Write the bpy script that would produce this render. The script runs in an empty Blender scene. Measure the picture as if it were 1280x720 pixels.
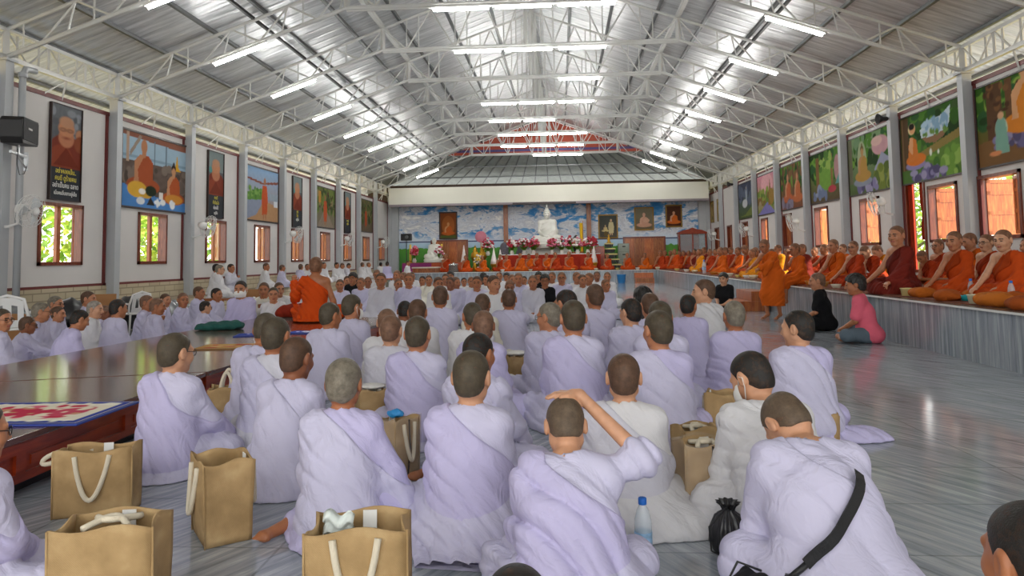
import bpy, math, random
import numpy as np
from mathutils import Matrix, Vector, Euler

S = bpy.context.scene
C = S.collection
PI = math.pi
R = math.radians

# ------------------------------------------------------------------ camera
EYE = 1.2
YAW, PIT, ROL, PCY, FPX = .0659, .0672, .0154, 263.4, 887.0
_cy, _sy, _cp, _sp, _cr, _sr = (math.cos(YAW), math.sin(YAW), math.cos(PIT), math.sin(PIT), math.cos(ROL), math.sin(ROL))
_R = Vector((_cy, _sy, 0)); _Z = Vector((-_sy, _cy, 0)); _K = Vector((0, 0, 1))
_F = _Z * _cp + _K * _sp; _U = _K * _cp - _Z * _sp
camd = bpy.data.cameras.new('camera'); cam = bpy.data.objects.new('camera', camd); C.objects.link(cam)
_x = _R * _cr - _U * _sr; _u = _R * _sr + _U * _cr
cam.matrix_world = Matrix(((_x.x, _u.x, -_F.x, 0), (_x.y, _u.y, -_F.y, 0), (_x.z, _u.z, -_F.z, EYE), (0, 0, 0, 1)))
camd.sensor_width = 36; camd.lens = FPX / 1280 * 36; camd.shift_y = -(360 - PCY) / 1280
camd.clip_start = .05; camd.clip_end = 300
S.camera = cam

def at(px, py, X=None, Y=None, Z=None):
    """a pixel of the photograph to a point on a plane of the hall"""
    a, b = px - 640, py - PCY
    u = a * _cr - b * _sr; v = a * _sr + b * _cr
    d = _R * (u / FPX) + _U * (-v / FPX) + _F
    t = X / d.x if X is not None else Y / d.y if Y is not None else (Z - EYE) / d.z
    return Vector((d.x * t, d.y * t, d.z * t + EYE))

# ------------------------------------------------------------------ world, sun, daylight, exposure
S.view_settings.view_transform = 'Standard'; S.view_settings.look = 'None'
S.view_settings.gamma = 1; S.view_settings.use_curve_mapping = False
S.view_settings.exposure = 0.12
S.cycles.use_denoising = True
S.cycles.max_bounces = 6; S.cycles.diffuse_bounces = 4; S.cycles.glossy_bounces = 3
S.cycles.transparent_max_bounces = 8
w = bpy.data.worlds.new('sky'); S.world = w; w.use_nodes = True
bg = w.node_tree.nodes['Background']; bg.inputs[0].default_value = (.99, .98, .95, 1); bg.inputs[1].default_value = 2.8
sd = bpy.data.lights.new('sun', 'SUN'); sd.energy = 8.0; sd.angle = R(1.5); sd.color = (1, .93, .8)
so = bpy.data.objects.new('sun', sd); C.objects.link(so)
so.rotation_euler = Vector((.75, -.35, .46)).to_track_quat('Z', 'Y').to_euler()
TUBE_EMIT = 60.0

# ------------------------------------------------------------------ helpers
def hx(s):
    c = [int(s[i:i + 2], 16) / 255 for i in (0, 2, 4)]
    return tuple(x / 12.92 if x <= .04045 else ((x + .055) / 1.055) ** 2.4 for x in c)

def nodes(name):
    m = bpy.data.materials.new(name); m.use_nodes = True
    n = m.node_tree.nodes; l = m.node_tree.links
    return m, n, l, n['Principled BSDF']

def ramp(n, stops, interp='LINEAR'):
    r = n.new('ShaderNodeValToRGB'); r.color_ramp.interpolation = interp
    e = r.color_ramp.elements
    while len(e) < len(stops): e.new(.5)
    for q, (p, c) in zip(e, stops): q.position = p; q.color = tuple(c) + (1,)
    return r

def coords(n, l, scale=(1, 1, 1), rot=(0, 0, 0), kind='Object'):
    """texture coordinates, turned first and stretched afterwards"""
    t = n.new('ShaderNodeTexCoord'); out = t.outputs[kind]
    for key, v in (('Rotation', rot), ('Scale', scale)):
        if v != (0, 0, 0) and v != (1, 1, 1):
            m = n.new('ShaderNodeMapping'); m.inputs[key].default_value = v; l.new(out, m.inputs[0]); out = m.outputs[0]
    return out

def noise(n, l, vec, scale, detail=3, rough=.5, dist=0):
    t = n.new('ShaderNodeTexNoise'); t.inputs['Scale'].default_value = scale; t.inputs['Detail'].default_value = detail
    t.inputs['Roughness'].default_value = rough; t.inputs['Distortion'].default_value = dist
    if vec is not None: l.new(vec, t.inputs['Vector'])
    return t.outputs['Fac']

def bump(n, l, b, h, strength, dist=.01):
    q = n.new('ShaderNodeBump'); q.inputs['Strength'].default_value = strength; q.inputs['Distance'].default_value = dist
    l.new(h, q.inputs['Height']); l.new(q.outputs[0], b.inputs['Normal']); return q

def mat(name, col, rough=.6, metal=0, var=.12, scale=6, bmp=0, bscale=60, stretch=(1, 1, 1), tint=False, coat=0, spec=None, kind='Object', trans=0, ior=None, sheen=0):
    """plain surface with a little procedural unevenness; tint: the colour comes from the object"""
    m, n, l, b = nodes(name)
    v = coords(n, l, stretch, kind=kind); f = noise(n, l, v, scale)
    mx = n.new('ShaderNodeMix'); mx.data_type = 'RGBA'; mx.blend_type = 'MULTIPLY'; mx.inputs[0].default_value = 1
    r = ramp(n, [(.3, (1 - var,) * 3), (.7, (1 + var * .3,) * 3)]); l.new(f, r.inputs[0])
    if tint: oi = n.new('ShaderNodeObjectInfo'); l.new(oi.outputs['Color'], mx.inputs[6])
    else: mx.inputs[6].default_value = tuple(col) + (1,)
    l.new(r.outputs[0], mx.inputs[7]); l.new(mx.outputs[2], b.inputs['Base Color'])
    b.inputs['Roughness'].default_value = rough; b.inputs['Metallic'].default_value = metal
    b.inputs['Coat Weight'].default_value = coat; b.inputs['Coat Roughness'].default_value = .15
    if spec is not None: b.inputs['Specular IOR Level'].default_value = spec
    if trans: b.inputs['Transmission Weight'].default_value = trans
    if ior: b.inputs['IOR'].default_value = ior
    if sheen: b.inputs['Sheen Weight'].default_value = sheen
    if bmp: bump(n, l, b, noise(n, l, v, bscale, 4), bmp)
    return m

def tag(o, label=None, cat=None, group=None, kind=None):
    if label: o['label'] = label
    if cat: o['category'] = cat
    if group: o['group'] = group
    if kind: o['kind'] = kind
    return o

def empty(name, loc=(0, 0, 0), rz=0, label=None, cat=None, group=None, kind=None):
    o = bpy.data.objects.new(name, None); C.objects.link(o); o.location = loc; o.rotation_euler = (0, 0, rz)
    o.empty_display_size = .1
    return tag(o, label, cat, group, kind)

def link(name, me, parent=None, loc=None, rot=None, col=None):
    o = bpy.data.objects.new(name, me); C.objects.link(o)
    if parent is not None: o.parent = parent
    if loc is not None: o.location = loc
    if rot is not None: o.rotation_euler = rot
    if col is not None: o.color = tuple(col) + (1,)
    return o

def copy_tree(o, parent=None):
    c = o.copy(); C.objects.link(c)
    if parent is not None: c.parent = parent
    for ch in list(o.children): copy_tree(ch, c)
    return c

class MB:
    """collects boxes, bars, lathes and sheets into one mesh"""
    def __init__(s): s.v = []; s.f = []; s.mi = []; s.sm = []
    def add(s, vs, fs, mi=0, smooth=False):
        o = len(s.v); s.v += [tuple(q) for q in vs]; s.f += [tuple(i + o for i in f) for f in fs]
        s.mi += [mi] * len(fs); s.sm += [smooth] * len(fs); return s
    def box(s, a, b, mi=0, M=None):
        x0, y0, z0 = a; x1, y1, z1 = b
        vs = [(x0, y0, z0), (x1, y0, z0), (x1, y1, z0), (x0, y1, z0), (x0, y0, z1), (x1, y0, z1), (x1, y1, z1), (x0, y1, z1)]
        if M is not None: vs = [M @ Vector(q) for q in vs]
        return s.add(vs, [(3, 2, 1, 0), (4, 5, 6, 7), (0, 1, 5, 4), (1, 2, 6, 5), (2, 3, 7, 6), (3, 0, 4, 7)], mi)
    def cbox(s, c, d, mi=0, M=None):
        return s.box([c[i] - d[i] / 2 for i in range(3)], [c[i] + d[i] / 2 for i in range(3)], mi, M)
    def bar(s, p, q, r, n=6, r2=None, mi=0, smooth=None, caps=True):
        p, q = Vector(p), Vector(q); d = q - p
        if d.length < 1e-6: return s
        z = d.normalized(); a = z.orthogonal().normalized()
        if abs(z.z) < .95: a = z.cross(Vector((0, 0, 1))).normalized()
        b = z.cross(a); r2 = r if r2 is None else r2; o = PI / n if n == 4 else 0
        k = 1.414 if n == 4 else 1
        vs = [c + (a * math.cos(2 * PI * i / n + o) + b * math.sin(2 * PI * i / n + o)) * rr * k for c, rr in ((p, r), (q, r2)) for i in range(n)]
        fs = [(i, (i + 1) % n, n + (i + 1) % n, n + i) for i in range(n)]
        if caps: fs += [tuple(range(n))[::-1], tuple(range(n, 2 * n))]
        return s.add(vs, fs, mi, n > 6 if smooth is None else smooth)
    def tube(s, pts, r, n=8, mi=0, closed=False, rr=None):
        pts = [Vector(p) for p in pts]; m = len(pts); vs = []; a = None
        for i, p in enumerate(pts):
            d = (pts[(i + 1) % m] - pts[i - 1]) if closed else (pts[min(i + 1, m - 1)] - pts[max(i - 1, 0)])
            d = d.normalized() if d.length > 1e-9 else Vector((0, 0, 1))
            a = d.orthogonal().normalized() if a is None else (a - d * a.dot(d)).normalized()
            b = d.cross(a); q = rr[i] if rr else r
            vs += [p + (a * math.cos(2 * PI * j / n) + b * math.sin(2 * PI * j / n)) * q for j in range(n)]
        fs = [(i * n + j, i * n + (j + 1) % n, ((i + 1) % m) * n + (j + 1) % n, ((i + 1) % m) * n + j) for i in range(m if closed else m - 1) for j in range(n)]
        if not closed: fs += [tuple(range(n))[::-1], tuple((m - 1) * n + j for j in range(n))]
        return s.add(vs, fs, mi, True)
    def lathe(s, prof, n=20, c=(0, 0, 0), mi=0, M=None, smooth=True):
        vs = []; m = len(prof)
        for r, z in prof:
            for j in range(n):
                q = Vector((c[0] + r * math.cos(2 * PI * j / n), c[1] + r * math.sin(2 * PI * j / n), c[2] + z))
                vs.append(M @ q if M is not None else q)
        fs = [(i * n + j, i * n + (j + 1) % n, (i + 1) * n + (j + 1) % n, (i + 1) * n + j) for i in range(m - 1) for j in range(n)]
        fs += [tuple(range(n))[::-1], tuple((m - 1) * n + j for j in range(n))]
        return s.add(vs, fs, mi, smooth)
    def ball(s, c, r, n=10, mi=0, M=None):
        r = (r, r, r) if not hasattr(r, '__len__') else r; vs = []; h = max(4, n // 2)
        for i in range(h + 1):
            t = PI * i / h
            for j in range(n):
                q = Vector((c[0] + r[0] * math.sin(t) * math.cos(2 * PI * j / n), c[1] + r[1] * math.sin(t) * math.sin(2 * PI * j / n), c[2] - r[2] * math.cos(t)))
                vs.append(M @ q if M is not None else q)
        fs = [(i * n + j, i * n + (j + 1) % n, (i + 1) * n + (j + 1) % n, (i + 1) * n + j) for i in range(h) for j in range(n)]
        return s.add(vs, fs, mi, True)
    def prism(s, poly, axis, a, b, mi=0):
        """poly: 2-D outline; extruded along axis from a to b"""
        n = len(poly)
        def P(p, t): return (t, p[0], p[1]) if axis == 0 else (p[0], t, p[1]) if axis == 1 else (p[0], p[1], t)
        return s.add([P(p, a) for p in poly] + [P(p, b) for p in poly], [tuple(range(n))[::-1], tuple(range(n, 2 * n))] + [(i, (i + 1) % n, n + (i + 1) % n, n + i) for i in range(n)], mi)
    def mesh(s, name, mats):
        me = bpy.data.meshes.new(name); me.from_pydata(s.v, [], s.f)
        for m in (mats if isinstance(mats, (list, tuple)) else [mats]): me.materials.append(m)
        me.polygons.foreach_set('material_index', s.mi); me.polygons.foreach_set('use_smooth', s.sm)
        me.update(); return me
    def build(s, name, mats, parent=None, loc=None, rot=None, col=None, bevel=0):
        o = link(name, s.mesh(name, mats), parent, loc, rot, col)
        if bevel:
            b = o.modifiers.new('bevel', 'BEVEL'); b.width = bevel; b.segments = 2; b.limit_method = 'ANGLE'
        return o

def struct(o): o['kind'] = 'structure'; return o

# ------------------------------------------------------------------ surfaces
def m_floor():
    m, n, l, b = nodes('polished_grey_marble_tile')
    ax = coords(n, l); sp = n.new('ShaderNodeSeparateXYZ'); l.new(ax, sp.inputs[0])
    sh = n.new('ShaderNodeMath'); sh.operation = 'SUBTRACT'; sh.inputs[1].default_value = .3; l.new(sp.outputs['X'], sh.inputs[0])
    ab = n.new('ShaderNodeMath'); ab.operation = 'ABSOLUTE'; l.new(sh.outputs[0], ab.inputs[0])        # book-matched slabs
    cb = n.new('ShaderNodeCombineXYZ'); l.new(ab.outputs[0], cb.inputs['X']); l.new(sp.outputs['Y'], cb.inputs['Y'])
    m1 = n.new('ShaderNodeMapping'); m1.inputs['Rotation'].default_value = (0, 0, R(60)); l.new(cb.outputs[0], m1.inputs[0])
    m2 = n.new('ShaderNodeMapping'); m2.inputs['Scale'].default_value = (.7, 9.0, 1); l.new(m1.outputs[0], m2.inputs[0]); st = m2.outputs[0]
    f1 = noise(n, l, st, 2.6, 7, .68, .35); f2 = noise(n, l, coords(n, l, (1, 1, 1)), .7, 2)
    r = ramp(n, [(.28, hx('757c84')), (.43, hx('979ea5')), (.56, hx('b0b5bb')), (.72, hx('d6dade'))]); l.new(f1, r.inputs[0])
    br = n.new('ShaderNodeTexBrick'); br.offset = 0; br.inputs['Scale'].default_value = 1
    for k, v in (('Mortar Size', .006), ('Brick Width', 1.2), ('Row Height', .6), ('Mortar Smooth', .1)): br.inputs[k].default_value = v
    br.inputs['Color1'].default_value = (1, 1, 1, 1); br.inputs['Color2'].default_value = (.86, .88, .9, 1); br.inputs['Mortar'].default_value = (.62, .63, .64, 1)
    l.new(ax, br.inputs['Vector'])
    mx = n.new('ShaderNodeMix'); mx.data_type = 'RGBA'; mx.blend_type = 'MULTIPLY'; mx.inputs[0].default_value = 1
    l.new(r.outputs[0], mx.inputs[6]); l.new(br.outputs['Color'], mx.inputs[7]); l.new(mx.outputs[2], b.inputs['Base Color'])
    rr = ramp(n, [(.3, (.07,) * 3), (.7, (.16,) * 3)]); l.new(f2, rr.inputs[0]); l.new(rr.outputs[0], b.inputs['Roughness'])
    b.inputs['Specular IOR Level'].default_value = .62
    bump(n, l, b, noise(n, l, ax, 3.0, 2), .05, .02)
    return m
def m_riser():
    m, n, l, b = nodes('grey_streaked_marble_riser')
    f = noise(n, l, coords(n, l, (9, 9, .5)), 2.2, 6, .65, .3)
    r = ramp(n, [(.3, hx('727a83')), (.5, hx('969da5')), (.72, hx('bcc2c8'))]); l.new(f, r.inputs[0]); l.new(r.outputs[0], b.inputs['Base Color'])
    b.inputs['Roughness'].default_value = .14; return m
def m_wood(name, dark, mid, light, grain=(1, 14, 14), scale=3, rough=.3, coat=.4):
    m, n, l, b = nodes(name)
    f = noise(n, l, coords(n, l, grain), scale, 5, .6, .6)
    r = ramp(n, [(.28, dark), (.5, mid), (.72, light)]); l.new(f, r.inputs[0]); l.new(r.outputs[0], b.inputs['Base Color'])
    b.inputs['Roughness'].default_value = rough; b.inputs['Coat Weight'].default_value = coat; b.inputs['Coat Roughness'].default_value = .12
    bump(n, l, b, f, .12, .004); return m
def m_brick():
    m, n, l, b = nodes('pale_brick_dado')
    br = n.new('ShaderNodeTexBrick'); br.inputs['Scale'].default_value = 1
    for k, v in (('Mortar Size', .012), ('Brick Width', .42), ('Row Height', .14)): br.inputs[k].default_value = v
    br.inputs['Color1'].default_value = hx('b7a98c') + (1,); br.inputs['Color2'].default_value = hx('c6b99d') + (1,); br.inputs['Mortar'].default_value = hx('938670') + (1,)
    t = n.new('ShaderNodeTexCoord'); s = n.new('ShaderNodeSeparateXYZ'); c = n.new('ShaderNodeCombineXYZ')
    l.new(t.outputs['Object'], s.inputs[0]); l.new(s.outputs['Y'], c.inputs['X']); l.new(s.outputs['Z'], c.inputs['Y']); l.new(c.outputs[0], br.inputs['Vector'])
    l.new(br.outputs['Color'], b.inputs['Base Color']); b.inputs['Roughness'].default_value = .7; return m
def m_sheet(name, a, c):
    """folded metal roofing, ribs running down the slope"""
    m, n, l, b = nodes(name)
    v = coords(n, l); s = n.new('ShaderNodeSeparateXYZ'); l.new(v, s.inputs[0])
    q = n.new('ShaderNodeMath'); q.operation = 'MULTIPLY'; q.inputs[1].default_value = 2 * PI / .38; l.new(s.outputs['Y'], q.inputs[0])
    w1 = n.new('ShaderNodeMath'); w1.operation = 'SINE'; l.new(q.outputs[0], w1.inputs[0])
    pw = n.new('ShaderNodeMath'); pw.operation = 'SMOOTH_MAX'; pw.inputs[1].default_value = .55; pw.inputs[2].default_value = .2; l.new(w1.outputs[0], pw.inputs[0])
    f = noise(n, l, coords(n, l, (.35, 5, 1)), 2.0, 5, .65)
    r = ramp(n, [(.3, a), (.7, c)]); l.new(f, r.inputs[0])
    l.new(r.outputs[0], b.inputs['Base Color'])
    b.inputs['Metallic'].default_value = .45
    rr = ramp(n, [(.35, (.28,) * 3), (.65, (.5,) * 3)]); l.new(f, rr.inputs[0]); l.new(rr.outputs[0], b.inputs['Roughness'])
    ad = n.new('ShaderNodeMath'); ad.operation = 'MULTIPLY_ADD'; ad.inputs[1].default_value = .35; l.new(f, ad.inputs[0]); l.new(pw.outputs[0], ad.inputs[2])
    bump(n, l, b, ad.outputs[0], .8, .03); return m
def m_mural():
    """sky with heaped clouds over a lake shore"""
    m, n, l, b = nodes('painted_sky_mural')
    v = coords(n, l); s = n.new('ShaderNodeSeparateXYZ'); l.new(v, s.inputs[0])
    f = noise(n, l, coords(n, l, (.55, 1, 1.0)), 1.5, 6, .62, .9); f2 = noise(n, l, coords(n, l, (.6, 1, 1.6)), 4.2, 5, .6, .6)
    ad = n.new('ShaderNodeMath'); ad.operation = 'MULTIPLY_ADD'; ad.inputs[1].default_value = .35; l.new(f2, ad.inputs[0]); l.new(f, ad.inputs[2])
    r = ramp(n, [(.55, hx('2f7fc4')), (.62, hx('5b9cd0')), (.655, hx('93a9c8')), (.70, hx('dfe3ea')), (.78, hx('c2c6d2')), (.86, hx('f1f1f0'))]); l.new(ad.outputs[0], r.inputs[0])
    g = noise(n, l, coords(n, l, (1, 1, 1)), 3.0, 4)
    hz = n.new('ShaderNodeMath'); hz.operation = 'MULTIPLY_ADD'; hz.inputs[1].default_value = .35; l.new(g, hz.inputs[0]); l.new(s.outputs['Z'], hz.inputs[2])
    low = ramp(n, [(0, hx('2c6b28')), (.405, hx('559a36')), (.41, hx('a9c9df')), (.512, hx('b9d3e6')), (.516, hx('27356f')), (.532, hx('27356f')), (.536, hx('cfdcea')), (1, hx('cfdcea'))], 'LINEAR')
    mp = n.new('ShaderNodeMapRange'); mp.inputs['From Min'].default_value = .6; mp.inputs['From Max'].default_value = 3.6; l.new(s.outputs['Z'], mp.inputs['Value'])
    mp2 = n.new('ShaderNodeMapRange'); mp2.inputs['From Min'].default_value = .77; mp2.inputs['From Max'].default_value = 3.77
    l.new(hz.outputs[0], mp2.inputs['Value'])
    lt = n.new('ShaderNodeMath'); lt.operation = 'LESS_THAN'; lt.inputs[1].default_value = .47; l.new(mp.outputs[0], lt.inputs[0])
    pick = n.new('ShaderNodeMix'); pick.data_type = 'FLOAT'; l.new(lt.outputs[0], pick.inputs[0]); l.new(mp.outputs[0], pick.inputs[2]); l.new(mp2.outputs[0], pick.inputs[3])
    l.new(pick.outputs[0], low.inputs[0])
    up = n.new('ShaderNodeMapRange'); up.inputs['From Min'].default_value = .53; up.inputs['From Max'].default_value = .66; l.new(mp.outputs[0], up.inputs['Value'])
    mx = n.new('ShaderNodeMix'); mx.data_type = 'RGBA'; l.new(up.outputs[0], mx.inputs[0]); l.new(low.outputs[0], mx.inputs[6]); l.new(r.outputs[0], mx.inputs[7])
    l.new(mx.outputs[2], b.inputs['Base Color']); b.inputs['Roughness'].default_value = .7; return m
def m_paint():
    m, n, l, b = nodes('printed_picture'); a = n.new('ShaderNodeAttribute'); a.attribute_name = 'paint'
    l.new(a.outputs['Color'], b.inputs['Base Color']); b.inputs['Roughness'].default_value = .8; b.inputs['Specular IOR Level'].default_value = .15; return m
def m_cloth(name='woven_cloth'):
    m, n, l, b = nodes(name); oi = n.new('ShaderNodeObjectInfo'); v = coords(n, l)
    f = noise(n, l, v, 5, 3)
    r = ramp(n, [(.3, (.93,) * 3), (.7, (1.02,) * 3)]); l.new(f, r.inputs[0])
    mx = n.new('ShaderNodeMix'); mx.data_type = 'RGBA'; mx.blend_type = 'MULTIPLY'; mx.inputs[0].default_value = 1
    l.new(oi.outputs['Color'], mx.inputs[6]); l.new(r.outputs[0], mx.inputs[7]); l.new(mx.outputs[2], b.inputs['Base Color'])
    b.inputs['Roughness'].default_value = .85; b.inputs['Specular IOR Level'].default_value = .2
    f2 = noise(n, l, coords(n, l, (1, 1, .45), (0, R(40), 0)), 11, 3, .5, 1.2)
    bump(n, l, b, f2, .55, .03); return m
def m_emit(name, col, e):
    m, n, l, b = nodes(name); b.inputs['Base Color'].default_value = tuple(col) + (1,)
    b.inputs['Emission Color'].default_value = tuple(col) + (1,); b.inputs['Emission Strength'].default_value = e; return m
def m_glassy(name, col, alpha, rough=.1):
    m, n, l, b = nodes(name); b.inputs['Base Color'].default_value = tuple(col) + (1,); b.inputs['Alpha'].default_value = alpha
    b.inputs['Roughness'].default_value = rough; return m
def m_foliage(name, a, c):
    m, n, l, b = nodes(name); f = noise(n, l, coords(n, l), 2.5, 4)
    r = ramp(n, [(.3, a), (.7, c)]); l.new(f, r.inputs[0]); l.new(r.outputs[0], b.inputs['Base Color'])
    b.inputs['Roughness'].default_value = .6; b.inputs['Subsurface Weight'].default_value = 0
    tr = n.new('ShaderNodeBsdfTranslucent'); l.new(r.outputs[0], tr.inputs[0]); mx = n.new('ShaderNodeMixShader'); mx.inputs[0].default_value = .4
    o = n['Material Output']; l.new(b.outputs[0], mx.inputs[1]); l.new(tr.outputs[0], mx.inputs[2]); l.new(mx.outputs[0], o.inputs[0]); return m
def m_burlap():
    m, n, l, b = nodes('brown_jute_weave'); v = coords(n, l, (1, 1, 1))
    w1 = n.new('ShaderNodeTexWave'); w1.inputs['Scale'].default_value = 95; w1.bands_direction = 'Z'; w1.inputs['Distortion'].default_value = 1.5; l.new(v, w1.inputs[0])
    w2 = n.new('ShaderNodeTexWave'); w2.inputs['Scale'].default_value = 95; w2.bands_direction = 'DIAGONAL'; w2.inputs['Distortion'].default_value = 1.5; l.new(v, w2.inputs[0])
    ad = n.new('ShaderNodeMath'); ad.operation = 'ADD'; l.new(w1.outputs['Fac'], ad.inputs[0]); l.new(w2.outputs['Fac'], ad.inputs[1])
    f = noise(n, l, v, 9, 4); r = ramp(n, [(.3, hx('9c7f55')), (.55, hx('b39467')), (.75, hx('c6a97c'))]); l.new(f, r.inputs[0]); l.new(r.outputs[0], b.inputs['Base Color'])
    b.inputs['Roughness'].default_value = .85; bump(n, l, b, ad.outputs[0], .3, .003); return m

M = {}
M['floor'] = m_floor(); M['riser'] = m_riser(); M['brick'] = m_brick(); M['paint'] = m_paint(); M['mural'] = m_mural()
M['cloth'] = m_cloth(); M['burlap'] = m_burlap()
M['roof'] = m_sheet('galvanised_roof_sheet', hx('a4a7aa'), hx('e6e8ea'))
M['wallpaint'] = mat('white_wall_paint', hx('d9d6d4'), .7, var=.05, scale=1.2)
M['fascia'] = mat('cream_fascia_paint', hx('d9d8cb'), .6, var=.05, scale=.6)
M['redtrim'] = mat('dark_red_trim_paint', hx('6a1f1c'), .5, var=.15)
M['steel'] = mat('silver_painted_steel', hx('d3d4d2'), .45, .15, var=.1, scale=2)
M['column'] = mat('grey_column_paint', hx('b4b8bc'), .5, .1, var=.06, scale=2)
M['purlin'] = mat('dull_grey_purlin_steel', hx('6d7072'), .5, .5, var=.1)
M['tie'] = mat('dark_steel_rod', hx('3c3d3f'), .5, .5)
M['gable'] = mat('red_gable_sheet', hx('a8442c'), .5, 0, var=.15, scale=3)
M['bluepaint'] = mat('violet_blue_paint', hx('4a3f77'), .5)
M['teak'] = m_wood('orange_teak', hx('8a3f17'), hx('b05c25'), hx('c87a38'), (9, 9, 1))
M['teakframe'] = m_wood('dark_teak_frame', hx('551d0f'), hx('74301a'), hx('8d4426'), (9, 9, 1))
M['darkwood'] = m_wood('polished_dark_boards', hx('3f241b'), hx('5d3a2d'), hx('7a5342'), (9, 1, 9), 2.2, .22, .6)
M['redwood'] = m_wood('red_lacquered_wood', hx('6e1f0c'), hx('95320f'), hx('ad4415'), (6, 1, 8), 2.4, .35, .4)
M['cabwood'] = m_wood('brown_panel_wood', hx('6f3616'), hx('925022'), hx('ad6c34'), (9, 9, 1), 2.5, .4, .2)
M['black'] = mat('black_plastic', hx('1a1a1c'), .45, bmp=.15, bscale=120)
M['white'] = mat('white_plastic', hx('e8e8e6'), .4, var=.04)
M['chrome'] = mat('galvanised_bracket', hx('c3c6c8'), .35, .6)
M['gold'] = mat('gold_leaf', hx('d3a035'), .3, .8, var=.2)
M['goldframe'] = mat('gilt_frame', hx('8a6a2a'), .45, .4, var=.2)
M['darkframe'] = mat('dark_frame_wood', hx('2c1a14'), .45)
M['marblewhite'] = mat('white_marble', hx('dcdcd4'), .35, var=.08, scale=3)
M['rope'] = mat('cream_cotton_rope', hx('ddd3bd'), .85, var=.1, bmp=.4, bscale=150)
M['paper'] = mat('white_paper', hx('e9e9e6'), .8, var=.03)
M['tint'] = mat('tinted_plain', (1, 1, 1), .6, tint=True, var=.1)
M['tintgloss'] = mat('tinted_gloss', (1, 1, 1), .25, tint=True, var=.05)
M['steelpot'] = mat('bright_steel', hx('d5d7da'), .2, .9)
M['clear'] = m_glassy('clear_plastic', hx('dfeaf0'), .38, .08)
M['glass'] = m_glassy('pale_glass', hx('cfdfe6'), .25, .05)
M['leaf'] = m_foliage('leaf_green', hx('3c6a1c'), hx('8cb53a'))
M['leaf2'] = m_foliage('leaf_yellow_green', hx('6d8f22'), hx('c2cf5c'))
M['bark'] = mat('grey_bark', hx('5a4a3a'), .8, bmp=.5, bscale=20)
M['earth'] = mat('warm_bounce_sandy_ground', hx('efcf78'), .9, var=.2, scale=.5)  # yellow pushed bright so the ground bounces warm light onto the eaves
M['tube'] = m_emit('lit_fluorescent_tube', (1, .985, .94), TUBE_EMIT)

# ------------------------------------------------------------------ the hall
XL, XR, XM, YB = -9.2, 7.88, -.66, 38.45
Y0, DY = 14.1, 3.0
SX, SH, SYB = 4.45, .6, 33.0              # stage edge, height, front of its far run
BAYS = list(range(-1, 9))
struct(MB().box((-14, -8, -.3), (13, 42, 0)).build('floor', M['floor']))
g = MB(); g.box((-60, -30, -.5), (-14, 90, -.06)); g.box((13, -30, -.5), (60, 90, -.06)); struct(g.build('ground', M['earth']))

def zr(x): return 8.45 - .365 * abs(x - XM)
for side, xe in (('west', -11.7), ('east', 10.2)):
    b = MB(); e = []
    xs = [XM, xe]
    b.add([(XM, -6, zr(XM)), (xe, -6, zr(xe)), (xe, 36.5, zr(xe)), (XM, 36.5, zr(XM)),
           (XM, -6, zr(XM) + .05), (xe, -6, zr(xe) + .05), (xe, 36.5, zr(xe) + .05), (XM, 36.5, zr(XM) + .05)],
          [(0, 1, 2, 3), (7, 6, 5, 4), (0, 4, 5, 1), (1, 5, 6, 2), (2, 6, 7, 3)])
    struct(b.build('roof_' + side, M['roof']))
    p = MB()
    for i in range(1, 11):
        x = XM + (xe - XM) * i / 10.2; z = zr(x)
        p.bar((x, -6, z - .035), (x, 36.4, z - .035), .035, 4)
    struct(p.build('beam_purlins_' + side, M['purlin']))
# hipped end: gable above, sloping sheet below
hw = 5.07
b = MB(); b.add([(XM - hw, 36.5, 6.6), (XM + hw, 36.5, 6.6), (XM, 36.5, 8.44), (XM - hw, 36.56, 6.6), (XM + hw, 36.56, 6.6), (XM, 36.56, 8.44)], [(0, 1, 2), (5, 4, 3), (0, 3, 4, 1)], 0)
b.box((XM - 4.6, 36.47, 6.74), (XM + 4.6, 36.5, 6.86), 1); b.box((XM - 3.2, 36.47, 7.2), (XM + 3.2, 36.5, 7.28), 2)
struct(b.build('wall_gable', [M['gable'], M['bluepaint'], M['gable']]))
b = MB(); b.add([(XM - hw, 36.5, 6.6), (XM + hw, 36.5, 6.6), (9.58, 40.6, zr(9.58)), (-10.9, 40.6, zr(-10.9)), (-10.9, 36.5, zr(-10.9)), (9.58, 36.5, zr(9.58))], [(0, 1, 2, 3), (0, 3, 4), (1, 5, 2)])
struct(b.build('roof_hip', mat('zinc_hip_sheet', hx('9aa09c'), .5, .4, var=.15, scale=4)))
b = MB()
for i in range(23):
    x = -10 + i * .86; b.bar((XM + (x - XM) * .52, 36.5, 6.56), (x, 40.4, 4.85), .025, 4)
for t in (.25, .5, .75): b.bar((XM - hw - 4 * t, 36.5 + 4 * t, 6.55 - 1.75 * t), (XM + hw + 4 * t, 36.5 + 4 * t, 6.55 - 1.75 * t), .03, 4)
struct(b.build('beam_hip_rafters', M['purlin']))

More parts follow.
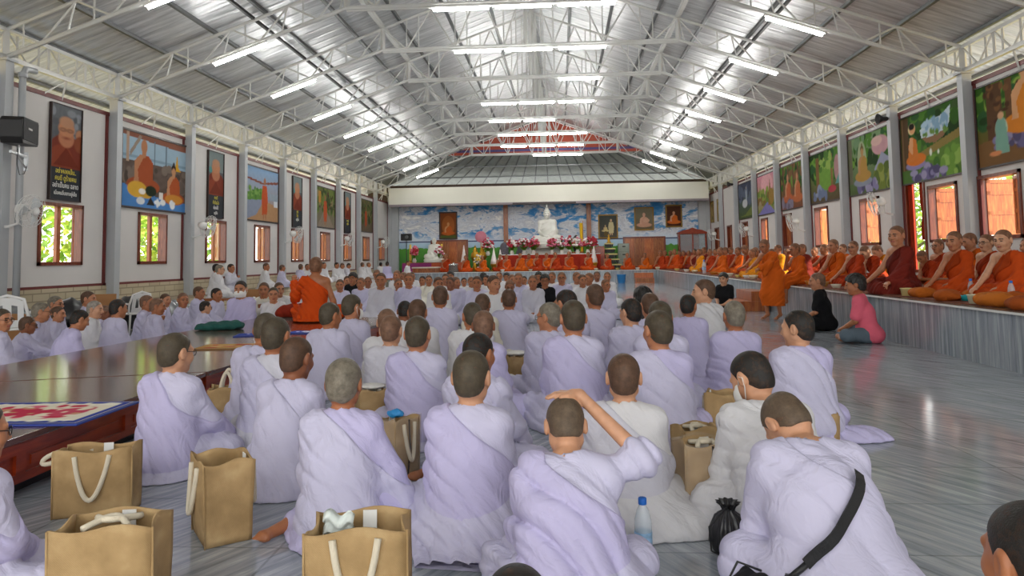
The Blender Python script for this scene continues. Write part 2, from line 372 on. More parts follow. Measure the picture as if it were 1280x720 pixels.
# side walls with window openings
def wall_holes(x0, x1, ya, yb, za, zb, holes, mi=0, mb=None):
    """a wall in the YZ plane from ya..yb with rectangular openings (y0,y1,z0,z1)"""
    b = mb or MB(); ys = sorted({ya, yb, *[h[0] for h in holes], *[h[1] for h in holes]})
    for a, c in zip(ys, ys[1:]):
        h = [q for q in holes if q[0] <= a + 1e-6 and q[1] >= c - 1e-6]
        if not h: b.box((x0, a, za), (x1, c, zb), mi)
        else:
            if h[0][2] > za: b.box((x0, a, za), (x1, c, h[0][2]), mi)
            if h[0][3] < zb: b.box((x0, a, h[0][3]), (x1, c, zb), mi)
    return b
LW = [(12.08, 13.27, 1.2, 2.36)] + [(Y0 + DY * k + 1.0, Y0 + DY * k + 2.15, 1.2, 2.36) for k in range(0, 8)]
b = wall_holes(XL - .25, XL - .1, -6, YB, .78, 4.3, LW)
struct(b.build('wall_left', M['wallpaint']))
struct(MB().box((XL - .3, -6, 0), (XL - .07, YB, .78)).build('wall_left_dado', M['brick']))
RWY = [12.0] + [Y0 + DY * k for k in range(0, 8)]
RW = [(Y0 - 1.35, Y0 - .05, 1.42, 2.62), (14.72, 15.85, 1.4, 2.62), (15.98, 16.85, .75, 2.85), (18.2, 19.35, 1.4, 2.62), (21.6, 22.7, 1.4, 2.62),
      (24.9, 25.9, 1.4, 2.62), (27.7, 28.6, 1.4, 2.62), (30.6, 31.6, 1.4, 2.62), (33.4, 34.3, 1.3, 2.6), (36.0, 37.0, 1.3, 2.6)]
b = wall_holes(XR + .1, XR + .25, -6, YB, 0, 4.4, RW)
struct(b.build('wall_right', M['wallpaint']))
# dark red strips round each wall panel
for side, x in (('left', XL - .1), ('right', XR + .1)):
    s = 1 if side == 'left' else -1; b = MB(); zt, zb = (4.3, .76) if s > 0 else (4.4, .62)
    b.box((x - .02, -6, zt - .02), (x + .02, YB, zt + .06)); b.box((x - .02, -6, zb), (x + .02, YB, zb + .07))
    for k in range(-3, 9):
        y = Y0 + DY * k; b.box((x - .02, y - .2, zb), (x + .02, y - .12, zt)); b.box((x - .02, y + .12, zb), (x + .02, y + .18, zt))
    struct(b.build('trim_' + side, M['redtrim']))
struct(MB().box((-10.5, YB, 0), (9.5, YB + .15, 5.3)).build('wall_back', mat('gap_shade_back_wall', hx('4a3a30'), .8)))  # dark brown stands in for the shade in the gap above the fascia
struct(MB().box((-8.75, YB - .05, .6), (7.4, YB, 4.15)).build('wall_back_mural', M['mural']))
b = MB(); b.box((XL, YB - .35, 0), (-8.75, YB, 4.2)); struct(b.build('column_back', M['column'])); struct(MB().box((7.4, YB - .35, .6), (XR, YB, 4.2)).build('column_back', M['column']))
b = MB(); b.box((-8.95, 36.9, 4.13), (7.7, 37.35, 5.0), 0); b.box((-8.95, 36.88, 4.02), (7.7, 37.4, 4.13), 1); struct(b.build('beam_fascia', [M['fascia'], mat('mauve_trim', hx('8f858a'), .6)]))
struct(MB().box((-2.4, 36.86, 4.02), (.9, 36.9, 4.1)).build('trim_track', M['darkframe']))
for i, x in enumerate((-2.87, 1.6)): struct(MB().box((x - .12, YB - .32, .6), (x + .12, YB - .05, 4.2)).build('column_wood', M['cabwood']))
# columns
for k in range(-2, 9):
    for x, s in ((XL, 1), (XR, -1)):
        y = Y0 + DY * k; b = MB(); z0_ = 0 if s > 0 else .6; b.box((x - .09, y - .09, z0_), (x + .09, y + .09, 4.66)); b.box((x - .13, y - .13, 4.62), (x + .13, y + .13, 4.66)); b.box((x - .14, y - .14, z0_), (x + .14, y + .14, z0_ + .03))
        struct(b.build('column', M['column']))
# roof trusses
TW = 8.54
def top(x): return 8.28 - .365 * abs(x - XM)
def bot(x): d = abs(x - XM); return 6.42 if d < 3.63 else 6.42 - (d - 3.63) * .3523
def truss_mesh():
    b = MB()
    for s in (-1, 1):
        X = lambda d: XM + s * d
        b.bar((X(TW), 0, top(X(TW))), (X(0), 0, top(XM)), .035, 6); b.bar((X(TW), 0, bot(X(TW))), (X(3.63), 0, 6.42), .042, 6)
        b.bar((X(TW), 0, bot(X(TW)) - .02), (X(TW), 0, top(X(TW))), .05, 4)
        b.bar((X(3.63), 0, 6.42), (X(3.63), 0, top(X(3.63))), .045, 4)
        n = 4; L = (TW - 3.63) / n
        for i in range(n):
            d0 = TW - i * L; dm = d0 - L * .5; d1 = d0 - L; q = .02
            b.bar((X(d0 - .0), 0, top(X(d0))), (X(dm), 0, bot(X(dm))), q, 5); b.bar((X(dm), 0, bot(X(dm))), (X(d1), 0, top(X(d1))), q, 5)
            b.bar((X(d0 - L * .25), 0, bot(X(d0 - L * .25))), (X(d0 - L * .25), 0, top(X(d0 - L * .25))), q * .8, 5)
            b.bar((X(d1 + L * .12), 0, bot(X(d1 + L * .12))), (X(d1 + .02), 0, top(X(d1))), q * .8, 5)
        n = 3; L = 3.63 / n
        for i in range(n):
            d0 = 3.63 - i * L; dm = d0 - L * .5; d1 = d0 - L; q = .02
            b.bar((X(d0), 0, top(X(d0))), (X(dm), 0, 6.42), q, 5); b.bar((X(dm), 0, 6.42), (X(d1), 0, top(X(d1))), q, 5)
            b.bar((X(dm), 0, 6.42), (X(dm), 0, top(X(dm))), q * .8, 5); b.bar((X(dm - .3), 0, 6.42), (X(dm - .3), 0, top(X(dm - .3))), q * .8, 5)
    b.bar((XM - 3.63, 0, 6.42), (XM + 3.63, 0, 6.42), .042, 6); b.bar((XM - 3.63, 0, 6.36), (XM + 3.63, 0, 6.36), .025, 6)
    b.bar((XM - .07, 0, 6.42), (XM - .07, 0, 8.26), .035, 4); b.bar((XM + .07, 0, 6.42), (XM + .07, 0, 8.26), .035, 4)
    return b.mesh('roof_beam', M['steel'])
tm = truss_mesh()
for k in range(-3, 8):
    o = link('beam_roof_truss', tm, loc=(0, Y0 + DY * k, 0)); struct(o)
def eave(x, s):
    b = MB(); ya, yb = Y0 - 4 * DY, Y0 + 8 * DY
    b.bar((x, ya, 4.69), (x, yb, 4.69), .04, 4); b.bar((x, ya, 5.16), (x, yb, 5.16), .035, 4)
    n = 3; L = DY / n
    for k in range(-4, 8):
        for i in range(n):
            y = Y0 + k * DY + i * L
            b.bar((x, y, 5.16), (x, y + L * .5, 4.69), .02, 5); b.bar((x, y + L * .5, 4.69), (x, y + L, 5.16), .02, 5)
            b.bar((x, y + L * .25, 4.69), (x, y + L * .25, 5.16), .018, 4); b.bar((x, y + L * .75, 4.69), (x, y + L * .75, 5.16), .018, 4)
            b.bar((x, y, 4.69), (x, y, 5.16), .022, 4)
        ym = Y0 + (k + .5) * DY
        b.bar((x - s * .1, ym, 4.3), (x, ym, 4.69), .015, 4); b.bar((x - s * .1, ym - .5, 4.3), (x, ym, 4.69), .012, 4)
    return b
struct(eave(XL, 1).build('beam_eave_left', M['steel'])); struct(eave(XR, -1).build('beam_eave_right', M['steel']))
b = MB()
for x in (XM - 3.63, XM + 3.63): b.bar((x, -6, top(x) + .05), (x, 36, top(x) + .05), .05, 4)
b.bar((XM, -6, 8.3), (XM, 36, 8.3), .05, 4)
struct(b.build('beam_ridge', M['steel']))
b = MB()
for x in (XM - 5.6, XM + 5.4): b.bar((x, 2, top(x) + .03), (x, 36, top(x) + .03), .03, 4)
struct(b.build('beam_tie_rods', M['tie']))

# fluorescent lamps: a housing with a lit tube
tube_me = MB().bar((-.57, 0, 0), (.57, 0, 0), .034, 10).mesh('tube', M['tube'])
cap_me = MB().cbox((0, 0, .04), (1.22, .06, .035)).mesh('housing', M['white'])
def lamp(x, k, label, group, n=0):
    y = Y0 + DY * k; d = abs(x - XM); s = 1 if x > XM else -1
    z = bot(x) - .1; rot = (0, 0, 0) if d < 3.6 else (0, s * math.atan(.3523), 0)
    o = empty('ceiling_lamp', (x, y, z), 0, label, 'lamp', group); o.rotation_euler = rot
    link('housing', cap_me, o); link('tube', tube_me, o, (0, 0, -.01))
    return o
ORD = ['first', 'second', 'third', 'fourth', 'fifth', 'sixth', 'seventh', 'eighth', 'ninth', 'tenth', 'eleventh', 'twelfth']
mid = {0: (538, 653, 770), 1: (597, 661, 728), 2: (724,), 3: (624, 671, 720), 4: (631, 674), 5: (640, 678, 716), 6: (642, 678, 713), 7: (681, 714)}
yy = {0: 6, 1: 60, 2: 97, 3: 127, 4: 150, 5: 165, 6: 180, 7: 193}
WHICH = {1: ['the only tube'], 2: ['western tube', 'eastern tube'], 3: ['western tube', 'middle tube', 'eastern tube']}
mid[0] = (576, 654, 733)
for k, xs in mid.items():
    for i, px in enumerate(xs):
        p = at(px, yy[k], Y=Y0 + DY * k)
        lamp(p.x, k, 'lit fluorescent tube on the %s roof tie, %s' % (ORD[k], WHICH[len(xs)][i].replace('western', 'left').replace('eastern', 'right')), 'fluorescent tubes on the roof ties')
for k in range(-1, 8):
    lamp(-6.55 if k >= 0 else -6.2, k, 'lit slanting fluorescent tube, %s along the left roof slope' % ORD[k + 1], 'fluorescent tubes down the roof slopes')
    if k >= 0: lamp(4.72, k, 'lit slanting fluorescent tube, %s along the right roof slope' % ORD[k], 'fluorescent tubes down the roof slopes')

# windows: timber frame, two shutters with panels standing open outwards
def shutter(w, h, parent, hinge, ang, y0, z0, out, back=False):
    """leaf of width w hinged at hinge (y), swung by ang outward"""
    b = MB(); t = .035
    b.box((-t / 2, 0, 0), (t / 2, .07, h)); b.box((-t / 2, w - .07, 0), (t / 2, w, h))
    for z in (0, h * .36, h * .72, h - .07): b.box((-t / 2, 0, z), (t / 2, w, z + .07))
    b.box((-t / 6, .05, .05), (t / 6, w - .05, h - .05))
    o = b.build('shutter', M['teak'], parent, (out * .05, hinge, z0 + .02)); o.rotation_euler = (0, 0, ang); return o
def window(n, x, s, y0, y1, z0, z1, angs, label):
    o = empty('window_%d' % n, (x, (y0 + y1) / 2, z0)); struct(o); o['label'] = label
    b = MB(); f = .065
    for a in ((y0, y0 + f), (y1 - f, y1)): b.box((x - .1, a[0], z0), (x + .1, a[1], z1))
    for a in ((z0, z0 + f), (z1 - f, z1)): b.box((x - .1, y0, a[0]), (x + .1, y1, a[1]))
    if s > 0: b.box((x - .03, (y0 + y1) / 2 - .05, z0), (x + .03, (y0 + y1) / 2 + .05, z1), 1)
    q = b.build('frame', [M['teakframe'], M['teak']], o); q.location = (-x, -(y0 + y1) / 2, -z0)
    w_ = (y1 - y0) / 2 - f; h = z1 - z0 - 2 * f - .02
    for side, a in zip((0, 1), angs):
        if a is None: continue
        hy = y0 + f if side == 0 else y1 - f
        # angle measured from closed; leaves open away from the hall
        ang = (a if side == 0 else PI - a); ang = ang if s > 0 else -ang
        if s > 0: rz = a if side == 0 else PI - a
        else: rz = -a if side == 0 else PI + a
        shutter(w_, h, o, hy - (y0 + y1) / 2, rz, 0, f, -s)
    return o
for i, h in enumerate(LW):
    window(i + 1, XL - .17, 1, *h, (R(168), R(158 - 9 * i)), 'teak window with open shutters, %s along the white wall' % ORD[i])
RA = [(R(14), R(92)), (R(150), R(88)), None, (R(150), R(100)), (R(150), R(122)), (R(6), R(6)), (R(150), R(95)), (R(5), R(5)), (R(5), R(5)), (R(5), R(5))]
for i, h in enumerate(RW):
    window(i + 11, XR + .17, -1, *h, RA[i] or (None, None), 'timber window behind the seated monks, %s along the painted wall' % ORD[i])

# ------------------------------------------------------------------ figures: rounded fields grown into one continuous skin
def smin(a, b, k):
    h = np.maximum(k - np.abs(a - b), 0) / k
    return np.minimum(a, b) - h * h * k * .25

def surfnet(d, xs, ys, zs):
    s = d < 0; nx, ny, nz = d.shape
    c = s[:-1, :-1, :-1].astype(np.int8)
    cnt = np.zeros(c.shape, np.int8)
    for i in (0, 1):
        for j in (0, 1):
            for k in (0, 1): cnt += s[i:nx - 1 + i, j:ny - 1 + j, k:nz - 1 + k]
    I, J, K = np.nonzero((cnt > 0) & (cnt < 8))
    idx = np.full(c.shape, -1, np.int32); idx[I, J, K] = np.arange(len(I))
    acc = np.zeros((len(I), 3), np.float32); num = np.zeros(len(I), np.float32)
    ax = [np.asarray(q, np.float32) for q in (xs, ys, zs)]
    for a in range(3):
        o = [q for q in range(3) if q != a]
        for u in (0, 1):
            for v in (0, 1):
                p = [I.copy(), J.copy(), K.copy()]; p[o[0]] += u; p[o[1]] += v
                q = [x.copy() for x in p]; q[a] += 1
                d0 = d[p[0], p[1], p[2]]; d1 = d[q[0], q[1], q[2]]
                m = (d0 < 0) != (d1 < 0)
                t = np.where(m, d0 / np.where(m, d0 - d1, 1), 0)
                for e in range(3):
                    val = ax[e][p[e]] + (t * (ax[e][q[e]] - ax[e][p[e]]) if e == a else 0)
                    acc[:, e] += np.where(m, val, 0)
                num += m
    V = acc / num[:, None]
    F = []
    for a in range(3):
        o = [q for q in range(3) if q != a]
        sl0 = [slice(None)] * 3; sl1 = [slice(None)] * 3; sl0[a] = slice(0, -1); sl1[a] = slice(1, None)
        ch = s[tuple(sl0)] != s[tuple(sl1)]
        for q in o:
            z = [slice(None)] * 3; z[q] = 0; ch[tuple(z)] = False; z[q] = ch.shape[q] - 1; ch[tuple(z)] = False
        P = np.nonzero(ch); P = [q.astype(np.int32) for q in P]
        ins = s[P[0], P[1], P[2]]
        def cell(du, dv):
            q = [x.copy() for x in P]; q[o[0]] -= du; q[o[1]] -= dv; return idx[q[0], q[1], q[2]]
        quad = np.stack([cell(1, 1), cell(0, 1), cell(0, 0), cell(1, 0)], 1)
        flip = ins if a != 1 else ~ins
        quad[~flip] = quad[~flip][:, ::-1]
        F.append(quad)
    F = np.concatenate(F); F = F[(F >= 0).all(1)]
    return V, F

def np_mesh(name, V, F, mats, mi=None):
    me = bpy.data.meshes.new(name); me.vertices.add(len(V)); me.vertices.foreach_set('co', np.ascontiguousarray(V, np.float32).ravel())
    me.loops.add(F.size); me.loops.foreach_set('vertex_index', np.ascontiguousarray(F, np.int32).ravel())
    me.polygons.add(len(F)); me.polygons.foreach_set('loop_start', np.arange(0, F.size, 4, dtype=np.int32))
    for m in mats: me.materials.append(m)
    if mi is not None: me.polygons.foreach_set('material_index', mi.astype(np.int32))
    me.polygons.foreach_set('use_smooth', np.ones(len(F), bool))
    me.update(calc_edges=True); return me

class Field:
    def __init__(s, xs, ys, zs):
        s.ax = [np.asarray(q, np.float32) for q in (xs, ys, zs)]; s.d = np.full([len(q) for q in s.ax], 1.0, np.float32)
    def block(s, lo, hi, m=.07):
        sl = tuple(slice(max(0, int(np.searchsorted(a, l - m))), min(len(a), int(np.searchsorted(a, h + m)) + 1)) for a, l, h in zip(s.ax, lo, hi))
        return sl, s.ax[0][sl[0]][:, None, None], s.ax[1][sl[1]][None, :, None], s.ax[2][sl[2]][None, None, :]
    def put(s, sl, e, k, sub=False):
        if s.d[sl].size == 0: return
        s.d[sl] = -smin(-s.d[sl], e, k) if sub else smin(s.d[sl], e, k)
    def cap(s, a, b, ra, rb=None, k=.03, sx=1, sy=1, sub=False):
        rb = ra if rb is None else rb; a = np.asarray(a, float); b = np.asarray(b, float); r = max(ra, rb)
        rr = np.array([r * sx, r * sy, r])
        sl, x, y, z = s.block(np.minimum(a, b) - rr, np.maximum(a, b) + rr)
        x = (x - a[0]) / sx; y = (y - a[1]) / sy; z = z - a[2]; q = (b - a) / np.array([sx, sy, 1]); n = max(q @ q, 1e-9)
        t = np.clip((x * q[0] + y * q[1] + z * q[2]) / n, 0, 1)
        e = np.sqrt((x - t * q[0]) ** 2 + (y - t * q[1]) ** 2 + (z - t * q[2]) ** 2) - (ra + (rb - ra) * t)
        s.put(sl, e.astype(np.float32), k, sub); return s
    def ell(s, c, r, k=.03, M3=None, sub=False):
        c = np.asarray(c, float); r = np.asarray(r, float); R_ = r if M3 is None else np.full(3, r.max())
        sl, x, y, z = s.block(c - R_, c + R_); x = x - c[0]; y = y - c[1]; z = z - c[2]
        if M3 is not None: x, y, z = (x * M3[0][i] + y * M3[1][i] + z * M3[2][i] for i in range(3))
        s.put(sl, ell_d(x, y, z, (0, 0, 0), r).astype(np.float32), k, sub); return s

def ell_d(x, y, z, c, r):
    x, y, z = (x - c[0]) / r[0], (y - c[1]) / r[1], (z - c[2]) / r[2]
    k0 = np.sqrt(x * x + y * y + z * z); k1 = np.sqrt((x / r[0]) ** 2 + (y / r[1]) ** 2 + (z / r[2]) ** 2) + 1e-9
    return k0 * (k0 - 1) / k1
def cap_d(x, y, z, a, b, ra, rb=None):
    rb = ra if rb is None else rb; q = [b[i] - a[i] for i in range(3)]; n = sum(i * i for i in q) + 1e-12
    x, y, z = x - a[0], y - a[1], z - a[2]; t = np.clip((x * q[0] + y * q[1] + z * q[2]) / n, 0, 1)
    return np.sqrt((x - t * q[0]) ** 2 + (y - t * q[1]) ** 2 + (z - t * q[2]) ** 2) - (ra + (rb - ra) * t)

def head_d(x, y, z, fat=0.0):
    a = np.abs(x)
    d = ell_d(x, y, z, (0, -.012, .03), (.076, .097, .085))
    d = smin(d, ell_d(x, y, z, (0, -.04, -.03), (.060, .060, .062)), .03)
    d = smin(d, ell_d(x, y, z, (0, .03, -.038), (.058 + fat, .064, .080)), .04)
    d = smin(d, cap_d(a, y, z, (.047 + fat, .0, -.062), (.012, .066, -.096), .019), .03)
    d = smin(d, ell_d(a, y, z, (.040, .062, -.028), (.024 + fat, .022, .024)), .03)
    d = smin(d, cap_d(a, y, z, (.014, .089, .022), (.046, .074, .022), .010), .015)
    d = -smin(-d, ell_d(a, y, z, (.031, .101, .004), (.018, .017, .011)), .012)
    d = smin(d, ell_d(a, y, z, (.031, .079, .003), (.0145, .0125, .0085)), .004)
    d = smin(d, cap_d(x, y, z, (0, .092, .014), (0, .111, -.029), .0075, .0125), .014)
    d = smin(d, ell_d(a, y, z, (.0125, .100, -.033), (.009, .010, .008)), .008)
    d = smin(d, cap_d(a, y, z, (0, .095, -.056), (.02, .086, -.057), .0065, .005), .006)
    d = smin(d, cap_d(a, y, z, (0, .093, -.068), (.016, .086, -.066), .0075, .005), .006)
    ear = ell_d(a, y, z, (.080, -.010, -.004), (.0115, .021, .034))
    ear = -smin(-ear, ell_d(a, y, z, (.092, -.004, .0), (.008, .011, .02)), .006)
    return smin(d, ear, .009)

HLINE = ([-.2, -.08, -.05, -.02, .0, .012, .03, .045, .06, .08, .2], [-.088, -.082, -.07, -.03, -.022, -.02, .03, .048, .068, .085, .13])
def hair_mesh(kind, h=.0045):
    t = {'stubble': .0028, 'short': .008, 'full': .018, 'tail': .016, 'long': .018}[kind]
    L = -.26 if kind == 'long' else -.12
    xs = np.arange(-.125, .126, h); ys = np.arange(-.18, .14, h); zs = np.arange(L, .15, h)
    x, y, z = (np.asarray(q, np.float32) for q in (xs[:, None, None], ys[None, :, None], zs[None, None, :]))
    d = ell_d(x, y, z, (0, -.012, .03), (.076, .097, .085)); d = smin(d, ell_d(x, y, z, (0, -.04, -.03), (.060, .060, .062)), .03)
    d = smin(d, ell_d(x, y, z, (0, .03, -.038), (.058, .064, .080)), .04) - t
    if kind in ('full', 'tail', 'long'):
        d = d - .003 * np.sin(110 * x + 60 * z + 2 * np.sin(40 * y)) * np.sin(85 * y + 50 * z) - .003 * np.sin(150 * x + 90 * y) * (z > .03)
    g = z - np.interp(y, HLINE[0], HLINE[1]).astype(np.float32) + (0 if kind == 'stubble' else .008 * np.sin(70 * x))
    if kind in ('full', 'tail', 'long'): g = g + .03 * np.clip((y - .03) / .04, 0, 1)
    # leave the ears clear
    d = np.maximum(d, -g * .8) + 0 * x; d = np.maximum(d, -(np.sqrt((np.abs(x) - .08) ** 2 + (y + .008) ** 2 + (z + .012) ** 2) - .030))
    if kind == 'tail': d = np.minimum(d, cap_d(x, y, z, (0, -.11, .03), (0, -.135, -.10), .028, .012))
    if kind == 'long':
        d = smin(d, cap_d(x * .7, y, z, (0, -.075, -.02), (0, -.09, -.24), .055, .045), .03)
    V, F = surfnet(d.astype(np.float32), xs, ys, zs)
    return np_mesh('hair', V, F, [M['hair_' + ('cut' if kind in ('stubble', 'short') else 'long')]])

def m_skin():
    m, n, l, b = nodes('skin'); oi = n.new('ShaderNodeObjectInfo'); v = coords(n, l)
    f = noise(n, l, v, 22, 3); r = ramp(n, [(.3, (.86, .82, .80)), (.7, (1.06, 1.03, 1.0))]); l.new(f, r.inputs[0])
    mx = n.new('ShaderNodeMix'); mx.data_type = 'RGBA'; mx.blend_type = 'MULTIPLY'; mx.inputs[0].default_value = 1
    l.new(oi.outputs['Color'], mx.inputs[6]); l.new(r.outputs[0], mx.inputs[7]); l.new(mx.outputs[2], b.inputs['Base Color'])
    b.inputs['Roughness'].default_value = .5; b.inputs['Subsurface Weight'].default_value = .0; return m
def m_hair(name, rough, bs, amp):
    m, n, l, b = nodes(name); oi = n.new('ShaderNodeObjectInfo'); v = coords(n, l)
    f = noise(n, l, v, 30, 5, .7); r = ramp(n, [(.3, (.6,) * 3), (.7, (1.35,) * 3)]); l.new(f, r.inputs[0])
    mx = n.new('ShaderNodeMix'); mx.data_type = 'RGBA'; mx.blend_type = 'MULTIPLY'; mx.inputs[0].default_value = 1
    l.new(oi.outputs['Color'], mx.inputs[6]); l.new(r.outputs[0], mx.inputs[7]); l.new(mx.outputs[2], b.inputs['Base Color'])
    b.inputs['Roughness'].default_value = rough; bump(n, l, b, noise(n, l, v, bs, 4), amp, .004)
    if name == 'cropped_hair':                           # sparse stubble lets some scalp through
        g = noise(n, l, v, 26, 4, .7); q = ramp(n, [(.3, (.74,) * 3), (.7, (1,) * 3)]); l.new(g, q.inputs[0]); l.new(q.outputs[0], b.inputs['Alpha'])
    return m
M['skin'] = m_skin(); M['hair_cut'] = m_hair('cropped_hair', .6, 260, .5); M['hair_long'] = m_hair('glossy_hair', .5, 140, .9)
M['feature'] = mat('brow_and_eye', hx('241712'), .4); M['lip'] = mat('lips', hx('9a5044'), .5)

HS = 1.10      # head size
def rot3(yaw=0, pitch=0, roll=0):
    """columns are the head's right, forward and up axes; pitch > 0 bows"""
    return np.array((Euler((0, 0, yaw)).to_matrix() @ Euler((-pitch, 0, 0)).to_matrix() @ Euler((0, roll, 0)).to_matrix()))

def axis(lo, hi, h, flo=None, fhi=None, fh=None):
    if flo is None: return np.arange(lo, hi + h, h)
    return np.concatenate([np.arange(lo, flo, h), np.arange(flo, fhi, fh), np.arange(fhi, hi + h, h)])

LOD = {'near': (.0085, .0048, .012), 'mid': (.0125, .0060, .016), 'far': (.017, .0072, .021)}

def skeleton(P):
    """joint positions of a seated (or standing) figure facing +Y"""
    J = {}; lean, tw = P.get('lean', .08), P.get('side', 0.0); legs = P.get('legs', 'cross')
    z0 = {'cross': .11, 'side': .12, 'kneel': .22, 'edge': .11, 'stand': .88}[legs]
    hip = np.array([0, P.get('hipy', 0), z0]); up = lambda a, b=1.0: np.array([math.sin(tw * b), math.sin(a) * math.cos(tw * b), math.cos(a) * math.cos(tw * b)])
    J['hip'] = hip; J['chest'] = hip + up(lean * .7) * .26; J['sh'] = J['chest'] + up(lean * 1.25) * .17; J['neck'] = J['sh'] + up(lean * 1.4) * .045
    hp = P.get('bow', .05) + lean * .6; J['hp'] = P.get('bow', .05) + lean * .5; J['head'] = J['neck'] + up(hp) * .158 + np.array([0, .012, 0])
    J['HR'] = rot3(P.get('turn', 0), J['hp'], P.get('roll', 0))
    w = P.get('w', .9); fx = np.array([1, 0, 0]); J['shl'] = J['sh'] - fx * .148 * w; J['shr'] = J['sh'] + fx * .148 * w
    J['shl'][2] -= .012; J['shr'][2] -= .012
    S_ = J['sh']
    arms = P.get('arms', 'lap'); arms = arms if isinstance(arms, tuple) else (arms, arms)
    for s, nm, a in ((-1, 'l', arms[0]), (1, 'r', arms[1])):
        sh = J['sh' + nm]
        if a == 'lap': el = sh + [s * .035, .05, -.245]; wr = hip + [s * .07, .27, .06]; hd = [-s * .8, .4, -.15]
        elif a == 'knee': el = sh + [s * .06, .12, -.22]; wr = hip + [s * .20, .33, .06]; hd = [s * .1, .8, -.4]
        elif a == 'pray': el = sh + [s * .07, .09, -.22]; wr = S_ + [s * .03, .26, -.13]; hd = [-s * .05, .35, .9]
        elif a == 'fwd': el = sh + [s * .03, .2, -.17]; wr = sh + [s * -.02, .42, -.24]; hd = [0, .9, -.3]
        elif a == 'raise': el = sh + [s * .15, .10, -.20]; wr = sh + [s * .22, .24, -.02]; hd = [s * .05, .35, .9]
        elif a == 'hang': el = sh + [s * .10, .0, -.26]; wr = sh + [s * .14, .10, -.47]; hd = [0, .35, -.9]
        elif a == 'mouth': el = sh + [s * .08, .15, -.2]; wr = J['head'] + [s * .05, .15, -.13]; hd = [-s * .4, -.1, .8]
        elif a == 'head': el = sh + [s * .18, .03, .05]; wr = J['head'] + J['HR'] @ np.array([s * .07, -.055, .128]); hd = J['HR'] @ np.array([-s * 1, .02, .12])
        elif a == 'floor': el = sh + [s * .12, .03, -.24]; wr = np.array([s * .34 + hip[0], .1, .07]); hd = [s * .3, .5, -.5]
        J['el' + nm], J['wr' + nm], J['hd' + nm] = np.asarray(el, float), np.asarray(wr, float), np.asarray(hd, float) / np.linalg.norm(hd)
    for s, nm in ((-1, 'l'), (1, 'r')):
        h = hip + [s * .095, .02, -.005]
        if legs == 'cross': kn = [s * .29, .21, .11]; an = [-s * .06, .30 + .03 * s, .065]; to = [-s * .17, .25 + .03 * s, .045]
        elif legs == 'side': kn = [.33, .16, .10] if s > 0 else [.12, .36, .10]; an = [.04, .30, .055] if s > 0 else [-.27, .06, .05]; to = [-.06, .24, .04] if s > 0 else [-.36, -.07, .035]
        elif legs == 'kneel': kn = [s * .13, .36, .09]; an = [s * .10, -.06, .05]; to = [s * .09, -.17, .03]
        elif legs == 'edge': kn = [s * .11, .40, .12]; an = [s * .10, .42, -.34]; to = [s * .11, .54, -.39]
        else: kn = [s * .10, .05 + .1 * (s > 0), .49]; an = [s * .10, -.02 + .12 * (s > 0), .09]; to = [s * .11, .12 + .12 * (s > 0), .03]
        J['hp' + nm], J['kn' + nm], J['an' + nm], J['to' + nm] = h, np.asarray(kn, float), np.asarray(an, float), np.asarray(to, float)
    return J

def hand(f, wr, hd, s, big=1.0, curl=.5):
    """palm, four unequal fingers bent at the knuckles and a thumb off the palm's side"""
    d = hd; n = np.cross(d, [0, 0, 1.0]); n = n / (np.linalg.norm(n) + 1e-6) if np.linalg.norm(n) > .1 else np.array([1.0, 0, 0]); up = np.cross(n, d)
    side = n; pn = -up
    f.cap(wr, wr + d * .03, .024, .026, .015)
    for i, (o, L) in enumerate(((-.028, .060), (-.010, .070), (.009, .067), (.026, .052))):
        k0 = wr + d * .085 + side * o; f.cap(wr + d * .02 + side * o * .6, k0, .014, .0115, .012)
        k1 = k0 + (d * math.cos(curl) + pn * math.sin(curl)) * L * .55; k2 = k1 + (d * math.cos(curl * 2) + pn * math.sin(curl * 2)) * L * .45
        f.cap(k0, k1, .0098, .0088, .004); f.cap(k1, k2, .0088, .0078, .004)
    t0 = wr + d * .025 + side * .025 * -s; t1 = t0 + (d * .7 - side * s * .7) * .04; t2 = t1 + (d * .95 - side * s * .2) * .03
    f.cap(t0, t1, .013, .011, .008); f.cap(t1, t2, .0105, .009, .004)

def foot(f, a, b, lod):
    """heel, arch and a spread of toes"""
    d = (b - a) / (np.linalg.norm(b - a) + 1e-9); h = d * np.array([1, 1, 0]); h = h / (np.linalg.norm(h) + 1e-6); sd = np.array([-h[1], h[0], 0])
    f.cap(a - d * .02, b, .036, .026, .02); f.cap(b - sd * .022, b + sd * .022, .022, .022, .02)
    if lod == 'far': return
    for i in range(5): t = b + sd * (-.032 + .016 * i) + d * (.012 - .004 * abs(i - 1)); f.cap(t, t + d * (.030 - .003 * i), .0125 if i == 0 else .0095, .009, .005)

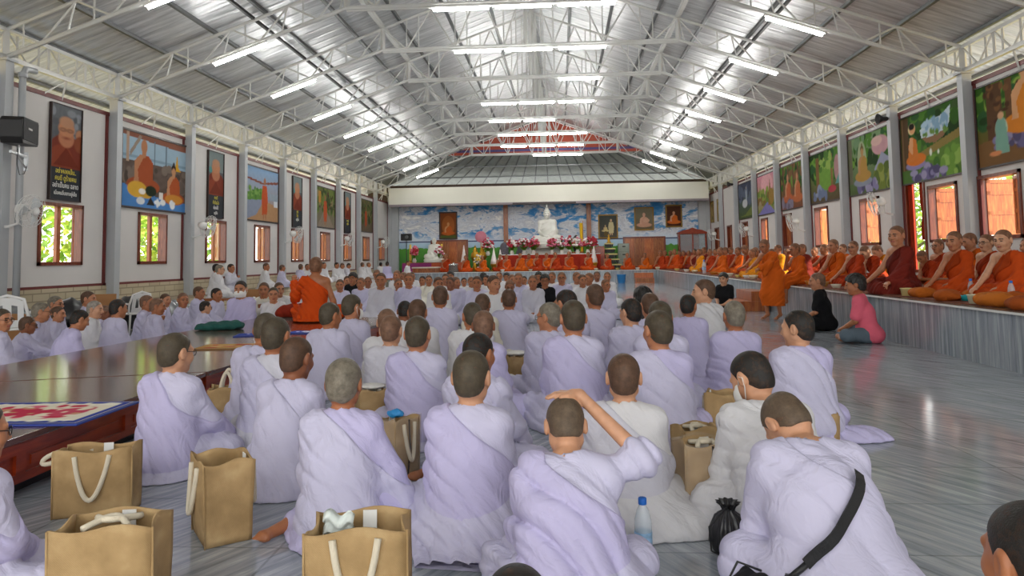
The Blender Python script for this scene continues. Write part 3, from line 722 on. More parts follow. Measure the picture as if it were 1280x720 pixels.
def body_mesh(J, P, lod):
    _, fh, bh = LOD[lod]; H = J['head']; pts = np.array([v for k, v in J.items() if isinstance(v, np.ndarray) and v.shape == (3,) and k[:2] != 'hd'])
    lo = pts.min(0) - .16; hi = pts.max(0) + .16; hi[2] = max(hi[2], H[2] + .15); lo[2] = min(lo[2], -.02) if P.get('legs') != 'edge' else -.46
    f = Field(axis(lo[0], hi[0], bh, H[0] - .12, H[0] + .12, fh), axis(lo[1], hi[1], bh, H[1] - .14, H[1] + .15, fh), axis(lo[2], hi[2], bh, H[2] - .20, H[2] + .13, fh))
    w = P.get('w', .9)
    f.cap(J['hip'], J['chest'], .105, .108, .05, 1.25 * w, .95); f.cap(J['chest'], J['sh'], .108, .085, .05, 1.35 * w, .9)
    f.cap(J['shl'], J['shr'], .048, .048, .05); f.cap(J['hip'] + [-.07, 0, 0], J['hip'] + [.07, 0, 0], .10, .10, .05)
    f.cap(J['neck'] - [0, .0, .05], H + J['HR'] @ np.array([0, -.022, -.05]), .055, .050, .03)
    for s in ('l', 'r'):
        f.cap(J['neck'] - [0, 0, .01], J['sh' + s], .042, .050, .05)
        f.cap(J['sh' + s], J['el' + s], .049, .038, .03); f.cap(J['el' + s], J['wr' + s], .039, .026, .02)
        f.cap(J['hp' + s], J['kn' + s], .085, .056, .04); f.cap(J['kn' + s], J['an' + s], .055, .034, .03); foot(f, J['an' + s], J['to' + s], lod)
    hands = P.get('hands', True)
    for s, nm in ((-1, 'l'), (1, 'r')):
        if lod != 'far' or hands == 'full': hand(f, J['wr' + nm], J['hd' + nm], s, 1, P.get('curl', .5))
        else:
            d = J['hd' + nm]; f.cap(J['wr' + nm], J['wr' + nm] + d * .10, .027, .024, .02)
    sl, x, y, z = f.block(H - .18, H + .18, 0); x, y, z = x - H[0], y - H[1], z - H[2]; Q = J['HR']
    lx, ly, lz = (x * Q[0][i] + y * Q[1][i] + z * Q[2][i] for i in range(3))
    f.put(sl, (HS * head_d(lx / HS, ly / HS, lz / HS, P.get('fat', 0))).astype(np.float32), .018)
    V, F = surfnet(f.d, *f.ax)
    L = (V - H) @ Q / HS; c = L[F].mean(1); a = np.abs(c[:, 0]); mi = np.zeros(len(F), np.int32); front = c[:, 1] > .055
    if P.get('brows', True):
        mi[front & (np.abs(c[:, 2] - .026 + .15 * np.maximum(a - .03, 0)) < .0045) & (a > .012) & (a < .05)] = 1
    mi[front & (np.abs(c[:, 2] - .003) < .0045) & (np.abs(a - .031) < .0125)] = 1
    mi[front & (np.abs(c[:, 2] + .061) < .0085) & (a < .021) & (c[:, 1] > .08)] = 2
    return np_mesh('person', V, F, [M['skin'], M['feature'], M['lip']], mi)

def folds(x, y, z, P, amp, seed):
    """drapery ridges running down from the shoulder across the body"""
    rs = np.random.RandomState(seed); a, b, c, e = rs.uniform(0, 6.28, 4); t = P.get('foldang', .72) + rs.uniform(-.15, .15)
    u = x * math.cos(t) + z * math.sin(t) + .25 * y
    wv = .030 * np.sin(5 * z + 3 * x + a) + .022 * np.sin(8 * x - 5 * z + b) + .008 * np.sin(17 * y + 9 * z + c)
    v = (u + wv) * P.get('foldf', 40.0)
    r = np.abs(np.sin(v)); r2 = np.abs(np.sin(v * 1.73 + 1.3))
    m = .35 + .65 * np.clip(.5 + .8 * np.sin(4.1 * x + 3.3 * z + e) * np.sin(3.2 * z - 2.1 * y + a), 0, 1)
    m2 = np.clip(np.sin(3.3 * x - 4.7 * z + c), 0, 1)
    rad = np.abs(np.sin(6 * np.arctan2(x, y + .02) + b + 1.5 * np.sin(6 * z)))
    low = np.clip((.20 - z) / .2, 0, 1)
    return amp * ((.5 - r ** .5) * m + .4 * (.5 - r2 ** .6) * m2 + low * .45 * (.5 - rad))

def cut_plane(J, sgn=1):
    """wrap line: from the neck on the covered side to below the bare armpit"""
    a = J['neck'] + np.array([-.085 * sgn, 0, .03]); b = J['shr' if sgn > 0 else 'shl'] + np.array([.03 * sgn, 0, -.14])
    d = b - a; n = np.array([-d[2], 0, d[0]]) * sgn; n = n / np.linalg.norm(n) * 1.0
    if n[0] * sgn < 0: n = -n
    return a, n

def garment(J, P, lod, kind, seed, part='robe'):
    h = LOD[lod][0]; legs = P.get('legs', 'cross'); w = P.get('w', .9)
    ks = ['hip', 'chest', 'sh', 'shl', 'shr', 'ell', 'elr', 'wrl', 'wrr', 'knl', 'knr', 'anl', 'anr']
    pts = np.array([J[k] for k in ks]); lo = pts.min(0) - .2; lo[1] -= .12; hi = pts.max(0) + .2; lo[2] = -.02 if legs not in ('edge',) else -.42; hi[2] = max(J['neck'][2], pts[:, 2].max()) + .09
    f = Field(np.arange(lo[0], hi[0], h), np.arange(lo[1], hi[1], h), np.arange(lo[2], hi[2], h)); L = P.get('loose', 1.0)
    g = .010
    top_ = part in ('robe', 'shirt', 'shawl', 'band'); bare = kind == 'monk'
    if top_:
        f.cap(J['hip'] + [0, -.01, .02], J['chest'], .122 * L + g, .118 + g, .06, 1.28 * w, .98)
        f.cap(J['chest'], J['sh'] - [0, 0, .01], .114 + g, .078 + g, .06, 1.34 * w, .93)
        f.cap(J['shl'], J['shr'], .046 + g, .046 + g, .05)
        for s in ('l', 'r'):
            f.cap(J['neck'] - [0, .008, .014], J['sh' + s], .045 + g, .050 + g, .05)
            if s == 'r' and bare: continue
            we = J['el' + s] if part == 'shirt' else J['wr' + s]
            if part == 'shirt':
                f.cap(J['sh' + s], J['sh' + s] * .25 + J['el' + s] * .75, .056 + g, .058 + g, .04)
            else:
                up_ = P.get('arms', 'lap'); up_ = up_ if isinstance(up_, str) else up_[0 if s == 'l' else 1]
                f.cap(J['sh' + s], J['el' + s], .050 + g, .050 + g, .04)
                e1 = J['el' + s] + (we - J['el' + s]) * (.12 if up_ == 'head' else .93)
                f.cap(J['el' + s], e1, .048 + g, .054 if up_ != 'head' else .062, .03)
                if kind == 'monk' or P.get('drape', .0):   # cloth hanging from the forearm
                    mid_ = (J['el' + s] + we) / 2; f.cap(J['el' + s], [mid_[0], mid_[1], max(.1, mid_[2] - .14)], .05, .05, .07)
        if kind == 'white': f.cap(J['hip'] + [0, .01, -.02], J['chest'] + (J['sh'] - J['chest']) * .3, .185 * P.get('cone', 1), .115, .08, 1.22 * w, .95)
        f.ell(J['hip'] + [0, -.03, -.01], (.205 * w * L, .175 * L, .13), .06)
    if part in ('robe', 'trousers', 'skirt'):
        if legs == 'stand':
            for s in ('l', 'r'): f.cap(J['hp' + s], J['kn' + s], .115, .10, .09); f.cap(J['kn' + s], J['an' + s] + [0, 0, .10], .10, .085, .08)
            f.cap(J['hip'] + [0, 0, -.1], J['hip'] + [0, .03, -.62], .15, .15, .09, 1.2, 1)
            f.ell(J['hip'], (.19, .15, .16), .06)
        else:
            q = .018 if part == 'robe' else .006
            for s in ('l', 'r'):
                f.cap(J['hp' + s], J['kn' + s], .092 + q, .064 + q, .06); f.cap(J['kn' + s], J['kn' + s] + (J['an' + s] - J['kn' + s]) * (.9 if legs != 'edge' else .3), .062 + q, .046 + q, .05)
            f.ell(J['hip'] + [0, -.02, -.02], (.2 * w, .165, .12), .05)
            if part == 'robe' and legs in ('cross', 'side', 'kneel'):
                f.ell([0, .13, .02], (.32, .25, .07), .06)
                f.ell([0, -.03, .0], (.27 * w * P.get('hem', 1), .23 * P.get('hem', 1), .055), .05)
                if P.get('skirt'): f.ell([0, .04, .05], (.34 * P['skirt'], .27 * P['skirt'], .15), .10)
                for (cx, cy, rx, ry, rz) in P.get('cloth', ()): f.ell([cx, cy, 0], (rx, ry, rz), .05)
            if legs == 'edge': f.cap(J['hip'] + [0, .2, -.02], J['hip'] + [0, .36, -.05], .1, .12, .08, 1.5, 1)
    X, Y, Z = (f.ax[0][:, None, None], f.ax[1][None, :, None], f.ax[2][None, None, :])
    nk = J['neck']
    amp = P.get('fold', {'near': .017, 'mid': .019, 'far': .021}[lod]) * (1.25 if kind == 'monk' else 1)
    if part in ('shirt', 'trousers'): amp *= .6
    d = f.d; near = d < .12
    fx, fy, fz = np.broadcast_to(X, d.shape)[near], np.broadcast_to(Y, d.shape)[near], np.broadcast_to(Z, d.shape)[near]
    v = d[near] + folds(fx, fy, fz, P, amp, seed)
    if bare or (kind == 'white' and part in ('robe', 'shawl')):
        a, n = cut_plane(J)
        pl = (fx - a[0]) * n[0] + (fy - a[1]) * n[1] + (fz - a[2]) * n[2] + .012 * np.sin(17 * fz + seed) + .01 * np.sin(23 * fy)
        low = np.clip((J['hip'][2] + .10 - fz) / .05, 0, 1)      # the wrap only parts above the waist
        arm = fx < a[0] - .02
        pl = np.where(arm, -1, pl) - low * .5
        if part == 'band': v = np.maximum(np.maximum(v - .016, np.maximum(pl + .012, -(pl + .125))), J['hip'][2] + .02 - fz)
        elif bare: v = np.maximum(v, pl)
        elif part == 'shawl': v = np.maximum(np.maximum(v - .011, pl), J['hip'][2] * .5 - fz)
        elif P.get('shawl') != 'own': v = np.minimum(v, np.maximum(v - .010, pl * .9))
    # the neck stays open
    if part != 'trousers':
        t = fz - nk[2]; v = np.maximum(v, -np.maximum(np.sqrt((fx - nk[0]) ** 2 + (fy - nk[1] - .008 - .3 * t) ** 2) - .059 - .25 * np.maximum(t, 0), -.024 - t))
    v = np.maximum(v, .003 - fz) if legs not in ('edge', 'stand') else v
    if legs == 'stand': v = np.maximum(v, .27 - fz)
    if legs == 'edge': v = np.maximum(v, np.where(fy < .30, .004 - fz, -1))
    d[near] = v
    V, F = surfnet(d, *f.ax)
    return np_mesh(part, V, F, [M['cloth']])

HAIR = {}
def hair_of(kind):
    if kind not in HAIR: HAIR[kind] = hair_mesh(kind)
    return HAIR[kind]
def glasses_mesh():
    b = MB()
    for s in (-1, 1):
        b.tube([(s * .033 + .026 * math.cos(t * PI / 8), .101 - .006 * math.cos(t * PI / 8) * s, .002 + .019 * math.sin(t * PI / 8)) for t in range(16)], .0022, 5, closed=True)
        b.tube([(s * .058, .094, .006), (s * .074, .07, .008), (s * .082, -.005, .012), (s * .082, -.02, -.002)], .002, 5)
    b.tube([(-.008, .104, .006), (0, .108, .009), (.008, .104, .006)], .002, 5); return b.mesh('glasses', M['black'])
GL = glasses_mesh()
def facemask_mesh():
    b = MB(); n = 12; m = 8; vs = []
    for i in range(n + 1):
        a = -1.25 + 2.5 * i / n
        for j in range(m + 1):
            t = j / m; z = -.012 - .092 * t; r = .088 + .030 * math.sin(PI * (t * .8 + .1)) * math.cos(a * .9)
            vs.append((r * math.sin(a) * .86, -.002 + r * math.cos(a) * 1.06, z))
    fs = [(i * (m + 1) + j, (i + 1) * (m + 1) + j, (i + 1) * (m + 1) + j + 1, i * (m + 1) + j + 1) for i in range(n) for j in range(m)]
    b.add(vs, fs, 0, True)
    for s in (-1, 1):
        b.tube([(s * .069, .03, -.02), (s * .083, .0, .015), (s * .090, -.026, -.002), (s * .084, -.012, -.04), (s * .069, .025, -.085)], .0022, 5)
    return b.mesh('face_mask', M['paper'])
FM = facemask_mesh()

PROTO = {}
def legs_ok(P): return P.get('legs', 'cross') == 'cross' and P.get('arms') != ('raise', 'hang')
def make_person(key, P, lod, kind, seed=1):
    """meshes of one figure: body plus the garment pieces"""
    J = skeleton(P); body = body_mesh(J, P, lod); parts = []
    if kind == 'lay': parts = [('shirt', garment(J, P, lod, kind, seed, 'shirt')), ('trousers', garment(J, P, lod, kind, seed + 1, 'trousers'))]
    else:
        parts = [('robe', garment(J, P, lod, kind, seed))]
        if kind == 'monk' and lod != 'far' and legs_ok(P): parts.append(('shoulder_cloth', garment(J, P, lod, kind, seed, 'band')))
        if P.get('shawl') == 'own': parts.append(('shawl', garment(J, P, lod, kind, seed, 'shawl')))
    PROTO[key] = (J, body, parts, P); return PROTO[key]

SKIN = {'t': hx('b87e5c'), 'b': hx('8f5a3e'), 'p': hx('c99878'), 'd': hx('70432e'), 'o': hx('a86c48')}
HAIRC = {'k': hx('1d1a17'), 'o': hx('4b4334'), 'g': hx('7d7668'), 'b': hx('5a4130'), 'w': hx('9b948a'), 's': hx('7a5a46'), 'n': None, 'm': hx('80583f'), 'r': hx('5f5040')}
CLOTH = {'l': hx('c6c3dc'), 'w': hx('d6d5d8'), 'v': hx('bfb9dc'), 'c': hx('e0dccf'), 'g': hx('cccbd6'),
         'O': hx('cc5c14'), 'R': hx('ad3a14'), 'D': hx('74241a'), 'Y': hx('d98a18'), 'V': hx('c24a14')}
def person(key, pos, rz, label, group, skin='t', hair='o', cloth='l', hk='stubble', scale=1.0, acc=(), cat='person', cloth2=None):
    J, body, parts, P = PROTO[key]
    o = link('person', body, None, pos, (0, 0, rz), SKIN[skin]); o.scale = (scale,) * 3; tag(o, label, cat, group)
    for i, (nm, me) in enumerate(parts):
        c = CLOTH[cloth] if isinstance(cloth, str) else cloth
        if nm == 'shoulder_cloth': c = tuple(q * .62 for q in c)
        if i == 1 and cloth2 is not None: c = CLOTH[cloth2] if isinstance(cloth2, str) else cloth2
        link(nm, me, o, col=c)
    HM = Matrix([list(J['HR'][i]) for i in range(3)]).to_euler()
    for nm, me, on, c in (('hair', hair_of(hk) if hair != 'n' else None, hair != 'n', HAIRC[hair]), ('glasses', GL, 'g' in acc, None), ('face_mask', FM, 'm' in acc, None)):
        if on: link(nm, me, o, J['head'], HM, c).scale = (HS,) * 3
    return o

# ------------------------------------------------------------------ painted and printed pictures
def paint(w, h, ops, seed=0):
    """colour field of a picture, w x h points, from a list of shapes in unit coordinates"""
    asp = h / w; u = np.linspace(0, 1, w)[None, :]; v = np.linspace(0, 1, h)[:, None]; img = np.zeros((h, w, 3)); px = 1.3 / w
    def lay(m, c): m = np.clip(m, 0, 1)[..., None]; img[:] = img * (1 - m) + np.array(hx(c)) * m
    def e(cx, cy, rx, ry, c, soft=1): q = np.sqrt(((u - cx) / rx) ** 2 + ((v - cy) / ry) ** 2); lay((1 - q) * min(rx, ry) / (px * soft) + .5, c)
    def p(pts, c):
        ins = np.zeros((h, w), bool); n = len(pts)
        for i in range(n):
            (x0, y0), (x1, y1) = pts[i], pts[(i + 1) % n]
            if y0 != y1: ins ^= ((v >= min(y0, y1)) & (v < max(y0, y1))) & (u < x0 + (v - y0) * (x1 - x0) / (y1 - y0))
        lay(ins.astype(float), c)
    for o in ops:
        k = o[0]
        if k == 'g': img[:] = (np.array(hx(o[1])) * (1 - v)[..., None] + np.array(hx(o[2])) * v[..., None]) * np.ones((h, w, 1))
        elif k == 'e': e(*o[1:])
        elif k == 'r': lay((((u - o[1]) * (o[3] - u) > 0) & ((v - o[2]) * (o[4] - v) > 0)).astype(float), o[5])
        elif k == 'p': p(*o[1:])
        elif k == 's':
            rs = np.random.RandomState(o[3]); x0, y0, x1, y1 = o[5]
            for _ in range(o[1]): c = o[2][rs.randint(len(o[2]))]; e(rs.uniform(x0, x1), rs.uniform(y0, y1), o[4] * rs.uniform(.5, 1.4), o[4] / asp * rs.uniform(.4, 1.2), c)
        elif k == 'n':
            rs = np.random.RandomState(o[2]); q = sum(np.sin(u * rs.uniform(5, 60) + v * rs.uniform(-60, 60) + rs.uniform(0, 6)) for _ in range(7)) / 7
            img *= (1 + o[1] * q)[..., None]
        elif k == 'm':                                     # seated figure in a wrapped robe: x, y of the lap, size, robe, skin
            _, x, y, s, c, sk = o[:6]; q = s / asp
            e(x, y, .55 * s, .17 * q, c); p([(x - .30 * s, y), (x - .27 * s, y + .48 * q), (x - .12 * s, y + .60 * q), (x + .14 * s, y + .60 * q), (x + .30 * s, y + .48 * q), (x + .32 * s, y)], c)
            p([(x - .32 * s, y + .05 * q), (x - .30 * s, y + .46 * q), (x - .13 * s, y + .6 * q), (x + .02 * s, y + .6 * q), (x - .2 * s, y + .3 * q), (x - .16 * s, y + .06 * q)], sk)
            r_ = .105; e(x, y + .62 * q, .07 * s, .08 * q, sk); e(x, y + .76 * q, r_ * s, .14 * q, sk)
            if len(o) > 6: e(x, y + .82 * q, .11 * s, .10 * q, o[6]); e(x, y + .94 * q, .045 * s, .045 * q, o[6]); e(x, y + .73 * q, .085 * s, .10 * q, sk)
        elif k == 'f':                                     # standing figure: x, foot y, height, robe, skin
            _, x, y, s, c, sk = o; q = s; a = s * asp
            p([(x - .15 * a, y + .10 * q), (x - .17 * a, y + .55 * q), (x - .12 * a, y + .80 * q), (x + .12 * a, y + .80 * q), (x + .18 * a, y + .5 * q), (x + .14 * a, y + .12 * q)], c)
            e(x - .06 * a, y + .06 * q, .035 * a, .07 * q, sk); e(x + .06 * a, y + .06 * q, .035 * a, .07 * q, sk); e(x, y + .90 * q, .065 * a, .085 * q, sk)
    return np.clip(img, 0, 1)

def canvas(name, img, W, H, parent, loc, rx):
    """a flat canvas with its own thickness; rx: unit vector to the right as one looks at it"""
    h, w = img.shape[:2]; us = (np.arange(w) / (w - 1) - .5) * W; vs = np.arange(h) / (h - 1) * H; rx = np.array(rx, float)
    V = us[None, :, None] * rx[None, None, :] + vs[:, None, None] * np.array([0, 0, 1.0]); V = V.reshape(-1, 3)
    i = np.arange(w * h).reshape(h, w); F = np.stack([i[:-1, :-1], i[:-1, 1:], i[1:, 1:], i[1:, :-1]], -1).reshape(-1, 4)
    me = np_mesh(name, V, F, [M['paint']]); ca = me.color_attributes.new('paint', 'FLOAT_COLOR', 'POINT')
    c = np.ones((w * h, 4), np.float32); c[:, :3] = img.reshape(-1, 3); ca.data.foreach_set('color', c.ravel())
    return link(name, me, parent, loc)

def picture(name, center, rx, nrm, W, H, ops, label, cat, group, frame=.04, fm='darkframe', n=70, tilt=0, seed=0, depth=.05):
    o = empty(name, center, 0, label, cat, group); rx = Vector(rx); nrm = Vector(nrm)
    if tilt: o.rotation_euler = tilt
    img = paint(n, max(8, int(n * H / W)), ops, seed); canvas('canvas', img, W, H, o, nrm * (depth * .6), rx)
    b = MB(); Mx = Matrix((rx, nrm, Vector((0, 0, 1)))).transposed()
    for (x0, z0, x1, z1) in ((-W / 2 - frame, -frame, W / 2 + frame, 0), (-W / 2 - frame, H, W / 2 + frame, H + frame), (-W / 2 - frame, 0, -W / 2, H), (W / 2, 0, W / 2 + frame, H)):
        b.box((x0, -.002, z0), (x1, depth, z1), 0, Mx)
    b.box((-W / 2, -.002, 0), (W / 2, depth * .4, H), 0, Mx)
    b.build('frame', M[fm], o); return o

LFT = ((0, 1, 0), (1, 0, 0)); RGT = ((0, -1, 0), (-1, 0, 0)); BCK = ((1, 0, 0), (0, -1, 0))
def on_left(k, za, zb, ya, yb, ops, label, cat, group, **kw):
    return picture('poster' if cat == 'poster' else 'banner', (XL - .099, Y0 + DY * k + (ya + yb) / 2, za), *LFT, yb - ya, zb - za, ops, label, cat, group, **kw)
ROBE, SKN = 'a04a26', 'c98f66'
P1 = [('g', '5d5148', '6a5a52'), ('n', .25, 3), ('r', 0, .62, 1, 1, '9fb9cb'), ('r', 0, .66, 1, .69, '87a0b2'), ('p', [(0, .94), (1, .90), (1, 1), (0, 1)], '8c5a48'), ('p', [(.06, 1), (.10, 1), (.10, .6), (.06, .6)], 'b99c86'),
      ('p', [(.1, .72), (.24, .98), (.28, .97), (.12, .68)], '9b8a7d'), ('r', .46, .62, .475, .95, '6d7f8d'), ('r', .64, .6, .66, .92, '6d7f8d'), ('p', [(0, 0), (1, 0), (1, .13), (.5, .17), (0, .30)], '4d84c4'), ('s', 40, ['6a5f58', '4e443d', '7b6d63'], 5, .05, (0, .32, 1, .62)),
      ('p', [(.25, .62), (.28, .70), (.305, .88), (.33, .70), (.36, .62)], 'd9a429'), ('p', [(.78, .6), (.81, .66), (.835, .84), (.86, .66), (.9, .6)], 'd9a429'),
      ('m', .31, .30, .44, 'a5512d', 'b9805c'), ('e', .22, .24, .14, .11, 'd9a93c'), ('e', .35, .2, .10, .07, 'd2a33c'), ('m', .78, .18, .34, 'b0552a', 'c08b66', '2a201c'), ('e', .79, .17, .15, .07, 'cc8a36'),
      ('e', .42, .24, .085, .075, '26301f'), ('p', [(.36, .05), (.42, .16), (.48, .05)], '2f2a26'), ('e', .27, .09, .06, .05, 'dfe3e6'), ('e', .29, .22, .05, .04, 'e6e0d6'), ('r', .55, .14, .61, .24, 'e9e4df'), ('s', 7, ['eef0f2'], 9, .035, (.5, .07, .78, .12)), ('n', .06, 8)]
P2 = [('g', 'b08a63', '8fb2d6'), ('p', [(0, .28), (.45, .42), (1, .3), (1, 0), (0, 0)], 'b48c66'), ('p', [(0, .34), (.40, .5), (.5, .36), (.3, .1), (0, 0)], '8a93a8'), ('p', [(0, .5), (.45, .62), (.55, .5), (.45, .4), (0, .36)], '5e8a3f'), ('s', 30, ['4d7a34', '79a24f'], 2, .03, (.02, .42, .5, .62)),
      ('r', .5, .42, 1, .55, '9aa7b5'), ('p', [(0, .80), (.5, .74), (1, .82), (1, .77), (.5, .7), (0, .76)], '8a5140'), ('r', .86, .3, .98, .42, 'd6dbe0'), ('f', .56, .03, .82, 'c0552b', 'a87250'), ('n', .07, 4)]
P3 = [('g', '7d7263', '5d6b35'), ('s', 60, ['4f6a2f', '6f7e3d', '3f4f2a', '8a7f55'], 4, .07, (0, .35, 1, 1)), ('s', 20, ['3c2f24', '574333'], 6, .03, (0, .4, 1, .9)), ('p', [(.1, 0), (.4, .4), (.6, .4), (.95, 0)], '8a7c6c'), ('r', .16, .6, .28, .9, 'b8863a'), ('f', .5, .06, .78, 'b4512a', 'a06a48'), ('n', .12, 2)]
P4 = [('g', '6b5d4c', '5b5f3c'), ('s', 60, ['4b5a2d', '6a6a3a', '3b4427', '74694a'], 14, .07, (0, .3, 1, 1)), ('s', 14, ['33291f', '5a4632'], 7, .025, (0, .3, 1, .95)), ('f', .5, .1, .7, 'a54a28', '8f5f42'), ('n', .15, 3)]
PG = 'large photographs on the white wall'
on_left(0, 2.46, 4.1, .33, 2.95, P1, 'wide photo poster of two seated monks before a rock wall with golden spires', 'poster', PG, n=130)
on_left(2, 2.5, 4.12, .35, 2.75, P2, 'photo poster of one monk walking a sandy path under blue sky', 'poster', PG, n=90)
on_left(4, 2.55, 4.1, .35, 2.7, P3, 'photo poster of a monk walking through green forest toward the viewer', 'poster', PG)
on_left(6, 2.6, 4.1, .35, 2.6, P4, 'smaller-looking dark forest photo poster with a monk, last along the wall', 'poster', PG)
def banner_ops(s, glass=False):
    o = [('g', '2f3236', '6d7176'), ('n', .12, s)]
    if s != 1: o += [('r', 0, .7, 1, 1, '7d8a8a'), ('e', .3, .72, .35, .05, '4f8f8c')]
    else: o += [('s', 16, ['8b9096', '5a5e63'], 3, .12, (0, .62, 1, .98))]
    o += [('e', .5, .46, .62, .24, '7c3626'), ('e', .34, .42, .4, .16, '8c4029'), ('p', [(.1, .36), (.5, .56), (.95, .36)], '74301f'), ('e', .5, .66, .26, .10, 'b87a5a'), ('e', .5, .76, .27, .085, 'c08562'), ('e', .5, .83, .24, .06, 'b98a6c')]
    if glass: o += [('e', .38, .745, .10, .018, '3a2e2a'), ('e', .62, .745, .10, .018, '3a2e2a'), ('e', .38, .745, .075, .012, 'b47c5e'), ('e', .62, .745, .075, .012, 'b47c5e'), ('e', .5, .66, .11, .012, '8a4a3a'), ('e', .97, .72, .16, .06, 'b98262'), ('e', .97, .62, .2, .09, '8a4a30')]
    return o + [('r', 0, 0, 1, .34, '383b40'), ('n', .05, s + 4)]
def text_on(parent, s, size, loc, col, name='lettering', rx=(0, 1, 0), squash=1.0):
    cu = bpy.data.curves.new(name, 'FONT'); cu.body = s; cu.size = size; cu.extrude = .002; cu.align_x = 'CENTER'
    o = bpy.data.objects.new(name, cu); C.objects.link(o); o.parent = parent
    r = Vector(rx); z = Vector((0, 0, 1)); n = r.cross(z)
    o.matrix_local = Matrix.Translation(loc) @ Matrix((r, z, n)).transposed().to_4x4() @ Matrix.Diagonal((squash, 1, 1, 1))
    cu.materials.append(M['tint']); dg = bpy.context.evaluated_depsgraph_get(); dg.update()
    me = bpy.data.meshes.new_from_object(o.evaluated_get(dg)); q = link(name, me, parent, col=hx(col)); q.matrix_local = o.matrix_local.copy(); bpy.data.objects.remove(o); return q
for k, (ya, yb), lines in ((-1, (1.20, 2.02), ('อย่าคอยเป็น..', 'คนดี ดูร้ายคน', 'อย่าเป็นคน ฉลาด', 'เมื่อคนอื่นเขาอยู่เป็น')), (1, (1.05, 1.9), ('คนดี', 'ทำดีแล้ว', 'ย่อมได้', 'อยู่ที่ใจ')), (3, (1.05, 1.9), ('ทำดี', 'ได้ดี', 'อยู่ที่ใจ', '')), (5, (1.05, 1.9), ('ความดี', 'อยู่ที่ใจ', '', ''))):
    o = on_left(k, 2.42, 4.2, ya, yb, banner_ops({-1: 1}.get(k, k + 2), k == -1), {-1: 'tall banner of a smiling monk in glasses above yellow and white writing', 1: 'tall banner of a monk with writing, between the two brightest photo posters', 3: 'narrow tall banner of a monk between walking-path and forest posters', 5: 'narrow dark banner of a monk between the two forest posters'}[k], 'banner', 'tall banners above the windows', frame=.015, n=64, depth=.06)
    for i, (t, c) in enumerate(zip(lines, ('e8d84a', 'e8d84a', 'f2f2ee', 'f2f2ee'))):
        if t: text_on(o, t, (.125, .135, .13, .10)[i], (.045, .0, .50 - i * .135), c, squash=.8 if i else .85)

GREEN = ['35601f', '4f7f2c', '223f1a', '6a983a', '2f5a30']
def rocks(y, s): return [('s', 26, ['6d6790', '857fa6', '544f70', '9a95b5'], s, .05, (.2, y, .7, y + .14))]
B0 = [('g', '6b4a2a', '55792f'), ('s', 70, GREEN + ['8fae4a'], 1, .07, (0, .55, 1, 1)), ('r', .12, .3, .3, 1, '5a3f28'), ('r', .34, .4, .42, 1, '6a4a2e'), ('s', 24, ['7c5633', '4d3320'], 2, .03, (.1, .4, .5, 1)), ('s', 24, ['b9bf3f', '9fb441'], 7, .05, (.75, .5, 1, .95)), ('p', [(0, 0), (1, 0), (1, .28), (.6, .35), (0, .3)], '7b5a36')] + rocks(.2, 4) + [
      ('e', .57, .74, .09, .10, 'b7d6cf'), ('e', .55, .40, .22, .06, '8f7fb4'), ('m', .55, .44, .46, 'd8842a', 'dba577', '2b211c'), ('e', .28, .42, .07, .13, 'b9cfb4'), ('p', [(.2, .12), (.22, .5), (.28, .6), (.33, .5), (.36, .12)], '7fae9c'), ('e', .28, .58, .035, .045, 'd8ab84'), ('e', .2, .14, .07, .03, 'd88c5c'),
      ('p', [(.66, .2), (.8, .55), (.88, .62), (.98, .4), (.98, .2)], 'd98b8f'), ('e', .88, .62, .04, .05, 'd8a680'), ('p', [(.7, .4), (.74, .58), (.79, .4)], 'd6907a'), ('n', .06, 6)]
B1 = [('g', '4d6f33', '3d5a2c'), ('s', 70, GREEN, 3, .06, (0, .4, 1, 1)), ('r', 0, .2, .14, 1, '5a4630'), ('r', .02, .2, .05, 1, '7a6142'), ('p', [(.12, .35), (1, .62), (1, .5), (.2, .26)], '8a7a42'), ('p', [(.3, 0), (1, 0), (1, .5), (.3, .3)], '5c8136'), ('s', 26, ['6f9a3f', '8fb455', '45702c'], 8, .05, (.35, .02, 1, .38)),
      ('p', [(.34, .74), (.36, .62), (.44, .53), (.58, .50), (.72, .56), (.8, .72), (.83, .95), (.7, .86), (.5, .82)], 'c6d6de'), ('p', [(.36, .62), (.44, .53), (.58, .50), (.72, .56), (.76, .64), (.5, .6)], '8a6a4c'), ('s', 26, ['86a9c4', 'aac7d9'], 4, .035, (.38, .68, .78, .84)), ('s', 20, ['55803a', '6d8f45'], 12, .02, (.4, .62, .76, .68))] + rocks(.02, 9) + [
      ('e', .24, .25, .17, .07, '8f86b0'), ('e', .25, .33, .17, .09, 'd2762a'), ('p', [(.12, .3), (.13, .56), (.2, .68), (.27, .62), (.30, .34)], 'cf7a35'), ('e', .20, .80, .062, .085, 'e8d9a0'), ('e', .21, .79, .05, .07, 'd9a273'), ('e', .20, .835, .05, .05, '241b18'), ('p', [(.13, .5), (.16, .68), (.22, .66), (.2, .4)], 'd9a273'), ('e', .5, .38, .02, .05, 'dfe6d8'), ('e', .62, .36, .015, .03, 'dfe6d8'), ('n', .05, 2)]
B2 = [('g', '52643a', '7d9a6f'), ('s', 50, GREEN + ['6f8f6a'], 4, .07, (0, .5, 1, 1)), ('e', .75, .74, .18, .16, 'c59aa0'), ('e', .68, .82, .12, .08, 'd6b3ab'), ('r', 0, .2, .1, 1, '6a6a55'), ('p', [(.6, .35), (.78, .62), (.95, .48), (.85, .3)], '9aa0b8'), ('s', 40, ['6f7f35', '8f9a4c', '55682c'], 5, .06, (.6, .05, 1, .4))] + rocks(.02, 5) + [('e', .33, .2, .22, .08, '8890a0'), ('e', .33, .55, .11, .36, '9fae8a'), ('m', .34, .3, .34, 'b08a45', 'b5895c', '6a5a36'), ('n', .07, 5)]
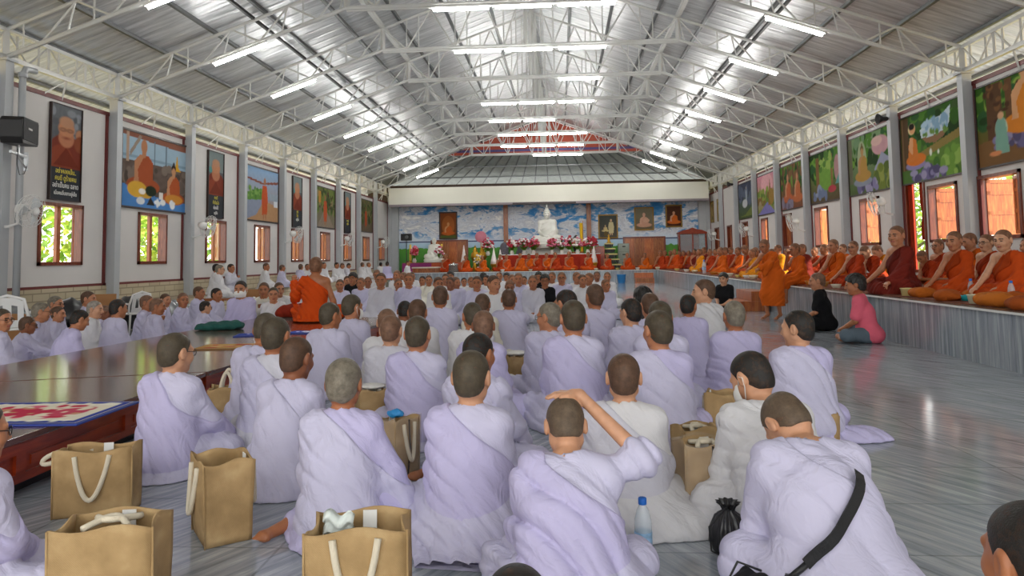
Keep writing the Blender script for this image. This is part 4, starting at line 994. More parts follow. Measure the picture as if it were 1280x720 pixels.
B3 = [('g', '5b4c36', '6f8a4a'), ('s', 70, GREEN, 6, .08, (0, .45, 1, 1)), ('e', .5, .5, .24, .3, '6f9a3f'), ('r', .2, .2, .3, .9, '7a5a36'), ('r', .66, .2, .72, .9, '8a6a40'), ('s', 24, ['4f7a32', '8fae55'], 3, .05, (.3, .62, .7, .95)), ('e', .85, .6, .09, .25, 'b08a8a'), ('p', [(.78, .3), (.9, .5), (.98, .3)], '5f9a94'), ('s', 12, ['6b7896', '8a94ac'], 9, .06, (.1, .08, .5, .25)), ('e', .68, .22, .12, .07, 'b0404a'), ('n', .1, 3)]
B4 = [('g', '7a4a36', '5a6a3a'), ('s', 60, GREEN + ['7a5a3a'], 8, .07, (0, .5, 1, 1))] + [('r', x, .3, x + .05, 1, '6a4a38') for x in (.1, .3, .5, .7, .88)] + [('m', .3, .25, .36, 'b5603a', 'c28a68'), ('m', .68, .22, .36, 'b8683f', 'c28a68'), ('s', 12, ['6a6478', '827c90'], 5, .07, (.05, .04, .5, .18)), ('n', .1, 4)]
B5 = [('g', '7a8a4a', 'd690a0'), ('e', .5, .75, .3, .3, 'e0a8ae'), ('s', 60, ['5f7a35', '8a9a45', '7a5f35'], 9, .07, (0, .2, 1, .6)), ('p', [(.0, .0), (.5, .3), (.9, 0)], '7f7ab5'), ('p', [(.55, .2), (.65, .9), (.75, .2)], '8a6a35'), ('e', .72, .42, .12, .2, '9a7a3a'), ('n', .12, 4)]
B6 = [('g', '4a5a35', '4d566a'), ('s', 40, ['3f4658', '5a6478'], 5, .09, (0, .4, 1, 1)), ('p', [(.4, .1), (.8, .3), (1, .05), (0, .05)], '6f7a3f'), ('f', .5, .35, .55, '9aa4b0', 'b0a89a'), ('e', .4, .42, .16, .12, 'c0c4c8'), ('n', .12, 4)]
BL = ['painting of a teacher on a rock with three kneeling listeners under trees', 'painting of a seated teacher with a jagged pale vision above a garden', 'painting of a haloed figure on a rock beside a pink sky', 'painting of a leafy grove with a red flower patch by grey rocks', 'brownish painting of figures meeting among tree trunks', 'painting with a pink sky above a purple stream', 'dark blue-grey night painting with pale figures']
for k, (ops, lb) in enumerate(zip((B0, B1, B2, B3, B4, B5, B6), BL)):
    picture('painting', (XR + .099, Y0 + DY * (k - .5) , 2.76), *RGT, 2.55, 1.5, ops, lb, 'painting', 'large scripture paintings', n=120 if k < 4 else 80, frame=.03, tilt=(0, 0, 0))
GF = [('g', '9a8a55', 'c0ac6a'), ('r', .2, .1, .8, .9, '6f6a4a'), ('e', .5, .5, .2, .25, 'a8905a'), ('n', .1, 4)]
for y, lb in ((35.9, 'small gilt-framed picture next to the dark blue-grey painting'), (37.4, 'small gilt-framed picture beside the far corner column')):
    picture('framed_picture', (XR + .099, y, 2.95), *RGT, .5, 1.0, GF, lb, 'picture', 'gilt-framed pictures on the side wall', frame=.06, fm='goldframe', n=30)
# portraits on the mural
def hang(x0, x1, z0, z1, ops, label, fm):
    return picture('framed_portrait', ((x0 + x1) / 2, YB - .051, z0), *BCK, x1 - x0, z1 - z0, ops, label, 'picture', 'framed portraits hung on the mural', frame=.07, fm=fm, n=60, depth=.07)
hang(-6.46, -5.6, 2.36, 3.72, [('g', '5a3a22', '8a4a26'), ('e', .5, .5, .4, .4, '9a5a2c'), ('m', .5, .2, .75, 'b55a26', 'c08a58'), ('r', .0, 0, 1, .1, '4a5a2a'), ('n', .08, 2)], 'dark-framed portrait of a monk leaning forward in orange light', 'darkframe')
hang(2.17, 3.08, 2.26, 3.42, [('g', '55504a', '4a4f4c'), ('n', .1, 2), ('f', .68, .1, .75, 'cbbf95', 'c9ab88'), ('m', .34, .3, .38, 'd1c08a', 'c2a27c'), ('e', .36, .16, .12, .12, '6a5a3a')], 'gilt-framed portrait of a pale couple, one seated and one standing', 'goldframe')
hang(4.1, 5.0, 2.66, 3.77, [('g', '6a5f4a', '7f7a66'), ('m', .5, .2, .8, 'c89a82', 'd0a48c'), ('e', .62, .42, .2, .1, 'd0a48c'), ('n', .06, 3)], 'gilt-framed portrait of a bare-shouldered elder with clasped hands', 'goldframe')
hang(5.76, 6.5, 2.8, 3.87, [('g', '4a2a1e', '5a3a2a'), ('m', .5, .2, .85, 'd06a2c', 'cf9a78'), ('n', .05, 3)], 'gilt-framed portrait of a monk in bright orange robe', 'goldframe')

# ------------------------------------------------------------------ stage, dais and their furniture
st = empty('stage', (0, 0, 0), 0, 'raised grey marble stage running along the painted wall and round the back', 'stage')
b = MB(); b.box((SX + .03, -3, 0), (XR + .09, YB - .06, SH - .03)); b.box((-7.1, SYB + .03, 0), (SX + .03, YB - .06, SH - .03)); b.build('riser', M['riser'], st)
b = MB(); b.box((SX, -3, SH - .03), (XR + .09, YB - .06, SH)); b.box((-7.15, SYB, SH - .03), (SX, YB - .06, SH)); b.build('deck', mat('brown_grey_deck', hx('74655b'), .25, var=.2, scale=2), st)
b = MB(); b.box((SX - .012, -3, SH - .028), (SX, SYB, SH - .006)); b.box((-7.15, SYB - .012, SH - .028), (SX, SYB, SH - .006)); b.build('nosing', M['white'], st)
for yb_ in ():
    pass
def dais(name, pts, z, label, edge):
    """low wooden dais from its outline (seen from above); edge: which sides carry panels"""
    o = empty(name, (pts[0][0], pts[0][1], 0), 0, label, 'dais', 'low wooden daises'); ox, oy = pts[0]
    q = [(x - ox, y - oy) for x, y in pts]
    b = MB(); b.prism(q, 2, z - .035, z); b.build('top', M['darkwood'], o, bevel=.004)
    cx = sum(p[0] for p in q) / len(q); cy = sum(p[1] for p in q) / len(q)
    ins = lambda p, t: (p[0] + (cx - p[0]) * t / max(.5, abs(cx - p[0])), p[1] + (cy - p[1]) * t / max(.5, abs(cy - p[1])))
    b = MB(); b.prism([ins(p, .14) for p in q], 2, 0, .08); b.build('plinth', M['black'], o)
    b = MB(); b.prism([ins(p, .05) for p in q], 2, .08, z - .035, 0); b.build('body', M['redwood'], o)
    b = MB(); n = len(q)
    for i in edge:
        a, c = Vector((*ins(q[i], .05), 0)), Vector((*ins(q[(i + 1) % n], .05), 0)); d = (c - a); L = d.length; d.normalize(); nn = Vector((d.y, -d.x, 0))
        Mx = Matrix((d, nn, Vector((0, 0, 1)))).transposed().to_4x4(); Mx.translation = a
        b.box((0, 0, z - .105), (L, .018, z - .035), 0, Mx); b.box((0, 0, .08), (L, .018, .125), 0, Mx)
        m = max(1, round(L / .95))
        for j in range(m + 1): x = j * L / m; b.box((max(0, x - .035), 0, .12), (min(L, x + .035), .018, z - .1), 0, Mx)
        for j in range(m): x = j * L / m; b.box((x + .09, 0, .15), (x + L / m - .09, .008, z - .13), 0, Mx)
    b.build('panelling', M['redwood'], o); return o
DZ = .33
dais('wooden_dais', [(-2.72, 1.6), (-2.84, 5.57), (-4.98, 4.95), (-4.98, 1.6)], DZ, 'red wooden dais with dark polished top, nearer module carrying the blue-bordered mat', (0,))
dais('wooden_dais', [(-2.845, 5.60), (-2.47, 9.8), (-2.55, 10.85), (-4.75, 10.9), (-4.98, 4.98)], DZ, 'red wooden dais with dark polished top, far module where the teaching monk sits', (0, 1))

def rug(name, img, W, H, loc, rz, label, cat, border, group=None):
    o = empty(name, loc, rz, label, cat, group); h, w = img.shape[:2]
    b = MB(); b.cbox((0, 0, .006), (W, H, .012)); b.build('mat_edge', M['tint'], o, col=border, bevel=.004)
    us = (np.arange(w) / (w - 1) - .5) * (W - .05); vs = (np.arange(h) / (h - 1) - .5) * (H - .05)
    V = np.stack(np.broadcast_arrays(us[None, :], vs[:, None], np.full((h, w), .0135)), -1).reshape(-1, 3)
    i = np.arange(w * h).reshape(h, w); F = np.stack([i[:-1, :-1], i[:-1, 1:], i[1:, 1:], i[1:, :-1]], -1).reshape(-1, 4)
    me = np_mesh('mat_pattern', V, F, [M['paint']]); ca = me.color_attributes.new('paint', 'FLOAT_COLOR', 'POINT')
    c = np.ones((w * h, 4), np.float32); c[:, :3] = img.reshape(-1, 3); ca.data.foreach_set('color', c.ravel()); link('mat_pattern', me, o); return o
MATP = [('g', 'e6dcc8', 'e6dcc8'), ('r', 0, 0, 1, .10, '2b3f9a'), ('r', 0, .9, 1, 1, '2b3f9a'), ('r', 0, 0, .05, 1, '2b3f9a'), ('r', .95, 0, 1, 1, '2b3f9a'), ('s', 40, ['c5264a', 'd8607a', 'e6dcc8'], 3, .05, (.15, .2, .85, .8)), ('e', .4, .5, .26, .2, 'c22b4c'), ('e', .75, .5, .12, .2, 'c8455e'), ('s', 26, ['e9dfc6', 'c9a774'], 4, .03, (.2, .25, .9, .75)), ('s', 24, ['f0ead9'], 8, .03, (.05, .06, .95, .14)), ('s', 24, ['f0ead9'], 9, .03, (.05, .86, .95, .94))]
p = at(40, 519, Z=DZ); rug('prayer_mat', paint(90, 60, MATP), .95, .62, (p.x - .02, p.y + .02, DZ), R(2), 'flower-patterned prayer mat with blue border on the near dais', 'mat', hx('233a8e'))
p = at(293, 434, Z=DZ); rug('prayer_mat', paint(50, 30, [('g', 'b98a4c', 'c79a58'), ('s', 20, ['b03a2a', 'd8b27a'], 3, .08, (.1, .1, .9, .9))]), .72, .42, (p.x, p.y, DZ), R(5), 'tan and red prayer mat on the far dais behind the bowed heads', 'mat', hx('8a6232'))
p = at(322, 419, Z=DZ); rug('prayer_mat', paint(50, 30, [('g', '2b45a5', '30489a'), ('s', 12, ['e8e4f0', '5a70c0'], 3, .06, (.2, .2, .8, .8))]), .5, .34, (p.x, p.y, DZ), R(14), 'blue prayer mat beyond the tan one on the far dais', 'mat', hx('22398a'))
p = at(382, 416, Z=DZ); rug('prayer_mat', paint(50, 30, [('g', '3350b0', '3350b0'), ('s', 12, ['f2eef6'], 3, .08, (.2, .2, .8, .8))]), .42, .3, (p.x, p.y, DZ), R(-8), 'small blue and white mat at the dais edge in front of the monk', 'mat', hx('22398a'))
p = at(383, 399, Z=DZ); rug('sitting_mat', paint(30, 20, [('g', '3a2018', '3a2018')]), 1.1, .8, (p.x, p.y + .35, DZ), R(4), 'dark red sitting mat under the teaching monk', 'mat', hx('4a2418'))
def pouch(name, loc, r, col, label, rz=0, cat='bag'):
    f = Field(np.arange(-r[0] * 1.4, r[0] * 1.4, r[0] / 16), np.arange(-r[1] * 1.4, r[1] * 1.4, r[1] / 12), np.arange(-.01, r[2] * 1.5, r[2] / 9))
    f.ell((0, 0, r[2] * .45), (r[0], r[1], r[2] * .6), .02); f.ell((r[0] * .5, .02, r[2] * .6), (r[0] * .45, r[1] * .7, r[2] * .5), .03); f.ell((-r[0] * .6, 0, r[2] * .3), (r[0] * .5, r[1] * .9, r[2] * .35), .03)
    X, Y, Z = f.ax[0][:, None, None], f.ax[1][None, :, None], f.ax[2][None, None, :]
    d = f.d + .008 * np.sin(40 * X + 25 * Y + 3 * np.sin(20 * Z)) + .004 * np.sin(70 * Y - 50 * Z); d = np.maximum(d, .002 - Z).astype(np.float32)
    V, F = surfnet(d, *f.ax); o = link(name, np_mesh(name, V, F, [M['cloth']]), None, loc, (0, 0, rz), col); return tag(o, label, cat)
p = at(276, 412, Z=DZ); pouch('folded_shawl', (p.x, p.y, DZ), (.30, .16, .10), hx('27554f'), 'dark green folded shawl lying on the dais', R(15), 'shawl')
p = at(358, 398, Z=DZ); pouch('shoulder_bag', (p.x, p.y + .2, DZ), (.22, .16, .2), hx('8a2a18'), 'red-brown cloth bag slumped beside the teaching monk')

def steps(loc, w, d, h, label, rz=0):
    o = empty('wooden_step', loc, rz, label, 'step', 'wooden steps up to the stage')
    MB().box((-w / 2, 0, 0), (w / 2, d, h * .5)).build('lower_tread', M['teak'], o, bevel=.008); MB().box((-w / 2, d * .5, h * .5), (w / 2, d, h)).build('upper_tread', M['teak'], o, bevel=.008)
    b = MB(); b.box((-w / 2 + .06, -.01, .04), (w / 2 - .06, 0, h * .45)); b.build('panel', M['cabwood'], o); return o
p = at(932, 389, Z=0); steps((SX - .75, p.y + .6, 0), 1.3, .72, .42, 'wooden step against the stage under the standing monk', R(-90))
p = at(813, 356, Z=0); steps((p.x, SYB - .62, 0), .85, .6, .46, 'small wooden step against the far run of the stage')
b = empty('bucket', at(777, 354, Z=0), 0, 'blue plastic bucket on the floor before the far stage', 'bucket')
MB().lathe([(.15, 0), (.155, .01), (.20, .36), (.215, .37), (.215, .40), (.20, .40), (.19, .37), (.15, .03)], 20).build('pail', M['tint'], b, col=hx('2a7fc0')); MB().tube([(.2 * math.cos(t * PI / 8), .02, .38 - .16 * math.sin(t * PI / 8)) for t in range(9)], .006, 6).build('handle', M['white'], b)

# ------------------------------------------------------------------ jute tote bags
def tote(W=.38, D=.19, H=.36, seed=0, open_=1.0, skew=0):
    """open-topped bag with a folded mouth, wrinkled sides, inner lining"""
    rs = random.Random(seed); n = 40; m = 14; V = []; F = []
    def ring(t, ins):
        out = []
        for i in range(n):
            s = i / n * 4; k = int(s); fr = s - k; a, c = W / 2 - ins, D / 2 * (.94 + .14 * t * open_) - ins
            P_ = [(-a, -c), (a, -c), (a, c), (-a, c)]; p, q = P_[k], P_[(k + 1) % 4]
            x, y = p[0] + (q[0] - p[0]) * fr, p[1] + (q[1] - p[1]) * fr
            sag = math.sin(fr * PI) * (.018 * math.sin(t * PI) if k % 2 == 0 else -.022 * t)
            x += (0 if k % 2 == 0 else sag * (1 if k == 1 else -1)); y += (sag * (-1 if k == 0 else 1) if k % 2 == 0 else 0)
            wob = .006 * math.sin(9 * t + i * .9 + seed) * math.sin(t * PI) + .004 * math.sin(5.3 * t + i * .5 + seed * 2)
            z = H * t + (.010 * math.sin(i * .7 + seed) * t if t > .8 else 0)
            out.append((x * (1 + wob) + skew * t, y * (1 + wob * 2), z + .002))
        return out
    for t in range(m + 1): V += ring(t / m, 0)
    for t in range(m, 0, -1): V += ring(t / m, .006)
    tot = 2 * m + 1
    for r in range(tot - 1):
        for i in range(n): F.append((r * n + i, r * n + (i + 1) % n, (r + 1) * n + (i + 1) % n, (r + 1) * n + i))
    F.append(tuple(range(n))[::-1]); F.append(tuple((tot - 1) * n + i for i in range(n)))
    return V, F
def bag(px, py, rz, label, seed, W=.38, D=.19, H=.36, handles=('flop', 'flop'), clear=False, Z=0, tagged=True, extra=None, pos=None):
    loc = Vector(pos) if pos else at(px, py, Z=Z)
    o = empty('tote_bag', loc, rz, label, 'bag', 'jute tote bags on the floor'); V, F = tote(W, D, H, seed)
    b = MB(); b.add(V, F, 0, False); q = b.build('body', M['burlap'], o)
    for p in q.data.polygons: p.use_smooth = True
    b = MB(); b.box((-.004, -D / 2 * 1.02 - .006, .01), (.004, -D / 2 * 1.02 + .0, H * .97)) if False else None
    for x in (-1, 1):
        MB().tube([(x * W / 2, -D / 2 * .96, .0), (x * W / 2, -D / 2 * 1.0, H * .5), (x * W / 2, -D / 2 * 1.06, H)], .004, 5).build('seam', M['burlap'], o)
    for y, hd in zip((-1, 1), handles):
        yo = y * (D / 2 * 1.08 + .008); x0 = W * .22; pts = []
        for i in range(17):
            t = i / 16; a = PI * t; x = -x0 + 2 * x0 * t
            if hd == 'flop': pts.append((x * 1.0, yo + y * .02 * math.sin(a), H - .02 - .20 * math.sin(a) ** .8))
            elif hd == 'side': pts.append((x * .6 - .10 - .20 * math.sin(a), yo + y * .03 * math.sin(a), H - .03 + .03 * math.sin(a) - .16 * math.sin(a) * (1 - t)))
            elif hd == 'up': pts.append((x * .8, yo * .7, H - .02 + .13 * math.sin(a) ** .7))
            else: pts.append((x, yo * .55 - y * .07 * math.sin(a), H - .01 + .015 * math.sin(a)))
        MB().tube(pts, .0115, 8).build('handle', M['rope'], o)
    if tagged: MB().box((.0, D / 2 * .98 - .012, H * .84), (.045, D / 2 * .98 - .009, H + .005)).build('sewn_tag', M['paper'], o)
    if clear:
        V2 = [(x * 1.05, y * 1.1, z * 1.03 + .001) for x, y, z in V[:len(V) // 2 + 20]]; n = 40; k = len(V2) // n
        b = MB(); b.add(V2[:k * n], [(r * n + i, r * n + (i + 1) % n, (r + 1) * n + (i + 1) % n, (r + 1) * n + i) for r in range(k - 1) for i in range(n)], 0, True); b.build('plastic_cover', M['wrap'], o); MB().tube([(0, -D / 2 * .97 - .006, .004), (0, -D / 2 * 1.05 - .018, H * .5), (0, -D / 2 * 1.08 - .008, H)], .005, 6).build('dark_seam', M['darkframe'], o)
    return o
M['wrap'] = m_glassy('crinkled_clear_wrap', hx('e6ded2'), .16, .12)
BG = [(122, 640, R(14), 'jute tote bag against the dais with one rope handle flung out', 1, dict(handles=('flop', 'side'), W=.35, D=.15, H=.31)),
      (277, 668, R(-52), 'upright jute tote bag between the two nearest floor sitters, white tag showing', 2, dict(handles=('flop', 'flop'), W=.28, D=.20, H=.34)),
      (138, 790, R(10), 'jute tote bag cut by the bottom edge, rope handles folded inside', 3, dict(handles=('in', 'in'), W=.32, D=.17)),
      (450, 800, R(8), 'jute tote bag at the bottom edge with a face mask lying inside', 4, dict(W=.315, H=.37, D=.18)),
      (284, 540, R(20), 'jute tote bag behind the sitter at the dais, twisted handle standing up', 5, dict(handles=('up', 'up'), W=.24, H=.32)),
      (497, 592, R(60), 'plastic-wrapped jute bag beside the grey-haired sitter, blue string on top', 6, dict(clear=True, W=.20, D=.15, H=.31)),
      (465, 540, R(30), 'pale-topped jute bag behind the grey-haired sitter', 7, dict(W=.22, D=.16, H=.30, handles=('in', 'in'))),
      (645, 478, R(40), 'jute bag lying open between the rows, white cloth on top', 8, dict(W=.28, D=.2, H=.26, handles=('in', 'flop'))),
      (884, 642, R(12), 'plastic-wrapped jute bag with dark seam and yellow packet, by the water bottle', 9, dict(clear=True, W=.26, D=.15, H=.33, handles=('in', 'in'))),
      (872, 592, R(20), 'jute bag with loose ropes just behind the plastic-wrapped one', 10, dict(W=.24, D=.14, H=.26, handles=('in', 'in'))),
      (904, 548, R(68), 'jute bag with rope handle before the masked sitter in white', 11, dict(W=.22, D=.18, H=.30)),
      (1034, 552, R(80), 'small jute bag peeking between the white shirt and the trailing lavender shawl', 12, dict(W=.16, D=.12, H=.18, handles=('in', 'in')))]
bags = [bag(x, y, r, l, s, **k) for x, y, r, l, s, k in BG]
o = bags[3]; b = MB(); n = 10; vs = [(.08 * (i / n - .5) * 1.2 - .07, .02 + .02 * math.sin(j * 2.2 + i * .3), .30 + .085 * j / 6 + .012 * math.sin(i * .9)) for i in range(n + 1) for j in range(7)]
mk = MB().add(vs, [(i * 7 + j, i * 7 + j + 1, (i + 1) * 7 + j + 1, (i + 1) * 7 + j) for i in range(n) for j in range(6)], 0, True).build('face_mask', mat('pale_green_mask', hx('dfe8e4'), .8), None, o.location, (0, 0, R(8))); tag(mk, 'pale green face mask lying in the open jute bag', 'mask'); so_ = mk.modifiers.new('solid', 'SOLIDIFY'); so_.thickness = .003
def crumple(name, loc, r, m_, label, cat, seed=0, rz=0):
    f = Field(np.arange(-r[0] * 1.3, r[0] * 1.3, r[0] / 11), np.arange(-r[1] * 1.3, r[1] * 1.3, r[1] / 11), np.arange(-r[2] * 1.3, r[2] * 1.3, r[2] / 9)); f.ell((0, 0, 0), r, .01)
    X, Y, Z = f.ax[0][:, None, None], f.ax[1][None, :, None], f.ax[2][None, None, :]; q = min(r); w_ = 2.4 / q
    d = f.d + q * .16 * np.sin(w_ * X + seed + 2 * np.sin(w_ * .7 * Z)) * np.sin(w_ * 1.2 * Y - w_ * .6 * Z + seed) + q * .1 * np.abs(np.sin(w_ * 1.7 * (X + Y) + seed * 2))
    V, F = surfnet(d.astype(np.float32), *f.ax); return tag(link(name, np_mesh(name, V, F, [m_]), None, Vector(loc) + Vector((0, 0, r[2] * .95)), (0, 0, rz)), label, cat)
M['bluestring'] = mat('blue_plastic_string', hx('2f8fd0'), .5); M['yellowpack'] = mat('yellow_packet', hx('d8c33a'), .4); M['whitecloth'] = mat('white_cloth', hx('e2e0da'), .85)
crumple('string_bundle', bags[5].location + Vector((-.01, 0, .31)), (.05, .03, .025), M['bluestring'], 'blue plastic string bundle on the wrapped bag', 'string', 2)
crumple('cloth_bundle', bags[7].location + Vector((0, 0, .26)), (.12, .08, .025), M['whitecloth'], 'white cloth crumpled on the open bag between the rows', 'cloth', 3)
crumple('cloth_bundle', bags[6].location + Vector((0, 0, .30)), (.10, .07, .02), M['whitecloth'], 'white cloth folded over the pale-topped bag', 'cloth', 5)
crumple('snack_packet', bags[8].location + Vector((-.02, -.13, 0)), (.05, .03, .03), M['yellowpack'], 'yellow snack packet at the foot of the wrapped bag', 'packet', 4)

# ------------------------------------------------------------------ bottles, bowls, cushions
def bottle_parts(cap_col=hx('1f6fd0')):
    body = MB().lathe([(.028, 0), (.032, .004), (.032, .05), (.030, .055), (.032, .06), (.032, .10), (.030, .105), (.032, .11), (.031, .15), (.022, .185), (.0135, .20), (.0135, .21)], 18).mesh('bottle', [M['clear']])
    lab = MB().lathe([(.0326, .062), (.0328, .064), (.0328, .108), (.0326, .11)], 18).mesh('label', [mat('white_blue_label', hx('9cc3e6'), .5, var=.5, scale=40)])
    cp = MB().lathe([(.015, .205), (.0155, .206), (.0155, .226), (.014, .228)], 16).mesh('cap', [M['tint']]); return body, lab, cp
BOT = bottle_parts()
def bottle(loc, label, group='water bottles', s=1.0, col=hx('1f6fd0')):
    o = link('water_bottle', BOT[0], None, loc); o.scale = (s,) * 3; tag(o, label, 'bottle', group); link('label', BOT[1], o); link('cap', BOT[2], o, col=col); return o
bottle(at(805, 702, Z=0), 'clear water bottle with blue cap standing on the marble floor', s=1.08)
def bowl_mesh(): return MB().lathe([(.04, 0), (.05, .005), (.075, .05), (.085, .075), (.08, .075), (.07, .05), (.045, .012)], 18).mesh('bowl', [M['tintgloss']])
BOWL = bowl_mesh()
def bowl(loc, col, label, s=1.0, group='bowls along the stage edge'):
    o = link('bowl', BOWL, None, loc, col=col); o.scale = (s,) * 3; return tag(o, label, 'bowl', group)
def cushion_mesh(seed):
    f = Field(np.arange(-.32, .33, .013), np.arange(-.28, .29, .013), np.arange(-.01, .18, .008)); f.ell((0, 0, .062), (.19, .15, .078), .02)
    X, Y, Z = f.ax[0][:, None, None], f.ax[1][None, :, None], f.ax[2][None, None, :]
    d = f.d + .006 * np.sin(22 * X + 9 * Y + seed) + .006 * np.sin(17 * Y - 11 * X + 2 * seed) + .003 * np.sin(60 * X + seed); V, F = surfnet(np.maximum(d, .003 - Z).astype(np.float32), *f.ax)
    return np_mesh('cushion', V, F, [M['cloth']])
CUSH = [cushion_mesh(s) for s in (1, 4)]
def cushion(loc, rz, col, label, s=1.0, k=0):
    o = link('cushion', CUSH[k], None, loc, (0, 0, rz), col); o.scale = (s,) * 3; return tag(o, label, 'cushion', 'orange cushions on the stage')

def on_stage(px, py, X): p = at(px, py, X=X); return Vector((X, p.y, SH))
def edge_at(px, X): return Vector((X, at(px, 330, X=X).y, SH))
OC = [hx('b5601c'), hx('a8521a'), hx('bd6a24'), hx('9c4a1a')]
for i, (px, X, lb) in enumerate(((1151, 4.78, 'orange cushion at the stage edge between two yellow tubs'), (1183, 4.72, 'orange cushion at the stage edge beside the teal bowl'), (1240, 4.72, 'plump orange cushion at the stage edge next to a pale tub'), (1277, 4.68, 'orange cushion at the stage edge cut by the picture side'), (1222, 5.15, 'orange cushion set back behind the teal bowl'), (1268, 5.12, 'orange cushion set back near the picture side'), (1074, 4.8, 'orange cushion at the edge beside the bowing monks'))):
    cushion(edge_at(px, X), R(80 + 9 * i), OC[i % 4], lb, 1.05 if i != 2 else 1.2, i % 2)
def tub(px, X, lb, col=hx('d9c98a')):
    o = empty('food_tub', edge_at(px, X), 0, lb, 'tub', 'yellow food tubs on the stage edge')
    MB().lathe([(.07, 0), (.075, .005), (.09, .10), (.098, .105), (.098, .115), (.085, .115), (.08, .1), (.068, .012)], 18).build('pail', M['tintgloss'], o, col=col); MB().lathe([(.08, .09), (.083, .091), (.083, .098), (.0, .1)], 18).build('food', M['tint'], o, col=hx('c9a24a'))
tub(1106, 4.72, 'yellow plastic food tub on the stage edge near the pink shirt'); tub(1133, 4.72, 'yellow plastic food tub beside the first orange cushion'); tub(1218, 4.68, 'pale food tub tucked beside the plump orange cushion', hx('d6d2b4'))
bottle(edge_at(1136, 5.05), 'water bottle on the stage before the upright dark-robed monk', 'bottles on the stage', 1.15); bottle(edge_at(1212, 5.1), 'water bottle on the stage beside the reaching monk', 'bottles on the stage', 1.15); bottle(edge_at(1262, 5.1), 'water bottle on the stage near the outermost cushion', 'bottles on the stage', 1.15); bottle(edge_at(880, 4.75), 'large water bottle on the far part of the stage edge', 'bottles on the stage', 2.0)
bowl(edge_at(1207, 4.85), hx('2aa0a8'), 'teal bowl on the stage between cushions', 1.1); bowl(edge_at(1190, 5.2), hx('d9d4cc'), 'white bowl set back behind the teal bowl', 1.0)
o = empty('food_tray', edge_at(1232, 5.9), 0, 'bright steel food trays stacked by the seated monks', 'tray'); MB().lathe([(.2, 0), (.22, .02), (.22, .03), (.19, .012)], 24).build('lower_tray', M['steelpot'], o); MB().lathe([(.13, .03), (.17, .08), (.18, .09), (.12, .035)], 24).build('dish', M['steelpot'], o)
o = empty('low_tray_table', edge_at(1160, 5.6), R(10), 'low brown tray table before the seated monks', 'table'); MB().lathe([(.26, .17), (.28, .175), (.28, .20), (.25, .2), (.24, .185)], 24).build('top', M['cabwood'], o); MB().lathe([(.16, 0), (.17, .01), (.10, .08), (.14, .17)], 20).build('pedestal', M['cabwood'], o)
rs = random.Random(5)
names = ['pale yellow', 'white', 'cream', 'orange', 'tan', 'ivory']; cols = [hx('dcc878'), hx('e8e6e0'), hx('e0d6b8'), hx('c87a28'), hx('b98a4c'), hx('ddd8c4')]
pxs = [846, 858, 868, 892, 901, 911, 922, 933, 941, 1012, 1027, 1044]
for i, px in enumerate(pxs):
    bowl(edge_at(px, 4.7), cols[i % 6], '%s offering bowl, %s from the far corner along the stage edge' % (names[i % 6], ORD[i]), 1.0 + .4 * rs.random())
for i, px in enumerate((628, 663, 690, 716, 745, 772, 797, 822)):
    p = at(px, 335, Y=SYB + .3); bowl((p.x, SYB + .3, SH), cols[(i + 1) % 6], '%s offering bowl before the back-row monks, %s from the altar end' % (names[(i + 1) % 6], ORD[i]), 1.1 + .3 * rs.random())
for i, (ya, yb) in enumerate(((8.0, 16.0), (16.2, 31.5))):
    tag(MB().box((4.6, ya, SH), (5.6, yb, SH + .012)).build('carpet_runner', mat('brown_red_carpet_%d' % i, hx('7a3d24'), .9, var=.3, scale=8, bmp=.3)), ['brown-red carpet runner under the nearer seated monks', 'brown-red carpet runner under the distant seated monks'][i], 'carpet', 'carpet runners on the stage')

# ------------------------------------------------------------------ wall fans, loudspeakers, pipe
def fan_parts():
    cage = MB()
    for r, y in ((.22, .0), (.21, .05), (.205, -.045), (.14, .07), (.14, -.06), (.06, .08)): cage.tube([(r * math.cos(t * PI / 14), y, r * math.sin(t * PI / 14)) for t in range(28)], .004, 5, closed=True)
    for i in range(20):
        a = 2 * PI * i / 20; c, s = math.cos(a), math.sin(a); cage.tube([(.05 * c, .082, .05 * s), (.14 * c, .07, .14 * s), (.21 * c, .05, .21 * s), (.22 * c, 0, .22 * s), (.205 * c, -.045, .205 * s), (.1 * c, -.065, .1 * s)], .002, 4)
    cage.lathe([(.0, 0), (.055, 0), (.055, .012), (.0, .016)], 16, M=Matrix.Translation((0, .08, 0)) @ Matrix.Rotation(R(-90), 4, 'X'))
    bl = MB()
    for i in range(3):
        a = 2 * PI * i / 3; vs = []
        for j in range(7):
            t = j / 6; r = .03 + .16 * t; w_ = .35 + .55 * math.sin(t * PI * .75)
            for k in (-1, 0, 1): q = a + k * w_ * .5; vs.append((r * math.cos(q), .01 + .02 * k, r * math.sin(q)))
        bl.add(vs, [(j * 3 + k, j * 3 + k + 1, (j + 1) * 3 + k + 1, (j + 1) * 3 + k) for j in range(6) for k in range(2)], 0, True)
    mo = MB().lathe([(.03, .0), (.07, .02), (.075, .1), (.05, .15), (.0, .155)], 18, M=Matrix.Rotation(R(90), 4, 'X') @ Matrix.Translation((0, 0, .05)))
    br = MB(); br.tube([(0, -.17, -.02), (0, -.17, -.16), (0, -.30, -.20), (0, -.40, -.20)], .02, 8); br.cbox((0, -.41, -.16), (.11, .03, .22)); br.tube([(.02, -.4, -.26), (.05, -.38, -.36), (.03, -.41, -.46)], .004, 5)
    return cage.mesh('cage', [M['white']]), bl.mesh('blades', [mat('pale_fan_blade', hx('d5dadd'), .3)]), mo.mesh('motor', [M['white']]), br.mesh('wall_arm', [M['white']])
FAN = fan_parts()
